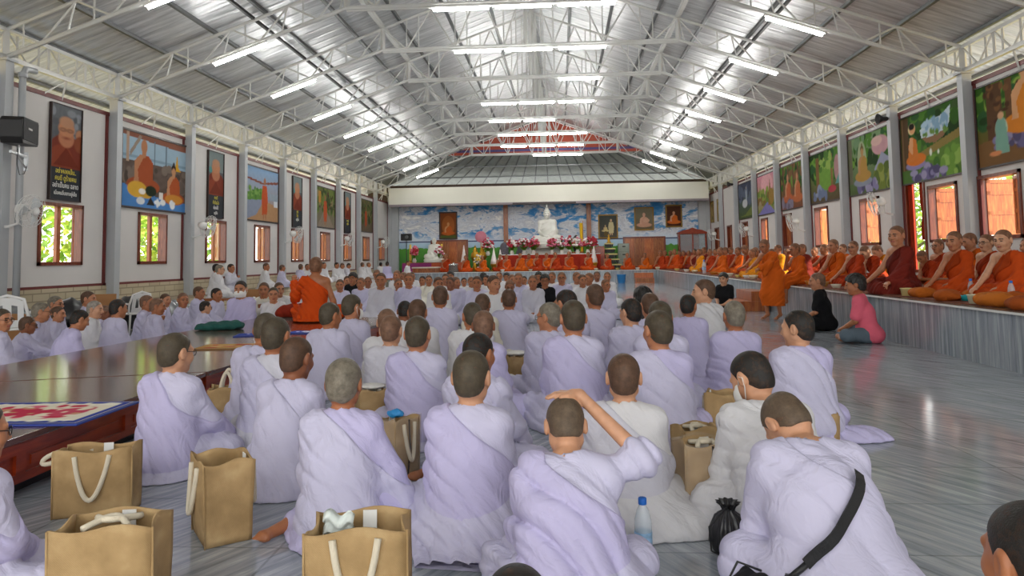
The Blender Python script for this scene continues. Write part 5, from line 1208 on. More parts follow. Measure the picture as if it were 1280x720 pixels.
def fan(loc, rz, label, tilt=.15, yaw=0, s=1.0):
    o = empty('oscillating_fan', loc, rz, label, 'fan', 'white fans on the columns'); o.scale = (s,) * 3
    link('wall_arm', FAN[3], o); E = (-tilt, 0, yaw)
    for nm, me in zip(('cage', 'blades', 'motor'), FAN[:3]): link(nm, me, o, None, E)
    return o
fz = 2.2
for k, px, py, lb, yw in ((-1, 45, 268, 'white wall fan below the loudspeaker, turned toward the crowd', -.5), (1, 257, 287, 'white wall fan on the column after the wide seated-monks poster', .3), (3, 367, 297, 'white wall fan on the column between path and forest posters', .2), (5, 437, 300, 'small-looking white wall fan on the column by the last banner', .2), (7, 482, 302, 'white wall fan close to the far corner of the white wall', .2)):
    fan((XL + .52, Y0 + DY * k + .0, 2.1), R(-90), lb, .2, yw + .5, 1.25 if k < 0 else 1.3)
for k, lb in ((1, 'white wall fan beside the curtained doorway'), (3, 'white wall fan next to the dark shuttered window'), (5, 'white wall fan beneath the dark blue-grey painting'), (7, 'white wall fan near the glass-fronted cabinet')):
    fan((XR - .52, Y0 + DY * k, 2.35 if k == 1 else 2.2), R(90), lb, .25, -.5, 1.3)
y = Y0 - DY
o = empty('loudspeaker', (XL + .33, y - .05, 3.22), R(-70), 'black loudspeaker on a bracket beside the smiling-monk banner', 'loudspeaker'); b = MB()
b.prism([(-.36, .0), (.30, -.04), (.36, .06), (.36, .34), (.30, .40), (-.36, .42)], 1, -.16, .16); b.build('cabinet', M['black'], o, bevel=.012)
MB().box((-.33, .158, .03), (.33, .172, .38)).build('grille', mat('black_mesh', hx('26262a'), .6, bmp=.8, bscale=260), o); MB().cbox((.05, .176, .23), (.16, .006, .03)).build('badge', M['white'], o)
b = MB(); b.bar((0, 0, 0), (0, 0, -.16), .015); b.box((-.3, -.02, -.2), (.34, .02, -.16)); b.bar((-.3, 0, -.36), (.1, 0, -.2), .014); b.box((-.34, -.03, -.42), (-.3, .03, -.1)); b.build('bracket', M['chrome'], o)
MB().tube([(.1, .02, -.1), (.12, .02, -.35), (.0, .02, -.52), (-.2, .02, -.48), (-.3, .02, -.34)], .006, 6).build('cable', M['black'], o)
o = MB(); o.tube([(XL + .15, y + .21, 0), (XL + .15, y + .21, 4.45), (XL + .15, y + .27, 4.56), (XL + .15, y + .5, 4.58)], .055, 12); o.lathe([(.07, 4.4), (.075, 4.41), (.075, 4.47), (.07, 4.48)], 14, c=(XL + .15, y + .21, 0)); tag(o.build('drainpipe', M['column']), 'grey plastic drainpipe down the first column', 'pipe')
for k, lb in ((2, 'small black horn speaker high on the column over the vision painting'), (7, 'small black horn speaker high on the column by the gilt pictures')):
    b = MB(); b.lathe([(.03, -.12), (.05, -.1), (.06, 0), (.13, .12), (.12, .12), (.04, .0)], 16, M=Matrix.Translation((XR - .22, Y0 + DY * (k - 1), 4.35)) @ Matrix.Rotation(R(-90), 4, 'Y')); b.bar((XR - .2, Y0 + DY * (k - 1), 4.35), (XR - .08, Y0 + DY * (k - 1), 4.35), .02); tag(b.build('horn_speaker', M['black']), lb, 'speaker', 'horn speakers')
# curtained doorway
o = empty('doorway_curtain', (XR + .16, 16.4, .75), 0, 'red tied curtain hanging in the open doorway behind the monks', 'curtain')
def curtain(y0, w, h, name, tie):
    vs = []; n = 24; m = 14
    for j in range(m + 1):
        t = j / m; ww = w * (1 - (.55 * math.exp(-((t - .42) / .12) ** 2) if tie else 0))
        for i in range(n + 1): u = i / n - .5; vs.append((.03 * math.sin(i * 1.5) - .02, y0 + u * ww, h * t))
    return MB().add(vs, [(j * (n + 1) + i, j * (n + 1) + i + 1, (j + 1) * (n + 1) + i + 1, (j + 1) * (n + 1) + i) for j in range(m) for i in range(n)], 0, True).build(name, M['cloth'], o, col=hx('9a2e14'))
curtain(.33, .2, 2.05, 'curtain_panel', False); q = curtain(-.28, .26, 1.35, 'knotted_curtain', True); q.location.z = .72; MB().bar((0, -.43, 2.07), (0, .43, 2.07), .014).build('rod', M['darkframe'], o)

# ------------------------------------------------------------------ altar and back-stage furniture
def panelled(name, x0, x1, z0, z1, y, label, cols, rows):
    o = empty(name, ((x0 + x1) / 2, y, z0), 0, label, 'door', 'panelled wooden screens'); w_ = x1 - x0; h = z1 - z0
    b = MB(); b.box((-w_ / 2, 0, 0), (w_ / 2, .06, h)); b.build('board', M['cabwood'], o)
    b = MB(); b.box((-w_ / 2, -.03, h - .08), (w_ / 2, 0, h)); b.box((-w_ / 2, -.03, 0), (w_ / 2, 0, .08)); b.box((-w_ / 2, -.03, 0), (-w_ / 2 + .08, 0, h)); b.box((w_ / 2 - .08, -.03, 0), (w_ / 2, 0, h)); b.build('frame', M['teakframe'], o)
    for i in range(cols):
        b = MB(); a = -w_ / 2 + .1 + (w_ - .2) * i / cols; c = a + (w_ - .2) / cols - .03
        b.box((a, -.02, .1), (c, 0, h - .1))
        for j in range(rows): zz = .16 + (h - .32) * j / rows; b.box((a + .06, -.032, zz), (c - .06, -.02, zz + (h - .32) / rows - .07))
        b.build('leaf', M['cabwood'] if i % 2 else M['teak'], o)
    return o
panelled('panelled_door', -7.0, -4.95, .6, 2.26, YB - .12, 'panelled wooden door behind the white seated statue', 4, 2)
panelled('panelled_door', 3.4, 5.65, .6, 2.26, YB - .12, 'panelled wooden door under the bare-shouldered elder portrait', 4, 3)
o = empty('display_cabinet', (7.0, YB - .5, SH), 0, 'brown display cabinet with glass doors and carved top in the corner', 'cabinet')
b = MB(); b.box((-.72, -.05, 0), (.72, .4, .75)); b.box((-.72, -.05, .75), (-.66, .4, 1.75)); b.box((.66, -.05, .75), (.72, .4, 1.75)); b.box((-.72, .34, .75), (.72, .4, 1.75)); b.box((-.76, -.08, 1.75), (.76, .4, 1.83)); b.box((-.03, -.05, .75), (.03, -.02, 1.75)); b.build('body', M['redwood'], o)
MB().prism([(-.76, 1.83), (.76, 1.83), (.5, 1.95), (.2, 2.0), (0, 2.08), (-.2, 2.0), (-.5, 1.95)], 1, -.06, 0).build('carved_top', M['redwood'], o); MB().box((-.64, .0, 1.2), (.64, .32, 1.22)).build('shelf', M['glass'], o)
for s in (-1, 1): MB().box((s * .34 - .3, -.06, .78), (s * .34 + .3, -.045, 1.72)).build('glass_door', M['glass'], o)
o = empty('filing_cabinet', (2.98 + .4, YB - .55, SH), 0, 'grey steel filing cabinet beside the black and gold shrine', 'cabinet'); MB().box((-.28, -.2, 0), (.28, .35, 1.3)).build('body', M['tint'], o, col=hx('8f968c'))
for i in range(3): d = MB().box((-.25, -.225, .05 + i * .42), (.25, -.2, .43 + i * .42)).build('drawer', M['tint'], o, col=hx('9aa196')); MB().box((-.08, -.24, .27 + i * .42), (.08, -.225, .33 + i * .42)).build('handle', M['black'], d)
# shrine of black and gold tiers
o = empty('tiered_shrine', (2.55, YB - 1.5, SH), 0, 'black and gold tiered shrine table topped by a small golden figure', 'shrine')
for i in range(5):
    w_ = .62 - i * .1; z = i * .27; t = MB().box((-w_, -.25, z + .17), (w_, .25, z + .24)).build('tier', M['tint'], o, col=hx('d9c98a'), bevel=.02)
    b = MB(); b.prism([(-w_ * .95, z + .17), (-w_ * .8, z), (-w_ * .66, z + .05), (-w_ * .6, z + .17)], 1, -.2, .2); b.prism([(w_ * .95, z + .17), (w_ * .8, z), (w_ * .66, z + .05), (w_ * .6, z + .17)], 1, -.2, .2); b.box((-w_ * .55, -.15, z), (w_ * .55, .15, z + .17)); b.build('carved_leg', M['black'], t)
MB().lathe([(.1, 1.31), (.12, 1.36), (.06, 1.42), (.09, 1.5), (.05, 1.6), (.03, 1.64), (.055, 1.7), (.0, 1.8)], 14).build('finial', M['gold'], o)
# altar table
o = empty('altar_table', (-.6, YB - 2.6, SH), 0, 'long altar table draped in red cloth beneath the white statue', 'table')
b = MB(); b.box((-2.3, -.3, .72), (2.6, .18, .76)); b.build('table_top', M['cabwood'], o)
vs = []; n = 90
for j in range(6):
    for i in range(n + 1): vs.append((-2.32 + 4.94 * i / n, -.33 - .02 * math.sin(i * 1.3) * (1 - j / 5), .02 + .75 * j / 5))
MB().add(vs, [(j * (n + 1) + i, j * (n + 1) + i + 1, (j + 1) * (n + 1) + i + 1, (j + 1) * (n + 1) + i) for j in range(5) for i in range(n)], 0, True).build('cloth_front', M['cloth'], o, col=hx('a3301f'))
MB().box((-2.32, -.34, .765), (2.62, -.28, .80)).build('cloth_trim', M['white'], o)
o2 = empty('statue_plinth', (-.62, YB - 1.55, SH), 0, 'white plinth carrying the large white seated statue', 'plinth'); MB().box((-1.2, -.5, 0), (1.2, .9, 1.0)).build('block', M['marblewhite'], o2, bevel=.03); MB().box((-1.1, -.45, 1.0), (1.1, .55, 1.08)).build('slab', M['marblewhite'], o2, bevel=.02)
def statue(name, loc, s, label, ush, seed):
    P = dict(legs='cross', arms='lap', lean=.02, brows=False, fold=.008, w=1.15); J = skeleton(P); bm = body_mesh(J, P, 'far'); gm = garment(J, P, 'far', 'monk' if ush else 'white', seed)
    for me in (bm, gm):
        for i in range(len(me.materials)): me.materials[i] = M['marblewhite']
    o = link(name, bm, None, loc); o.scale = (s,) * 3; tag(o, label, 'statue', 'white seated statues'); link('robe', gm, o)
    b = MB(); b.lathe([(.40, -.14), (.45, -.12), (.40, -.08), (.44, -.04), (.40, 0.01)], 40, c=(0, .06, 0)); b.build('lotus_base', M['marblewhite'], o)
    if ush: b = MB(); b.ball(J['head'] + np.array([0, -.02, .115]), (.05, .055, .05), 14); b.lathe([(.02, .14), (.012, .19), (.004, .24)], 10, c=tuple(J['head'])); b.build('topknot', M['marblewhite'], o)
    return o
statue('statue', (-.62, YB - 1.55, 1.68 + .28), 2.05, 'large white seated statue at the centre of the back wall', True, 3).rotation_euler = (0, 0, PI)
o3 = empty('low_table', (-6.5, YB - 3.2, SH), 0, 'low table under purple and red cloths before the smaller white statue', 'table')
MB().box((-1.3, -.3, .42), (1.9, .5, .46)).build('table_top', M['cabwood'], o3); MB().box((-1.32, -.33, 0), (.15, -.29, .44)).build('purple_cloth', M['tint'], o3, col=hx('8a1f6a')); MB().box((.15, -.33, 0), (1.92, -.29, .44)).build('red_cloth', M['tint'], o3, col=hx('b5502a')); MB().box((-1.3, -.28, 0), (1.9, .45, .42)).build('body', M['cabwood'], o3)
statue('statue', (-6.3, YB - 2.95, SH + .46 + .17), 1.22, 'smaller white seated statue between two yellow candles', False, 5).rotation_euler = (0, 0, PI)
for px, lb in ((513, 'tall yellow candle on the outer side of the smaller statue'), (552, 'tall yellow candle on the inner side of the smaller statue')):
    x = at(px, 320, Y=YB - 2.85).x; o = empty('candle', (x, YB - 2.85, SH + .46), 0, lb, 'candle', 'yellow altar candles'); MB().lathe([(.10, 0), (.11, .01), (.07, .05), (.05, .12)], 14).build('holder', M['gold'], o); MB().lathe([(.06, .1), (.062, .11), (.055, .9), (.02, .93)], 14).build('wax', M['tint'], o, col=hx('e3c14a')); MB().bar((0, 0, .92), (0, 0, .97), .006).build('wick', M['black'], o)
def flowers(loc, r, h, cols_, label, seed, n=46, vase=hx('d8d4cc')):
    o = empty('flower_arrangement', loc, 0, label, 'flowers', 'flower arrangements on the altar'); rs = random.Random(seed)
    MB().lathe([(.07, 0), (.08, .01), (.11, .1), (.07, .2), (.08, .22)], 14).build('vase', M['tintgloss'], o, col=vase)
    g_ = MB(); b = [MB() for _ in cols_]
    for i in range(n):
        a = rs.uniform(0, 2 * PI); q = math.sqrt(rs.random()); z = .22 + h * (.25 + .75 * rs.random() * (1 - .5 * q)); p = Vector((r * q * math.cos(a), r * q * math.sin(a), z))
        b[i % len(cols_)].ball(p, (.07, .07, .05), 7); g_.bar((0, 0, .15), p, .006, 4)
        if i % 3 == 0: t = p + Vector((rs.uniform(-.1, .1), rs.uniform(-.1, .1), -.03)); g_.add([p, p + Vector((.06, .03, .02)), t + Vector((.05, 0, -.08)), t], [(0, 1, 2, 3)])
    g_.build('stems', M['leaf'], o)
    for q, c in zip(b, cols_): q.build('blossoms', M['tint'], o, col=c)
    return o
PK, RD, WH, YL = hx('d8708a'), hx('b5283a'), hx('ece6e4'), hx('e0b83a')
for i, (px, z, r, cc, wd) in enumerate(((549, .46, .26, (PK, WH, RD), 'pink and white'), (518, .46, .22, (RD, PK), 'red and pink'), (610, .76, .35, (PK, WH, RD), 'pink-white'), (640, .78, .3, (RD, WH), 'red and white'), (655, .78, .4, (PK, RD, WH), 'mixed pink'), (667, .78, .36, (RD, PK), 'deep red'), (702, .78, .36, (PK, WH), 'white-pink'), (712, .78, .36, (RD, PK, WH), 'red, pink and white'), (722, .78, .3, (WH, PK), 'pale'), (735, .78, .28, (RD, WH), 'crimson and white'), (690, .78, .28, (PK, RD), 'rose'), (742, .78, .25, (RD,), 'red'), (598, .3, .25, (YL, WH), 'golden yellow'))):
    yy_ = YB - 3.3 if z < .6 else YB - 2.80; x = at(px, 318, Y=yy_).x
    flowers((x, yy_, SH + z if z != .3 else SH), r * .8, .72, cc, '%s flower arrangement, %s' % (wd, ['beside the smaller statue', 'at the end of the purple cloth', 'next to the golden urns', 'at the start of the altar', 'below the dark rockery', 'close under the large statue', 'just past the large statue', 'before the dark figurine', 'next to the yellow pennant', 'at the altar end', 'directly before the large statue', 'by the red box', 'among the golden urns'][i]), i + 2, 72)
for px, h, lb, c in ((581, .95, 'white cone-shaped offering by the panelled door', WH), (618, .8, 'white cone-shaped offering behind the monks near the altar start', WH), (626, .7, 'smaller white cone-shaped offering at the altar start', WH), (742, .8, 'white cone-shaped offering beside the red box', WH)):
    x = at(px, 318, Y=YB - 2.9).x; o = empty('cone_offering', (x, YB - 3.25, SH), 0, lb, 'offering', 'white cone offerings'); MB().lathe([(.2, 0), (.21, .02), (.1, .12), (.16, .3), (.18, .34)], 16).build('stand', M['gold'], o); MB().lathe([(.17, .34), (.15, .5), (.07, .34 + h * .6), (.02, .34 + h), (.0, .36 + h)], 16).build('cone', M['tint'], o, col=c)
for px, lb in ((594, 'golden urn to the inner side of the panelled door'), (603, 'golden urn under the round pink fan')):
    x = at(px, 318, Y=YB - 2.2).x; o = empty('golden_urn', (x, YB - 2.2, SH), 0, lb, 'urn', 'golden urns'); MB().lathe([(.18, 0), (.2, .03), (.1, .3), (.12, .5)], 16).build('pedestal', M['gold'], o); MB().lathe([(.12, .5), (.24, .7), (.2, .9), (.1, .98), (.13, 1.02), (.06, 1.15), (.02, 1.3)], 18).build('vessel', M['gold'], o)
x = at(601, 296, Y=YB - 1.8).x; o = empty('ceremonial_fan', (x, YB - 1.8, SH), 0, 'round pink ceremonial fan on a pole before the mural', 'fan'); MB().bar((0, 0, 0), (0, 0, 1.5), .02, 8).build('pole', M['gold'], o); MB().lathe([(.0, -.02), (.28, -.015), (.3, 0), (.28, .015), (.0, .02)], 24, M=Matrix.Translation((0, 0, 1.75)) @ Matrix.Rotation(R(90), 4, 'X')).build('fan_disc', M['tint'], o, col=hx('c8788a')); MB().lathe([(.16, 0), (.16, .03), (.03, .08)], 14).build('base', M['gold'], o)
x = at(508, 292, Y=YB - 1.6).x; o = empty('speaker_on_stand', (x, YB - 1.6, 0), 0, 'black loudspeaker on a pole stand before the left mural', 'loudspeaker'); MB().box((-.27, -.16, 2.22), (.27, .16, 2.58)).build('cabinet', M['black'], o, bevel=.02); b = MB(); b.bar((0, 0, .0), (0, 0, 2.22), .022, 8); [b.bar((0, 0, .9), (.4 * math.cos(a), .4 * math.sin(a), .01), .014) for a in (0, 2.1, 4.2)]; b.build('stand', M['black'], o); MB().lathe([(.0, 0), (.09, 0), (.1, .01), (.02, .015)], 16, M=Matrix.Translation((.05, -.165, 2.4)) @ Matrix.Rotation(R(90), 4, 'X')).build('driver', M['purlin'], o)
x = at(729, 300, Y=YB - 1.3).x; o = empty('pennant', (x, YB - 1.3, SH), 0, 'yellow pennant hanging from a pole beside the wood post', 'flag'); MB().bar((0, 0, 0), (0, 0, 2.5), .018, 8).build('pole', M['cabwood'], o); b = MB(); vs = [(-.02 - .17 * (1 - .35 * j / 8) * i / 4, .03 * math.sin(i * 1.4 + j * .5), 2.4 - 1.7 * j / 8) for j in range(9) for i in range(5)]; b.add(vs, [(j * 5 + i, j * 5 + i + 1, (j + 1) * 5 + i + 1, (j + 1) * 5 + i) for j in range(8) for i in range(4)], 0, True); b.build('cloth', M['cloth'], o, col=hx('e0b52a'))
x = at(720, 305, Y=YB - 1.2).x; crumple('dark_figurine', (x, YB - 1.2, SH + .9), (.2, .18, .45), M['black'], 'dark bronze figurine standing behind the altar flowers', 'figurine', 2); struct(MB().box((x - .35, YB - 1.5, SH), (x + .35, YB - .9, SH + .9)).build('trim_ledge', M['cabwood']))
for px, r, lb, sd in ((655, (.5, .3, .6), 'grey artificial rockery beside the large statue', 3), (628, (.3, .3, .5), 'smaller grey rockery next to the wood post', 6)):
    x = at(px, 305, Y=YB - 1.5).x; crumple('rockery', (x, YB - .6, SH), (r[0], r[1], r[2] + .25), mat('grey_violet_rock%d' % sd, hx('6f6a74'), .8, var=.3, scale=8), lb, 'rock', sd)
x = at(748, 318, Y=YB - 2.0).x; tag(MB().box((x - .3, YB - 2.3, SH), (x + .3, YB - 1.9, SH + 1.15)).build('red_box', M['redwood'], bevel=.02), 'tall red lacquer box by the wood post', 'box')
x = at(567, 331, Y=SYB + .6).x; o = empty('rice_pot', (x, SYB + .6, SH), 0, 'large steel rice pot on the stage before the monks', 'pot'); MB().lathe([(.22, 0), (.24, .02), (.24, .32), (.26, .33), (.25, .35)], 22).build('pot_body', M['steelpot'], o); MB().lathe([(.25, .35), (.2, .39), (.05, .41), (.03, .45)], 22).build('lid', M['steelpot'], o)
x = at(533, 336, Y=SYB + .5).x; o = empty('drum_table', (x, SYB + .5, SH), 0, 'pale round-edged low drum table at the end of the far stage', 'table'); MB().box((-.62, -.25, 0), (.62, .25, .2)).build('skirt', M['cabwood'], o); MB().box((-.66, -.28, .2), (.66, .28, .26)).build('top', M['tint'], o, col=hx('d6cdbb'), bevel=.02)

# ------------------------------------------------------------------ along the white wall: ledge, chairs, bags, boxes
tag(MB().box((XL - .05, 13.5, 0), (XL + .75, 33.5, .42)).build('wall_bench', M['brick']), 'low brick bench along the foot of the white wall', 'bench')
def plastic_chair(loc, rz, label):
    o = empty('plastic_chair', loc, rz, label, 'chair', 'white plastic chairs'); b = MB(); b.cbox((0, 0, .42), (.42, .42, .03)); b.build('seat', M['white'], o, bevel=.012)
    b = MB(); b.tube([(-.23, -.2, .42), (-.24, -.24, .62), (-.19, -.29, .84), (0, -.31, .90), (.19, -.29, .84), (.24, -.24, .62), (.23, -.2, .42)], .022, 8)
    vs = [(x, -.21 - .09 * t - .02 * (1 - (x / .19) ** 2), .45 + (.42 - .06 * (x / .19) ** 2) * t) for t in (0, .25, .5, .75, 1) for x in (-.19, -.12, -.05, .05, .12, .19)]; vs += [(x, y - .012, z) for x, y, z in vs]
    fs = [(r * 6 + c, r * 6 + c + 1, r * 6 + c + 7, r * 6 + c + 6) for r in range(4) for c in range(5) if not (c in (1, 3) and r in (1, 2))]; b.add(vs, fs + [tuple(q + 30 for q in f)[::-1] for f in fs], 0, True)
    b.build('backrest', M['white'], o)
    for s in (-1, 1): MB().tube([(s * .23, -.22, .64), (s * .26, .0, .65), (s * .25, .19, .62), (s * .22, .2, .42)], .02, 8).build('armrest', M['white'], o)
    for x in (-1, 1):
        for y in (-1, 1): MB().bar((x * .18, y * .18, .41), (x * .22, y * .22, 0), .024, 8, .018).build('leg', M['white'], o)
    return o
for px, Y, X, rz, lb, sc_ in ((14, 8.9, 0, R(30), 'white plastic chair among the bags, its curved back turned to us', .92), (168, 0, -7.5, R(60), 'white plastic chair half hidden behind the talking sitters', .8), (316, 0, -6.5, R(-60), 'white plastic chair beside the masked sitter', .78)):
    p = at(px, 380, Y=Y) if Y else at(px, 380, X=X); plastic_chair((p.x, p.y, 0), rz, lb).scale = (sc_,) * 3
M['silverbag'] = mat('silver_plastic_bag', hx('8d9092'), .25, .3, var=.4, scale=8); M['blackbag'] = mat('black_plastic_bag', hx('2a2a2c'), .3); M['card'] = mat('cardboard', hx('a5764a'), .8, var=.1)
for i, (px, Y, r, m_, lb) in enumerate(((20, 10.6, (.3, .3, .3), 'silverbag', 'grey plastic bag heaped at the wall under the first window'), (42, 10.9, (.3, .3, .27), 'blackbag', 'black plastic bag beside the grey one at the wall'), (62, 11.3, (.25, .3, .26), 'silverbag', 'crumpled silver bag near the dado'), (88, 11.6, (.32, .3, .32), 'blackbag', 'large black bag behind the white-haired sitter'), (98, 11.8, (.2, .25, .3), 'silverbag', 'tall silver bag leaning on the dado'), (158, 12.6, (.3, .3, .32), 'blackbag', 'dark bag at the foot of the second column'), (205, 12.9, (.3, .25, .28), 'silverbag', 'clear-silver bag under the second window'), (222, 13.1, (.25, .25, .26), 'silverbag', 'small silver bag next to the second window'), (318, 12.6, (.2, .2, .3), 'silverbag', 'pale plastic bag behind the masked sitter'))):
    p = at(px, 380, Y=Y); crumple('plastic_bag', (p.x, Y, 0), r, M[m_], lb, 'bag', i)
for px, Y, w_, h, rz, lb in ((128, 11.4, .5, .62, R(20), 'cardboard box standing behind the dark-haired sitter'), (35, 9.9, .5, .42, R(-15), 'flattened-looking cardboard box near the white chair'), (318, 13.2, .45, .6, R(10), 'cardboard box behind the masked sitter')):
    p = at(px, 380, Y=Y); o = empty('cardboard_box', (p.x, Y, 0), rz, lb, 'box', 'cardboard boxes'); MB().box((-w_ / 2, -.18, 0), (w_ / 2, .18, h)).build('carton', M['card'], o); MB().box((-w_ / 2 - .01, -.2, h), (w_ / 2, -.185, h + .1)).build('flap', M['card'], o)
# trees beyond the windows
def tree(x, y, r, h, label, seed, m1='leaf', m2='leaf2'):
    o = empty('tree', (x, y, -.06), 0, label, 'tree', 'trees outside the hall'); rs = random.Random(seed)
    b = MB(); b.bar((0, 0, 0), (0, 0, h * .55), .16, 8, .1); [b.bar((0, 0, h * (.3 + .05 * i)), (r * .6 * math.cos(i * 2.1), r * .6 * math.sin(i * 2.1), h * (.5 + .08 * i)), .07, 6, .03) for i in range(5)]; b.build('trunk', M['bark'], o)
    for nm, mm, n in (('foliage', m1, 900), ('second_foliage', m2, 700)):  # two leaf greens mixed at random through the crown
        g_ = MB()
        for i in range(n):
            a, q = rs.uniform(0, 2 * PI), rs.random() ** .5; zz = rs.uniform(.08, 1); k = r * math.sqrt(max(.05, 1 - (zz * 1.5 - .75) ** 2)) * q
            c = Vector((k * math.cos(a), k * math.sin(a), zz * h)); d1 = Vector((rs.uniform(-1, 1), rs.uniform(-1, 1), rs.uniform(-1, 1))).normalized(); d2 = d1.orthogonal().normalized(); s = rs.uniform(.10, .24)
            g_.add([c - d1 * s, c + d2 * s * .5, c + d1 * s, c - d2 * s * .5], [(0, 1, 2, 3)])
        g_.build(nm, M[mm], o)
    return o
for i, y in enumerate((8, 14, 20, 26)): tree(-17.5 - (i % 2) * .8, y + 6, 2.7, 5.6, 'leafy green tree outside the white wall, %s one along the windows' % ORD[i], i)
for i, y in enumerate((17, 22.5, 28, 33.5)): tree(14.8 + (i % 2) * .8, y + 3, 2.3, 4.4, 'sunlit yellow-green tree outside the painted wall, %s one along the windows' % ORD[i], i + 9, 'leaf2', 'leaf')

# ------------------------------------------------------------------ the people
HT = {}
def proto(key, lod, kind, seed, **P):
    make_person(key, P, lod, kind, seed); n = len(PROTO[key][1].vertices); z = np.empty(n * 3, np.float32); PROTO[key][1].vertices.foreach_get('co', z); HT[key] = float(z[2::3].max())
SEATED = []
def seat(key, px, py, rz, label, group, skin='t', hair='o', cloth='l', X=None, Y=None, base=0.0, sc=.95, dz=0.0, top=0.0, fixed=False, **kw):
    """puts a figure where its head shows in the photograph; neighbours are kept apart along the line of sight"""
    J = PROTO[key][0]; ht = HT[key] + top; a = R(rz)
    p = at(px, py, X=X) if X is not None else at(px, py, Y=Y) if Y is not None else at(px, py, Z=base + ht * sc)
    eye = Vector((0, 0, EYE)); best = None
    for f in (1,) if fixed else (1, 1.015, .985, 1.03, .97, 1.045, .955, 1.06, .94, 1.08, .92, 1.1, 1.12, 1.15):
        q = eye + (p - eye) * f; s = (q.z - base) / ht; c = min(1.14, max(.74, s)); hx_, hy_ = J['head'][0] * c, J['head'][1] * c
        x, y = q.x - hx_ * math.cos(a) + hy_ * math.sin(a), q.y - hx_ * math.sin(a) - hy_ * math.cos(a)
        gap = min([math.hypot(x - u, y - v) for u, v in SEATED] or [9]); bad = 4 * abs(c - s)
        if base == 0 and -5.32 < x < -2.4 and y < 11.1: bad += 1
        if base == SH and x > SX and (x > 7.35 or x < SX + .35): bad += 1
        if base == .42 and X is not None and X < -8.2 and not XL + .2 < x < XL + .8: bad += .5
        v = min(gap, .62) - bad
        if best is None or v > best[0] + 1e-3: best = (v, x, y, c)
    _, x, y, s = best; SEATED.append((x, y))
    return person(key, (x, y, base + dz), a, label, group, skin, hair, cloth, scale=s, **kw)

# --- sitters nearest the camera, each with a figure of its own
NEAR = [
 # key, px, py, Y, rz, figure, seed, skin hair cloth shawl, acc, label
 ('n1', 220, 416, 4.08, -8, dict(turn=-.25, legs='cross', arms=('lap', 'knee')), 'p', 'o', 'l', 'v', 'g', 'person in lavender-white robe and glasses sitting against the red dais'),
 ('n2', 430, 449, 3.2, 4, dict(legs='side', arms=('lap', 'floor'), lean=.12, turn=-.05), 'o', 'g', 'v', 'l', '', 'grey-haired person in lavender robe with one bare foot out behind the bags'),
 ('n3', 371, 421, 3.9, -10, dict(legs='cross', lean=.22, turn=-.1, bow=.1, skirt=.9), 'b', 'b', 'l', 'l', '', 'brown-haired person in pale robe, directly behind the grey-haired one'),
 ('n4', 345, 396, 4.55, -5, dict(legs='cross', lean=.12, skirt=.9), 'o', 'o', 'g', 'l', '', 'olive-haired person in pale robe hiding another head, near the tan dais mat'),
 ('n6', 589, 438, 3.16, -6, dict(legs='cross', lean=.10, arms='lap', turn=-.05, skirt=.9, cloth=((.05, -.24, .24, .14, .035),)), 'p', 'o', 'l', 'v', '', 'person in lavender robe with a dark cropped nape, robe spread on the floor'),
 ('n9', 706, 488, 2.72, 4, dict(legs='cross', arms=('lap', 'head'), bow=.55, lean=.30, w=1.04, skirt=1.0, fold=.038, foldf=24, cloth=((.26, -.22, .2, .14, .05),), curl=.25), 'p', 'r', 'l', 'v', '', 'bowed person in lavender folds resting one hand on a shaved head'),
 ('n10', 779, 442, 3.38, -4, dict(legs='cross', lean=.14, w=1.0, skirt=1.0, cloth=((.40, -.02, .22, .12, .06), (.25, -.05, .2, .16, .12))), 'p', 'b', 'w', 'g', '', 'person in plain white robe trailing over the floor beside the water bottle'),
 ('n11', 822, 388, 4.62, 6, dict(legs='cross', lean=.08, turn=.25), 't', 'o', 'v', 'l', '', 'slim person in lavender robe beside the jute bags, hiding the head behind'),
 ('n13', 716, 375, 5.2, 0, dict(legs='cross', lean=.1, turn=.15, skirt=.9), 't', 'o', 'l', 'v', '', 'person in pale robe sitting upright behind the one with hand on head'),
 ('n16', 522, 395, 4.75, -4, dict(legs='cross', lean=.08), 't', 'o', 'l', 'v', '', 'dark-cropped person in pale robe, upright, beside the bald pink head'),
 ('n34', 996, 388, 4.9, 14, dict(legs='side', lean=.08, turn=.55, cloth=((.32, -.10, .20, .13, .08), (.44, -.14, .14, .08, .035)), w=1.0), 'p', 'k', 'v', 'l', '', 'person in lavender shawl looking sideways, shawl corner trailing on the open floor'),
 ('n35', 938, 439, 3.45, 16, dict(legs='cross', lean=.46, turn=.35, bow=.3, w=1.12, skirt=1.0), 'p', 'k', 'w', 'w', 'm', 'person in white shirt and face mask leaning forward over a jute bag'),
 ('n36', 982, 491, 2.88, 10, dict(legs='cross', lean=.5, bow=.85, turn=.15, roll=-.06, arms='lap', w=1.1, skirt=1.0, fold=.022, foldf=18), 'p', 'r', 'l', 'l', '', 'bowed person in lavender blouse with a black bag strap across the back'),
 ('n37', -26, 503, 2.45, -12, dict(legs='side', lean=.14, turn=-.3), 't', 'o', 'l', 'v', 'g', 'person in lavender robe cut by the frame edge beside the bottom jute bag'),
 ('n38', 1290, 628, 1.42, -6, dict(legs='cross', lean=.1, turn=.25), 'o', 'k', 'c', 'c', '', 'dark-cropped head cut by the lower frame corner on the open floor side'),
 ('n39', 645, 712, 1.46, 0, dict(legs='cross', lean=.45, bow=.5), 't', 'k', 'g', 'g', '', 'top of a black-haired head at the bottom edge under the bowed person'),
]
GA = 'white-robed people sitting on the floor, backs to us'
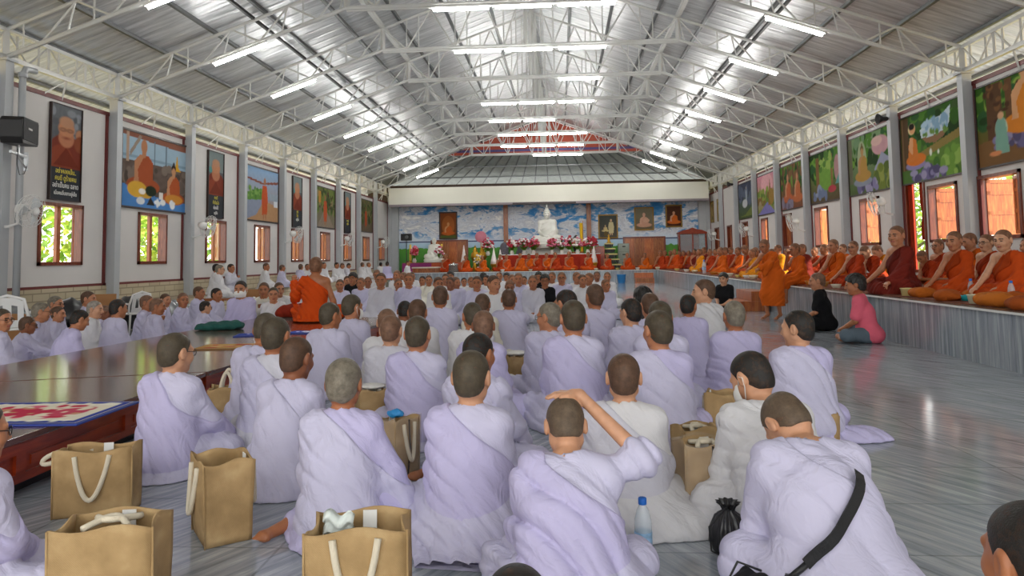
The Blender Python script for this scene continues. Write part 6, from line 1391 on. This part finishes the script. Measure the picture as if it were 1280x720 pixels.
for i, (k, px, py, Y, rz, P, sk, hr, cl, sh, acc, lb) in enumerate(NEAR):
    P = dict(P); P['shawl'] = 'own' if cl != 'c' else None
    proto(k, 'near', 'white', 20 + i * 7, **P); seat(k, px, py, rz, lb, GA, sk, hr, cl, Y=Y, cloth2=sh, acc=acc, fixed=True, hk='short' if k == 'n39' or hr == 'g' else 'stubble')
o = [q for q in C.objects if q.get('label', '').startswith('bowed person in lavender blouse')][0]
OB = o
# --- figures shared by several people
MID = [('m0', dict(turn=0, lean=.08)), ('m1', dict(turn=.4, lean=.12, legs='side')), ('m2', dict(turn=-.4, lean=.1)), ('m3', dict(turn=.1, lean=.25, bow=.25)), ('m4', dict(turn=-.2, lean=.14, legs='side', arms='knee')), ('m5', dict(turn=.9, lean=.06)), ('m6', dict(turn=-.9, lean=.06)), ('m7', dict(turn=0, lean=.18, w=1.02, arms='fwd')), ('m8', dict(turn=0, lean=.05, arms='pray')), ('m9', dict(turn=.2, lean=.05, w=.84))]
for i, (k, P) in enumerate(MID): proto(k, 'mid', 'white', 200 + i * 5, **P)
FAR = [('f0', dict(turn=0, lean=.05)), ('f1', dict(turn=.35, lean=.08)), ('f2', dict(turn=-.35, lean=.05, legs='side')), ('f3', dict(turn=.1, lean=.2, bow=.2)), ('f4', dict(lean=.05, arms='pray')), ('f5', dict(turn=-.7, lean=.08, w=.96)), ('f6', dict(turn=.7, lean=.12))]
for i, (k, P) in enumerate(FAR): proto(k, 'far', 'white', 300 + i * 5, **P)
ROW = [
 ('m3', 333, 391, 5.1, -6, 'o', 'o', 'l', '', 'person in pale robe half hidden behind the olive-haired one by the tan mat'),
 ('m4', 598, 416, 3.95, -14, 'o', 'k', 'l', '', 'dark-haired person partly hidden behind the cropped-nape sitter, robe edge showing'),
 ('m1', 604, 388, 4.7, -20, 'b', 's', 'v', '', 'brown bald person in lavender robe beside the open jute bag'),
 ('m0', 824, 376, 5.5, 10, 'o', 'o', 'l', '', 'olive-haired head just above the slim person beside the jute bags'),
 ('m5', 686, 378, 6.0, 4, 't', 'g', 'l', 'g', 'grey-haired person in glasses and pale robe looking sideways past an upright sitter'),
 ('m1', 707, 362, 6.5, 20, 't', 'k', 'l', '', 'dark-cropped head above the upright sitter behind the hand-on-head person'),
 ('m0', 489, 394, 5.25, -4, 'p', 's', 'g', '', 'bald pink-headed person in greyish robe at the aisle beside the dais'),
 ('m0', 484, 386, 5.8, 4, 'p', 's', 'w', '', 'bald pale head peeking above the pink-headed one'),
 ('m2', 413, 378, 6.4, -8, 'o', 'o', 'l', '', 'olive-cropped person in pale robe sitting just before the teaching monk dais end'),
 ('m2', 440, 368, 7.0, -8, 't', 'o', 'l', 'm', 'olive-cropped person with a mask strap by the corner of the dais'),
 ('m3', 506, 376, 7.4, 0, 'b', 'k', 'w', '', 'small black-haired head between the bald pale head and a brown head'),
 ('m0', 522, 374, 6.4, 0, 'o', 'b', 'w', '', 'brown-cropped head above the dark-cropped upright sitter'),
 ('m9', 550, 357, 7.35, 0, 'o', 'b', 'l', '', 'tall upright person with brown crop and broad pale back in the middle of the crowd'),
 ('m1', 590, 378, 6.2, -4, 'o', 'o', 'w', '', 'person in white with olive crop, head bent sideways, before the brown bald one'),
 ('m3', 603, 367, 7.85, -10, 'b', 'b', 'c', '', 'brown-cropped bent head behind the white-robed bent one'),
 ('m0', 636, 361, 8.2, 0, 'o', 'b', 'l', '', 'brown-cropped person in pale robe facing the seated circle across a gap'),
 ('m9', 743, 355, 7.6, 6, 'o', 'b', 'l', '', 'tall brown-cropped person in pale robe with a green bracelet side'),
 ('m1', 788, 373, 6.3, 8, 'p', 'k', 'l', '', 'person with patchy shiny black crop, head turned, in pale robe'),
 ('m0', 812, 366, 6.95, 4, 't', 'b', 'l', '', 'brown head peeking between the patchy-cropped and the slim one'),
 ('m2', 860, 368, 6.8, -4, 'o', 'k', 'v', '', 'dark-cropped person with a white strap over the shoulder'),
 ('m5', 879, 349, 8.0, 30, 'p', 'b', 'w', '', 'person in white shawl shown in profile, looking toward the wall posters'),
 ('m0', 917, 376, 5.9, 4, 'o', 'g', 'v', '', 'grey-brown cropped person in lavender robe next to the wooden step'),
]
for k, px, py, Y, rz, sk, hr, cl, acc, lb in ROW: seat(k, px, py, rz, lb, GA, sk, hr, cl, Y=Y, acc=acc)
GB = 'white-robed people sitting beyond the dais'
BEY = [
 ('m6', 3, 386, -5.75, -45, 't', 'o', 'l', 'g', 'bespectacled person at the frame edge beyond the dais, in profile'),
 ('m7', 35, 399, -5.4, -50, 'b', 'b', 'l', 'g', 'broad dark-brown-headed person bending over the dais edge in glasses'),
 ('m1', 52, 378, -6.15, -75, 't', 'g', 'l', 'g', 'grey-cropped profile in glasses beside the white plastic chair'),
 ('m0', 73, 383, -5.75, -80, 't', 'b', 'l', '', 'brown-cropped profile person just behind the bending one'),
 ('f0', 70, 370, -6.9, -85, 't', 'g', 'l', 'g', 'grey-haired face in glasses beyond the two profiles'),
 ('m3', 100, 387, -5.38, -40, 't', 'k', 'v', '', 'dark-cropped person in lavender seen from behind, leaning toward the dais'),
 ('f2', 111, 364, -7.1, -60, 't', 'b', 'l', '', 'brown-cropped face turned our way before the cardboard box'),
 ('m2', 119, 376, -6.05, -60, 'p', 'w', 'w', '', 'white-haired person in white looking along the dais'),
 ('m0', 148, 374, -5.42, -30, 't', 'k', 'l', '', 'dark-cropped person with a wide pale back in the middle beyond the dais'),
 ('f3', 132, 386, -5.98, -70, 'b', 's', 'l', '', 'brown face low between the white-haired and the wide-backed sitter'),
 ('f4', 184, 369, -5.95, -80, 'o', 's', 'l', '', 'brown-skinned person raising a hand to the cheek'),
 ('m2', 197, 373, -5.4, -45, 'o', 's', 'l', '', 'shaved brown-headed person with pale back before the hand-raised one'),
 ('f5', 207, 367, -6.5, -70, 't', 'b', 'l', '', 'brown-cropped face behind the shaved brown head'),
 ('m6', 229, 366, -5.65, -80, 'o', 's', 'l', '', 'thin-faced person in profile facing the teaching monk'),
 ('f0', 249, 358, -6.6, -85, 'o', 'b', 'l', '', 'taller thin face behind the thin-faced profile'),
 ('m7', 257, 378, -5.38, -45, 'p', 'k', 'l', 'g', 'dark-cropped person in glasses bending by the green shawl'),
 ('f0', 271, 360, -6.0, -100, 'o', 'k', 'l', '', 'dark-cropped person upright beside the white chair arm'),
 ('m0', 301, 351, 10.6, 188, 't', 'k', 'v', 'm', 'person in lavender wearing a white face mask, facing us'),
 ('m8', 330, 353, 11.5, 195, 'o', 'b', 'c', '', 'person in cream robe facing us with palms pressed together'),
 ('f0', 342, 359, 10.7, 200, 't', 'o', 'w', '', 'young face in white in front of the praying one'),
 ('f1', 349, 353, 12.2, 200, 't', 'b', 'w', '', 'face half hidden behind the young one, next to the monk'),
 ('f2', 372, 356, 11.5, 190, 't', 'k', 'w', '', 'person in white mostly hidden behind the teaching monk'),
]
for k, px, py, q, rz, sk, hr, cl, acc, lb in BEY: seat(k, px, py, rz, lb, GB, sk, hr, cl, acc=acc, **({'X': q} if q < 0 else {'Y': q}))
def stool(p, label):
    o = empty('stool', (p.x, p.y, 0), 0, label, 'stool', 'low wooden stools'); MB().box((-.3, -.28, .37), (.3, .38, .42)).build('seat', M['cabwood'], o)
    for x in (-1, 1):
        for y in (-.22, .32): MB().bar((x * .24, y, 0), (x * .24, y, .38), .025, 8).build('leg', M['cabwood'], o)
    return o
GW = 'people on the bench along the white wall'
for k, px, py, X, rz, sk, hr, cl, acc, lb in (
 ('m0', 275, 331, -7.6, -70, 'p', 'g', 'w', 'g', 'upright person in white and glasses sitting high beside the wall'),
 ('f0', 271, 330, -8.55, -60, 'o', 'k', 'w', '', 'dark head just behind the upright bespectacled person'),
 ('f4', 289, 330, -8.55, -100, 'o', 'k', 'g', '', 'person by the wall with a hand up to the face'),
 ('f5', 333, 329, -8.55, -60, 'o', 'b', 'w', '', 'person in white in profile below the path poster window'),
 ('f0', 353, 331, -8.55, -50, 'o', 'b', 'l', '', 'round-backed person next along the wall from the profile one'),
 ('f1', 376, 330, -8.55, -30, 'o', 'b', 'l', '', 'person by the wall beside the raised hand of the monk'),
 ('f2', 384, 330, -8.55, -120, 'o', 'k', 'w', '', 'small face just over the monk raised arm'),
 ('f0', 405, 328, -8.55, -120, 'o', 'k', 'w', '', 'dark-cropped person at the wall by the monk ear'),
 ('f6', 421, 328, -8.55, -140, 'o', 'k', 'w', '', 'dark-haired person at the wall turning aside'),
 ('f3', 428, 329, -8.55, -100, 'o', 'b', 'w', '', 'brown-cropped person at the wall leaning forward, first of two'),
 ('f3', 436, 329, -8.55, -90, 'o', 'k', 'g', '', 'dark-cropped person at the wall leaning forward, second of two'),
 ('f0', 453, 328, -8.3, -20, 'o', 'b', 'w', '', 'broad white back near the far end of the wall bench'),
 ('f1', 461, 328, -8.4, -100, 'o', 's', 'w', '', 'brown face beside the broad white back at the wall'),
 ('f0', 476, 328, -8.3, -10, 'o', 'k', 'w', '', 'dark-cropped white back in the wall corner'),
 ('f0', 484, 327, -7.5, 10, 'o', 'k', 'v', '', 'lavender back in the wall corner by the mural pilaster')):
    q = seat(k, px, py, rz, lb, GW, sk, hr, cl, X=X, base=.42, dz=.004, acc=acc)
    if X > -8.2: stool(q.location, 'low wooden stool under the ' + ('upright bespectacled sitter by the wall' if X < -7.55 else 'lavender-backed sitter in the wall corner'))
GF_ = 'white-robed people facing us before the far stage'
FACE = [
 ('f0', 425, 349, None, 'o', 'l', '', 'face beside the teaching monk elbow, low in the row'), ('f1', 434, 345, None, 't', 'l', '', 'person in pale robe second from the teaching monk elbow'),
 ('f2', 451, 347, None, 'o', 'l', '', 'person in pale robe third from the teaching monk elbow, eyes down'), ('f0', 460, 346, 16.5, 'b', 'w', '', 'dark face peeking behind the third sitter from the monk'),
 ('f0', 476, 341, 13.2, 'o', 'g', '', 'large grey-robed person with hands clasped facing us near the dais end'), ('f3', 471, 337, 20, 'o', 'w', '', 'head bent over behind the large grey-robed person'),
 ('f1', 498, 348, None, 'o', 'l', '', 'slight person in wrapped pale robe beside the large grey-robed one'), ('f0', 511, 341, 14.5, 'o', 'l', '', 'person in pale robe with a blue item at the knee'),
 ('f2', 496, 338, 19, 'o', 'w', '', 'small face above the slight wrapped person'), ('f5', 504, 340, 20, 'b', 'w', '', 'dark small head beside the face above the wrapped person'),
 ('f1', 515, 340, 21, 'o', 'w', '', 'small face behind the person with the blue item'), ('f0', 536, 344, None, 'o', 'c', '', 'cream-robed person with hands folded left of a tall brown crop'),
 ('f1', 548, 346, 13, 'o', 'w', '', 'person in white directly behind the tall brown crop'), ('f0', 557, 342, 17, 'o', 'w', '', 'older face beyond the tall brown crop'),
 ('f2', 563, 346, 14.2, 'b', 'l', '', 'brown face with narrow shoulders next to the tall brown crop'), ('f6', 570, 346, 15, 'o', 'l', '', 'face turned aside, second past the tall brown crop'),
 ('f1', 589, 346, 16.5, 'o', 'w', '', 'face half hidden by the broad smiling person'), ('f0', 596, 345, 13.2, 'o', 'l', '', 'broad smiling person in pale robe near the middle'),
 ('f6', 617, 344, 11.4, 't', 'w', '', 'larger person in white turning her head across the middle'), ('f0', 624, 340, 19, 'o', 'w', '', 'face over the shoulder of the turning person'),
 ('f3', 637, 350, 13, 'b', 'l', '', 'bald brown head bent low in the middle row'), ('f1', 640, 343, 16, 'o', 'w', '', 'elder face above the bent bald head'),
 ('f0', 648, 341, 15, 'o', 'l', '', 'dark-cropped person behind the bent bald head'), ('f0', 666, 344, 13.4, 'o', 'g', '', 'person in grey-white with hands in lap and legs crossed toward us'),
 ('f2', 690, 340, 17.5, 'o', 'w', '', 'person in white just past the black-shirted one'), ('f0', 702, 340, 15.5, 'o', 'l', 'g', 'smiling person in white with glasses past the black-shirted one'),
 ('f6', 721, 340, 16.5, 'o', 'w', '', 'dark-cropped person in white turned to a neighbour'), ('f1', 728, 343, 15.8, 'o', 'w', '', 'face between two dark crops in the far row'),
 ('f5', 736, 341, 15, 'o', 'w', '', 'dark-cropped person in white holding her hands out, in the far row'), ('f0', 746, 339, 18.5, 'b', 'w', '', 'brown face before the stage, third from the row end'),
 ('f0', 759, 340, 17.5, 'o', 'w', '', 'tall-sitting person in white at the row end by the blue bucket'), ('f6', 757, 349, 14, 'o', 'l', 'g', 'person in glasses and pale robe below the row-end sitter'),
]
for k, px, py, Y, sk, cl, acc, lb in FACE: seat(k, px, py, 180 + (640 - px) * .05, lb, GF_, sk, ('s', 'm', 'b')[px % 3], cl, Y=Y, acc=acc)
for i, (px, Y, lb) in enumerate(((528, 17.5, 'white-robed figure seen only as a shoulder beside the cream-robed one'), (580, 18.5, 'white-robed figure mostly hidden behind the middle faces'), (608, 17.5, 'white-robed figure between the smiling and the turning person'), (655, 18, 'white-robed figure glimpsed beside the black-shirted person'), (444, 18, 'white-robed figure glimpsed behind the third sitter from the monk'))):
    p = at(px, 345, Y=Y); proj_y = {0: 345, 1: 347, 2: 344, 3: 345, 4: 344}[i]; seat('f%d' % (i % 3), px, proj_y, 175, lb, GF_, 'o', 'k', 'w', Y=Y)
# --- lay people in everyday clothes
GL_ = 'people in everyday clothes'
proto('l0', 'mid', 'lay', 401, turn=.1, lean=.18, arms='lap', legs='cross', fold=.012); proto('l1', 'mid', 'lay', 402, turn=.2, lean=.08, arms='lap', legs='cross', fold=.012); proto('l2', 'far', 'lay', 403, turn=.1, lean=.16, arms='lap', legs='cross', fold=.012); proto('l3', 'far', 'lay', 404, turn=0, lean=.05, arms='lap', fold=.012)
BLK, JEAN = hx('17171a'), hx('5f6d78')
q = seat('l0', 1068, 343, 62, 'black-haired person in pink short-sleeved shirt and grey trousers leaning on the marble stage', GL_, 'o', 'k', hx('e0677c'), Y=10.0, hk='full', cloth2=JEAN, fixed=True)
q2 = seat('l1', 1021, 341, 62, 'bald person in black T-shirt sitting against the stage beside the pink shirt', GL_, 't', 's', BLK, Y=11.6, cloth2=BLK, fixed=True)
q3 = seat('l2', 904, 341, 140, 'person with a dark ponytail in black T-shirt sitting before the stage', GL_, 'p', 'k', BLK, Y=15.4, hk='tail', cloth2=BLK)
seat('l3', 681, 343, 182, 'dark-haired person in black top and glasses among the white robes', GL_, 'o', 'k', BLK, Y=14.6, hk='full', acc='g', cloth2=BLK)
seat('l3', 803, 359, 10, 'black-haired person seen from behind above the patchy crop', GL_, 'p', 'k', hx('e6e4ea'), Y=7.6, hk='long', cloth2=BLK)
for px, py, Y, lb, hk, cl in ((441, 341, 17, 'dark-clothed person half hidden beside the wall row', 'full', BLK), (604, 341, 19.5, 'black-haired person with back turned before the stage middle', 'long', BLK), (633, 341, 20, 'black-haired head beside an elder face', 'full', hx('b9bcc4')), (673, 340, 18.5, 'dark-haired person behind the black-shirted one', 'full', BLK), (563, 339, 20, 'dark-haired person behind the narrow-shouldered face', 'full', hx('8a3a34'))):
    seat('l3', px, py, 10 if hk == 'long' else 175, lb, GL_, 'o', 'k', cl, Y=Y, hk=hk, cloth2=BLK)
q = seat('f0', 510, 326, -95, 'person in white sitting by the end of the purple cloth', GW, 'o', 'b', 'w', Y=31.0, base=.42, dz=.004, fixed=True); stool(q.location, 'low wooden stool under the person by the purple cloth')
# --- monks
MONK = [('k0', dict(lean=.06, arms=('lap', 'lap'))), ('k1', dict(lean=.16, arms=('lap', 'knee'), turn=.15)), ('k2', dict(lean=.10, arms=('lap', 'fwd'), turn=-.2)), ('k3', dict(lean=.42, arms=('lap', 'lap'), bow=.45)), ('k4', dict(lean=.05, arms=('knee', 'knee'), turn=.35)), ('k5', dict(lean=.1, arms=('lap', 'lap'), bow=.25, turn=-.35))]
for i, (k, P) in enumerate(MONK): proto(k, 'mid', 'monk', 500 + i * 3, **P); proto(k + 'f', 'far', 'monk', 520 + i * 3, **P)
proto('kc', 'mid', 'white', 560, lean=.08, arms='lap', bow=.1, shawl=None); proto('ks', 'mid', 'monk', 561, legs='stand', lean=.42, bow=.15, arms=('fwd', 'fwd')); proto('ke', 'mid', 'monk', 562, legs='edge', lean=.14, bow=.1, arms=('lap', 'mouth')); proto('kt', 'near', 'monk', 563, legs='kneel' if 0 else 'cross', lean=.06, arms=('raise', 'hang'), turn=.15, w=.98)
GT = 'orange-robed monks'
seat('kt', 395, 321, 4, 'monk in bright orange robe teaching from the dais, one hand raised, back to us', GT, 'o', 'm', hx('cc4a10'), Y=10.25, base=DZ + .014, fixed=True)
seat('ks', 955, 299, 128, 'monk in orange robe and glasses stepping down from the stage, bent over a bowl', GT, 'o', 'm', 'O', Y=13.4, acc='g', fixed=True)
seat('ke', 993, 304, 105, 'monk in orange sitting on the stage edge, feet down, hand at the mouth', GT, 'o', 'm', 'O', X=4.62, base=SH, acc='g', fixed=True)
for k, px, py, X, rz, sk, cl, acc, lb in (
 ('k4', 1120, 281, 5.35, 105, 't', 'D', '', 'upright monk in dark maroon robe in profile behind the yellow tub'), ('k1', 1192, 289, 5.35, 112, 't', 'V', '', 'monk in orange robe with a bare arm reaching to the cushions'), ('k1', 1253, 287, 5.3, 112, 'p', 'V', '', 'pale-headed monk in orange robe, outermost of the near monks shown whole'),
 ('k0', 1284, 297, 6.3, 110, 't', 'R', '', 'monk cut by the frame edge behind the outermost cushion'), ('k0', 1172, 299, 6.7, 110, 't', 'R', 'g', 'monk in red-brown robe and glasses behind the reaching monk'), ('k5', 1211, 291, 7.0, 115, 't', 'O', '', 'monk in orange looking down under the wide timber window'), ('k0', 1232, 293, 6.4, 110, 'p', 'R', 'g', 'monk in maroon robe and glasses beside the pale-headed one'),
 ('k3', 1152, 313, 6.0, 110, 'o', 'R', '', 'monk bowed low behind the upright maroon-robed one'), ('k3', 1081, 307, 6.0, 105, 'p', 'R', '', 'monk in red robe bowing over a paper beside the pink shirt'), ('k3', 1096, 306, 6.2, 100, 'p', 'Y', '', 'monk in sunlit yellow robe bowing low under the fan'),
 ('k4', 1066, 301, 5.35, 110, 't', 'R', 'g', 'monk in red robe and glasses, forearm resting forward, over the black T-shirt'), ('k1', 1041, 299, 5.4, 110, 't', 'O', '', 'monk in orange robe with long bare arm behind the edge-seated monk'), ('k0', 1053, 305, 7.0, 110, 'p', 'O', '', 'pale-headed monk seen between two others under the half-open window'), ('k2', 1030, 305, 6.2, 110, 'o', 'R', '', 'monk in red robe set back behind the long-armed one'), ('k0', 1018, 309, 6.9, 110, 'o', 'R', '', 'monk with only his dark head showing by the window post'),
 ('kc', 1002, 305, 5.6, 108, 'o', 'D', '', 'monk wrapped over both shoulders in patterned maroon behind the hand-to-mouth monk'), ('k0', 972, 306, 6.0, 112, 'o', 'Y', '', 'monk in yellow-orange robe behind the stepping monk'), ('k5', 984, 311, 7.0, 112, 'o', 'O', '', 'monk half hidden next to the yellow-orange one')):
    seat(k, px, py, rz, lb, GT, sk, 'm', cl, X=X, base=SH, acc=acc)
R1 = [(944, 309, 5.5, 'k3', 'O'), (931, 306, 6.3, 'k3', 'R'), (922, 309, 5.6, 'k1', 'O'), (940, 311, 5.0, 'k2', 'Y'), (913, 309, 6.6, 'k0', 'R'), (906, 309, 5.6, 'k5', 'R'), (900, 309, 5.0, 'k1', 'O'), (894, 311, 6.4, 'k0', 'V'), (887, 311, 5.4, 'k1', 'R'), (880, 309, 6.2, 'k0', 'D'), (874, 311, 5.2, 'k0', 'Y'), (964, 311, 5.2, 'k2', 'O')]
WORD = {'O': 'orange', 'R': 'red', 'Y': 'yellow-orange', 'V': 'vermilion', 'D': 'maroon'}
SPOT = ['leaning in under the bright shutter', 'bent over beneath the pink-sky painting', 'with a bare arm down by the far bowls', 'reaching forward at the stage edge near the stepping monk', 'set back by the dark shutter', 'with head bent beside the far column', 'close to the large water bottle', 'set back under the gilt pictures', 'with bare shoulder in the far bend of the stage', 'set back by the glass-fronted cabinet', 'at the inner corner of the stage', 'reaching out just behind the stepping monk']
for (px, py, X, k, cl), sp in zip(R1, SPOT): seat(k + 'f', px, py, 118, 'monk in %s robe %s' % (WORD[cl], sp), GT, 'o', 'm', cl, X=X, base=SH)
R2 = [(557, 317, 34.4, 'R', 'beside the smaller statue candle'), (582, 319, 33.9, 'V', 'before the white cone at the panelled door'), (603, 319, 33.9, 'O', 'under the round pink fan'), (625, 318, 34.2, 'R', 'first of a pair by the altar start'), (633, 318, 33.7, 'V', 'second of a pair by the altar start'), (650, 316, 33.9, 'O', 'below the grey rockery'), (661, 317, 34.6, 'O', 'below the edge of the large statue'), (671, 316, 34.4, 'R', 'leaning back a little before the large statue'), (683, 316, 33.9, 'O', 'directly below the large statue'), (694, 315, 34.2, 'R', 'just past the large statue'), (711, 314, 33.9, 'V', 'below the dark figurine'), (735, 315, 33.9, 'V', 'before the wood post and pennant'), (759, 317, 33.9, 'R', 'before the black and gold shrine'), (784, 316, 33.9, 'V', 'at the panelled door beside the filing cabinet'), (806, 316, 34.1, 'O', 'alone with a white bowl')]
for i, (px, py, Y, cl, sp) in enumerate(R2): seat(('k0f', 'k1f', 'k5f', 'k2f')[i % 4], px, py, 178 + 6 * math.sin(i * 2), '%s-robed monk %s on the far stage' % (WORD[cl], sp), GT, 'o', 'm', cl, Y=Y, base=SH)
R3 = [(825, 313, 33.6, 'R'), (831, 313, 34.6, 'R'), (838, 313, 35.6, 'O'), (843, 311, 33.8, 'V'), (849, 313, 34.9, 'R'), (854, 313, 36.4, 'O'), (861, 313, 34.2, 'R'), (868, 311, 32.6, 'D')]
for i, (px, py, Y, cl) in enumerate(R3): seat(('k1f', 'k0f', 'k5f')[i % 3], px, py, 150, 'monk in %s robe, %s of the close group below the portraits' % (WORD[cl], ORD[i]), GT, 'o', 'k' if i == 7 else 'm', cl, Y=Y, base=SH)

# ------------------------------------------------------------------ the strap bag of the bowed sitter
def on_back(o, pts, w_, name, mm, up=.006):
    """a flat strap laid over the back of a seated figure (local points x, z)"""
    ms = [c for c in o.children if c.name.startswith('shawl') or c.name.startswith('robe')]; V = []
    for c in ms: a = np.empty(len(c.data.vertices) * 3, np.float32); c.data.vertices.foreach_get('co', a); V.append(a.reshape(-1, 3))
    V = np.concatenate(V); b = MB(); L = []
    for i, (x, z) in enumerate(pts):
        q = V[(np.abs(V[:, 0] - x) < .025) & (np.abs(V[:, 2] - z) < .03)]; y = q[:, 1].min() - up if len(q) else -.2; L.append(Vector((x, y, z)))
    L = [L[0]] + [(L[i - 1] + L[i] * 2 + L[i + 1]) / 4 + Vector((0, -.004, 0)) for i in range(1, len(L) - 1)] + [L[-1]]
    vs = []
    for i, p in enumerate(L):
        d = (L[min(i + 1, len(L) - 1)] - L[max(i - 1, 0)]).normalized(); s = d.cross(Vector((0, -1, 0))).normalized() * w_ / 2
        vs += [p - s, p + s, p + s + Vector((0, .006, 0)), p - s + Vector((0, .006, 0))]
    fs = [(4 * i + k, 4 * i + (k + 1) % 4, 4 * i + 4 + (k + 1) % 4, 4 * i + 4 + k) for i in range(len(L) - 1) for k in range(4)]
    return MB().add(vs, fs, 0, False).build(name, mm, None), L
J = PROTO['n36'][0]; n_ = 14
pts = [(.085 - .29 * t + .03 * math.sin(PI * t), J['neck'][2] - .03 - (J['neck'][2] - .26) * t) for t in [i / (n_ - 1) for i in range(n_)]]
strap, L = on_back(OB, pts, .042, 'strap', M['black'])
bagw = empty('shoulder_bag', (0, 0, 0), 0, 'black shoulder bag with a wide strap worn by the bowed person', 'bag'); bagw.matrix_world = OB.matrix_basis.copy()
strap.parent = bagw
pb = pouch('pouch', (-.30, .02, 0), (.15, .12, .14), hx('232326'), None, R(40), None); pb.parent = bagw
MB().tube([L[-1], L[-1] + Vector((-.05, .02, -.05)), Vector((-.24, -.04, .16))], .012, 6).build('strap_end', M['black'], bagw)
MB().tube([(-.32, -.02, .17), (-.42, -.05, .22), (-.46, -.02, .12), (-.38, .0, .05)], .005, 6).build('cord', M['black'], bagw)
# black drawstring bag in front of the bag just behind
p = at(912, 690, Z=0); o = empty('drawstring_bag', p, 0, 'black drawstring bag on the floor beside the bowed strap-wearer', 'bag'); b = MB(); n = 60; rows = [(.02, .003), (.06, .004), (.075, .04), (.07, .10), (.05, .145), (.022, .165), (.03, .185), (.045, .20)]
vs = [(r * (1 + (.05 + .12 * k / 7) * math.sin(11 * 2 * PI * i / n + k * .4)) * math.cos(2 * PI * i / n), r * (1 + (.05 + .12 * k / 7) * math.sin(11 * 2 * PI * i / n + k * .4)) * math.sin(2 * PI * i / n), z) for k, (r, z) in enumerate(rows) for i in range(n)]
b.add(vs, [(k * n + i, k * n + (i + 1) % n, (k + 1) * n + (i + 1) % n, (k + 1) * n + i) for k in range(7) for i in range(n)] + [tuple(range(n))[::-1]], 0, True); b.build('sack', M['blackbag'], o)
MB().tube([(.025, 0, .165), (-.02, -.05, .19), (-.09, -.06, .12), (-.08, -.04, .02), (-.03, -.10, .01)], .004, 6).build('cord', M['black'], o)
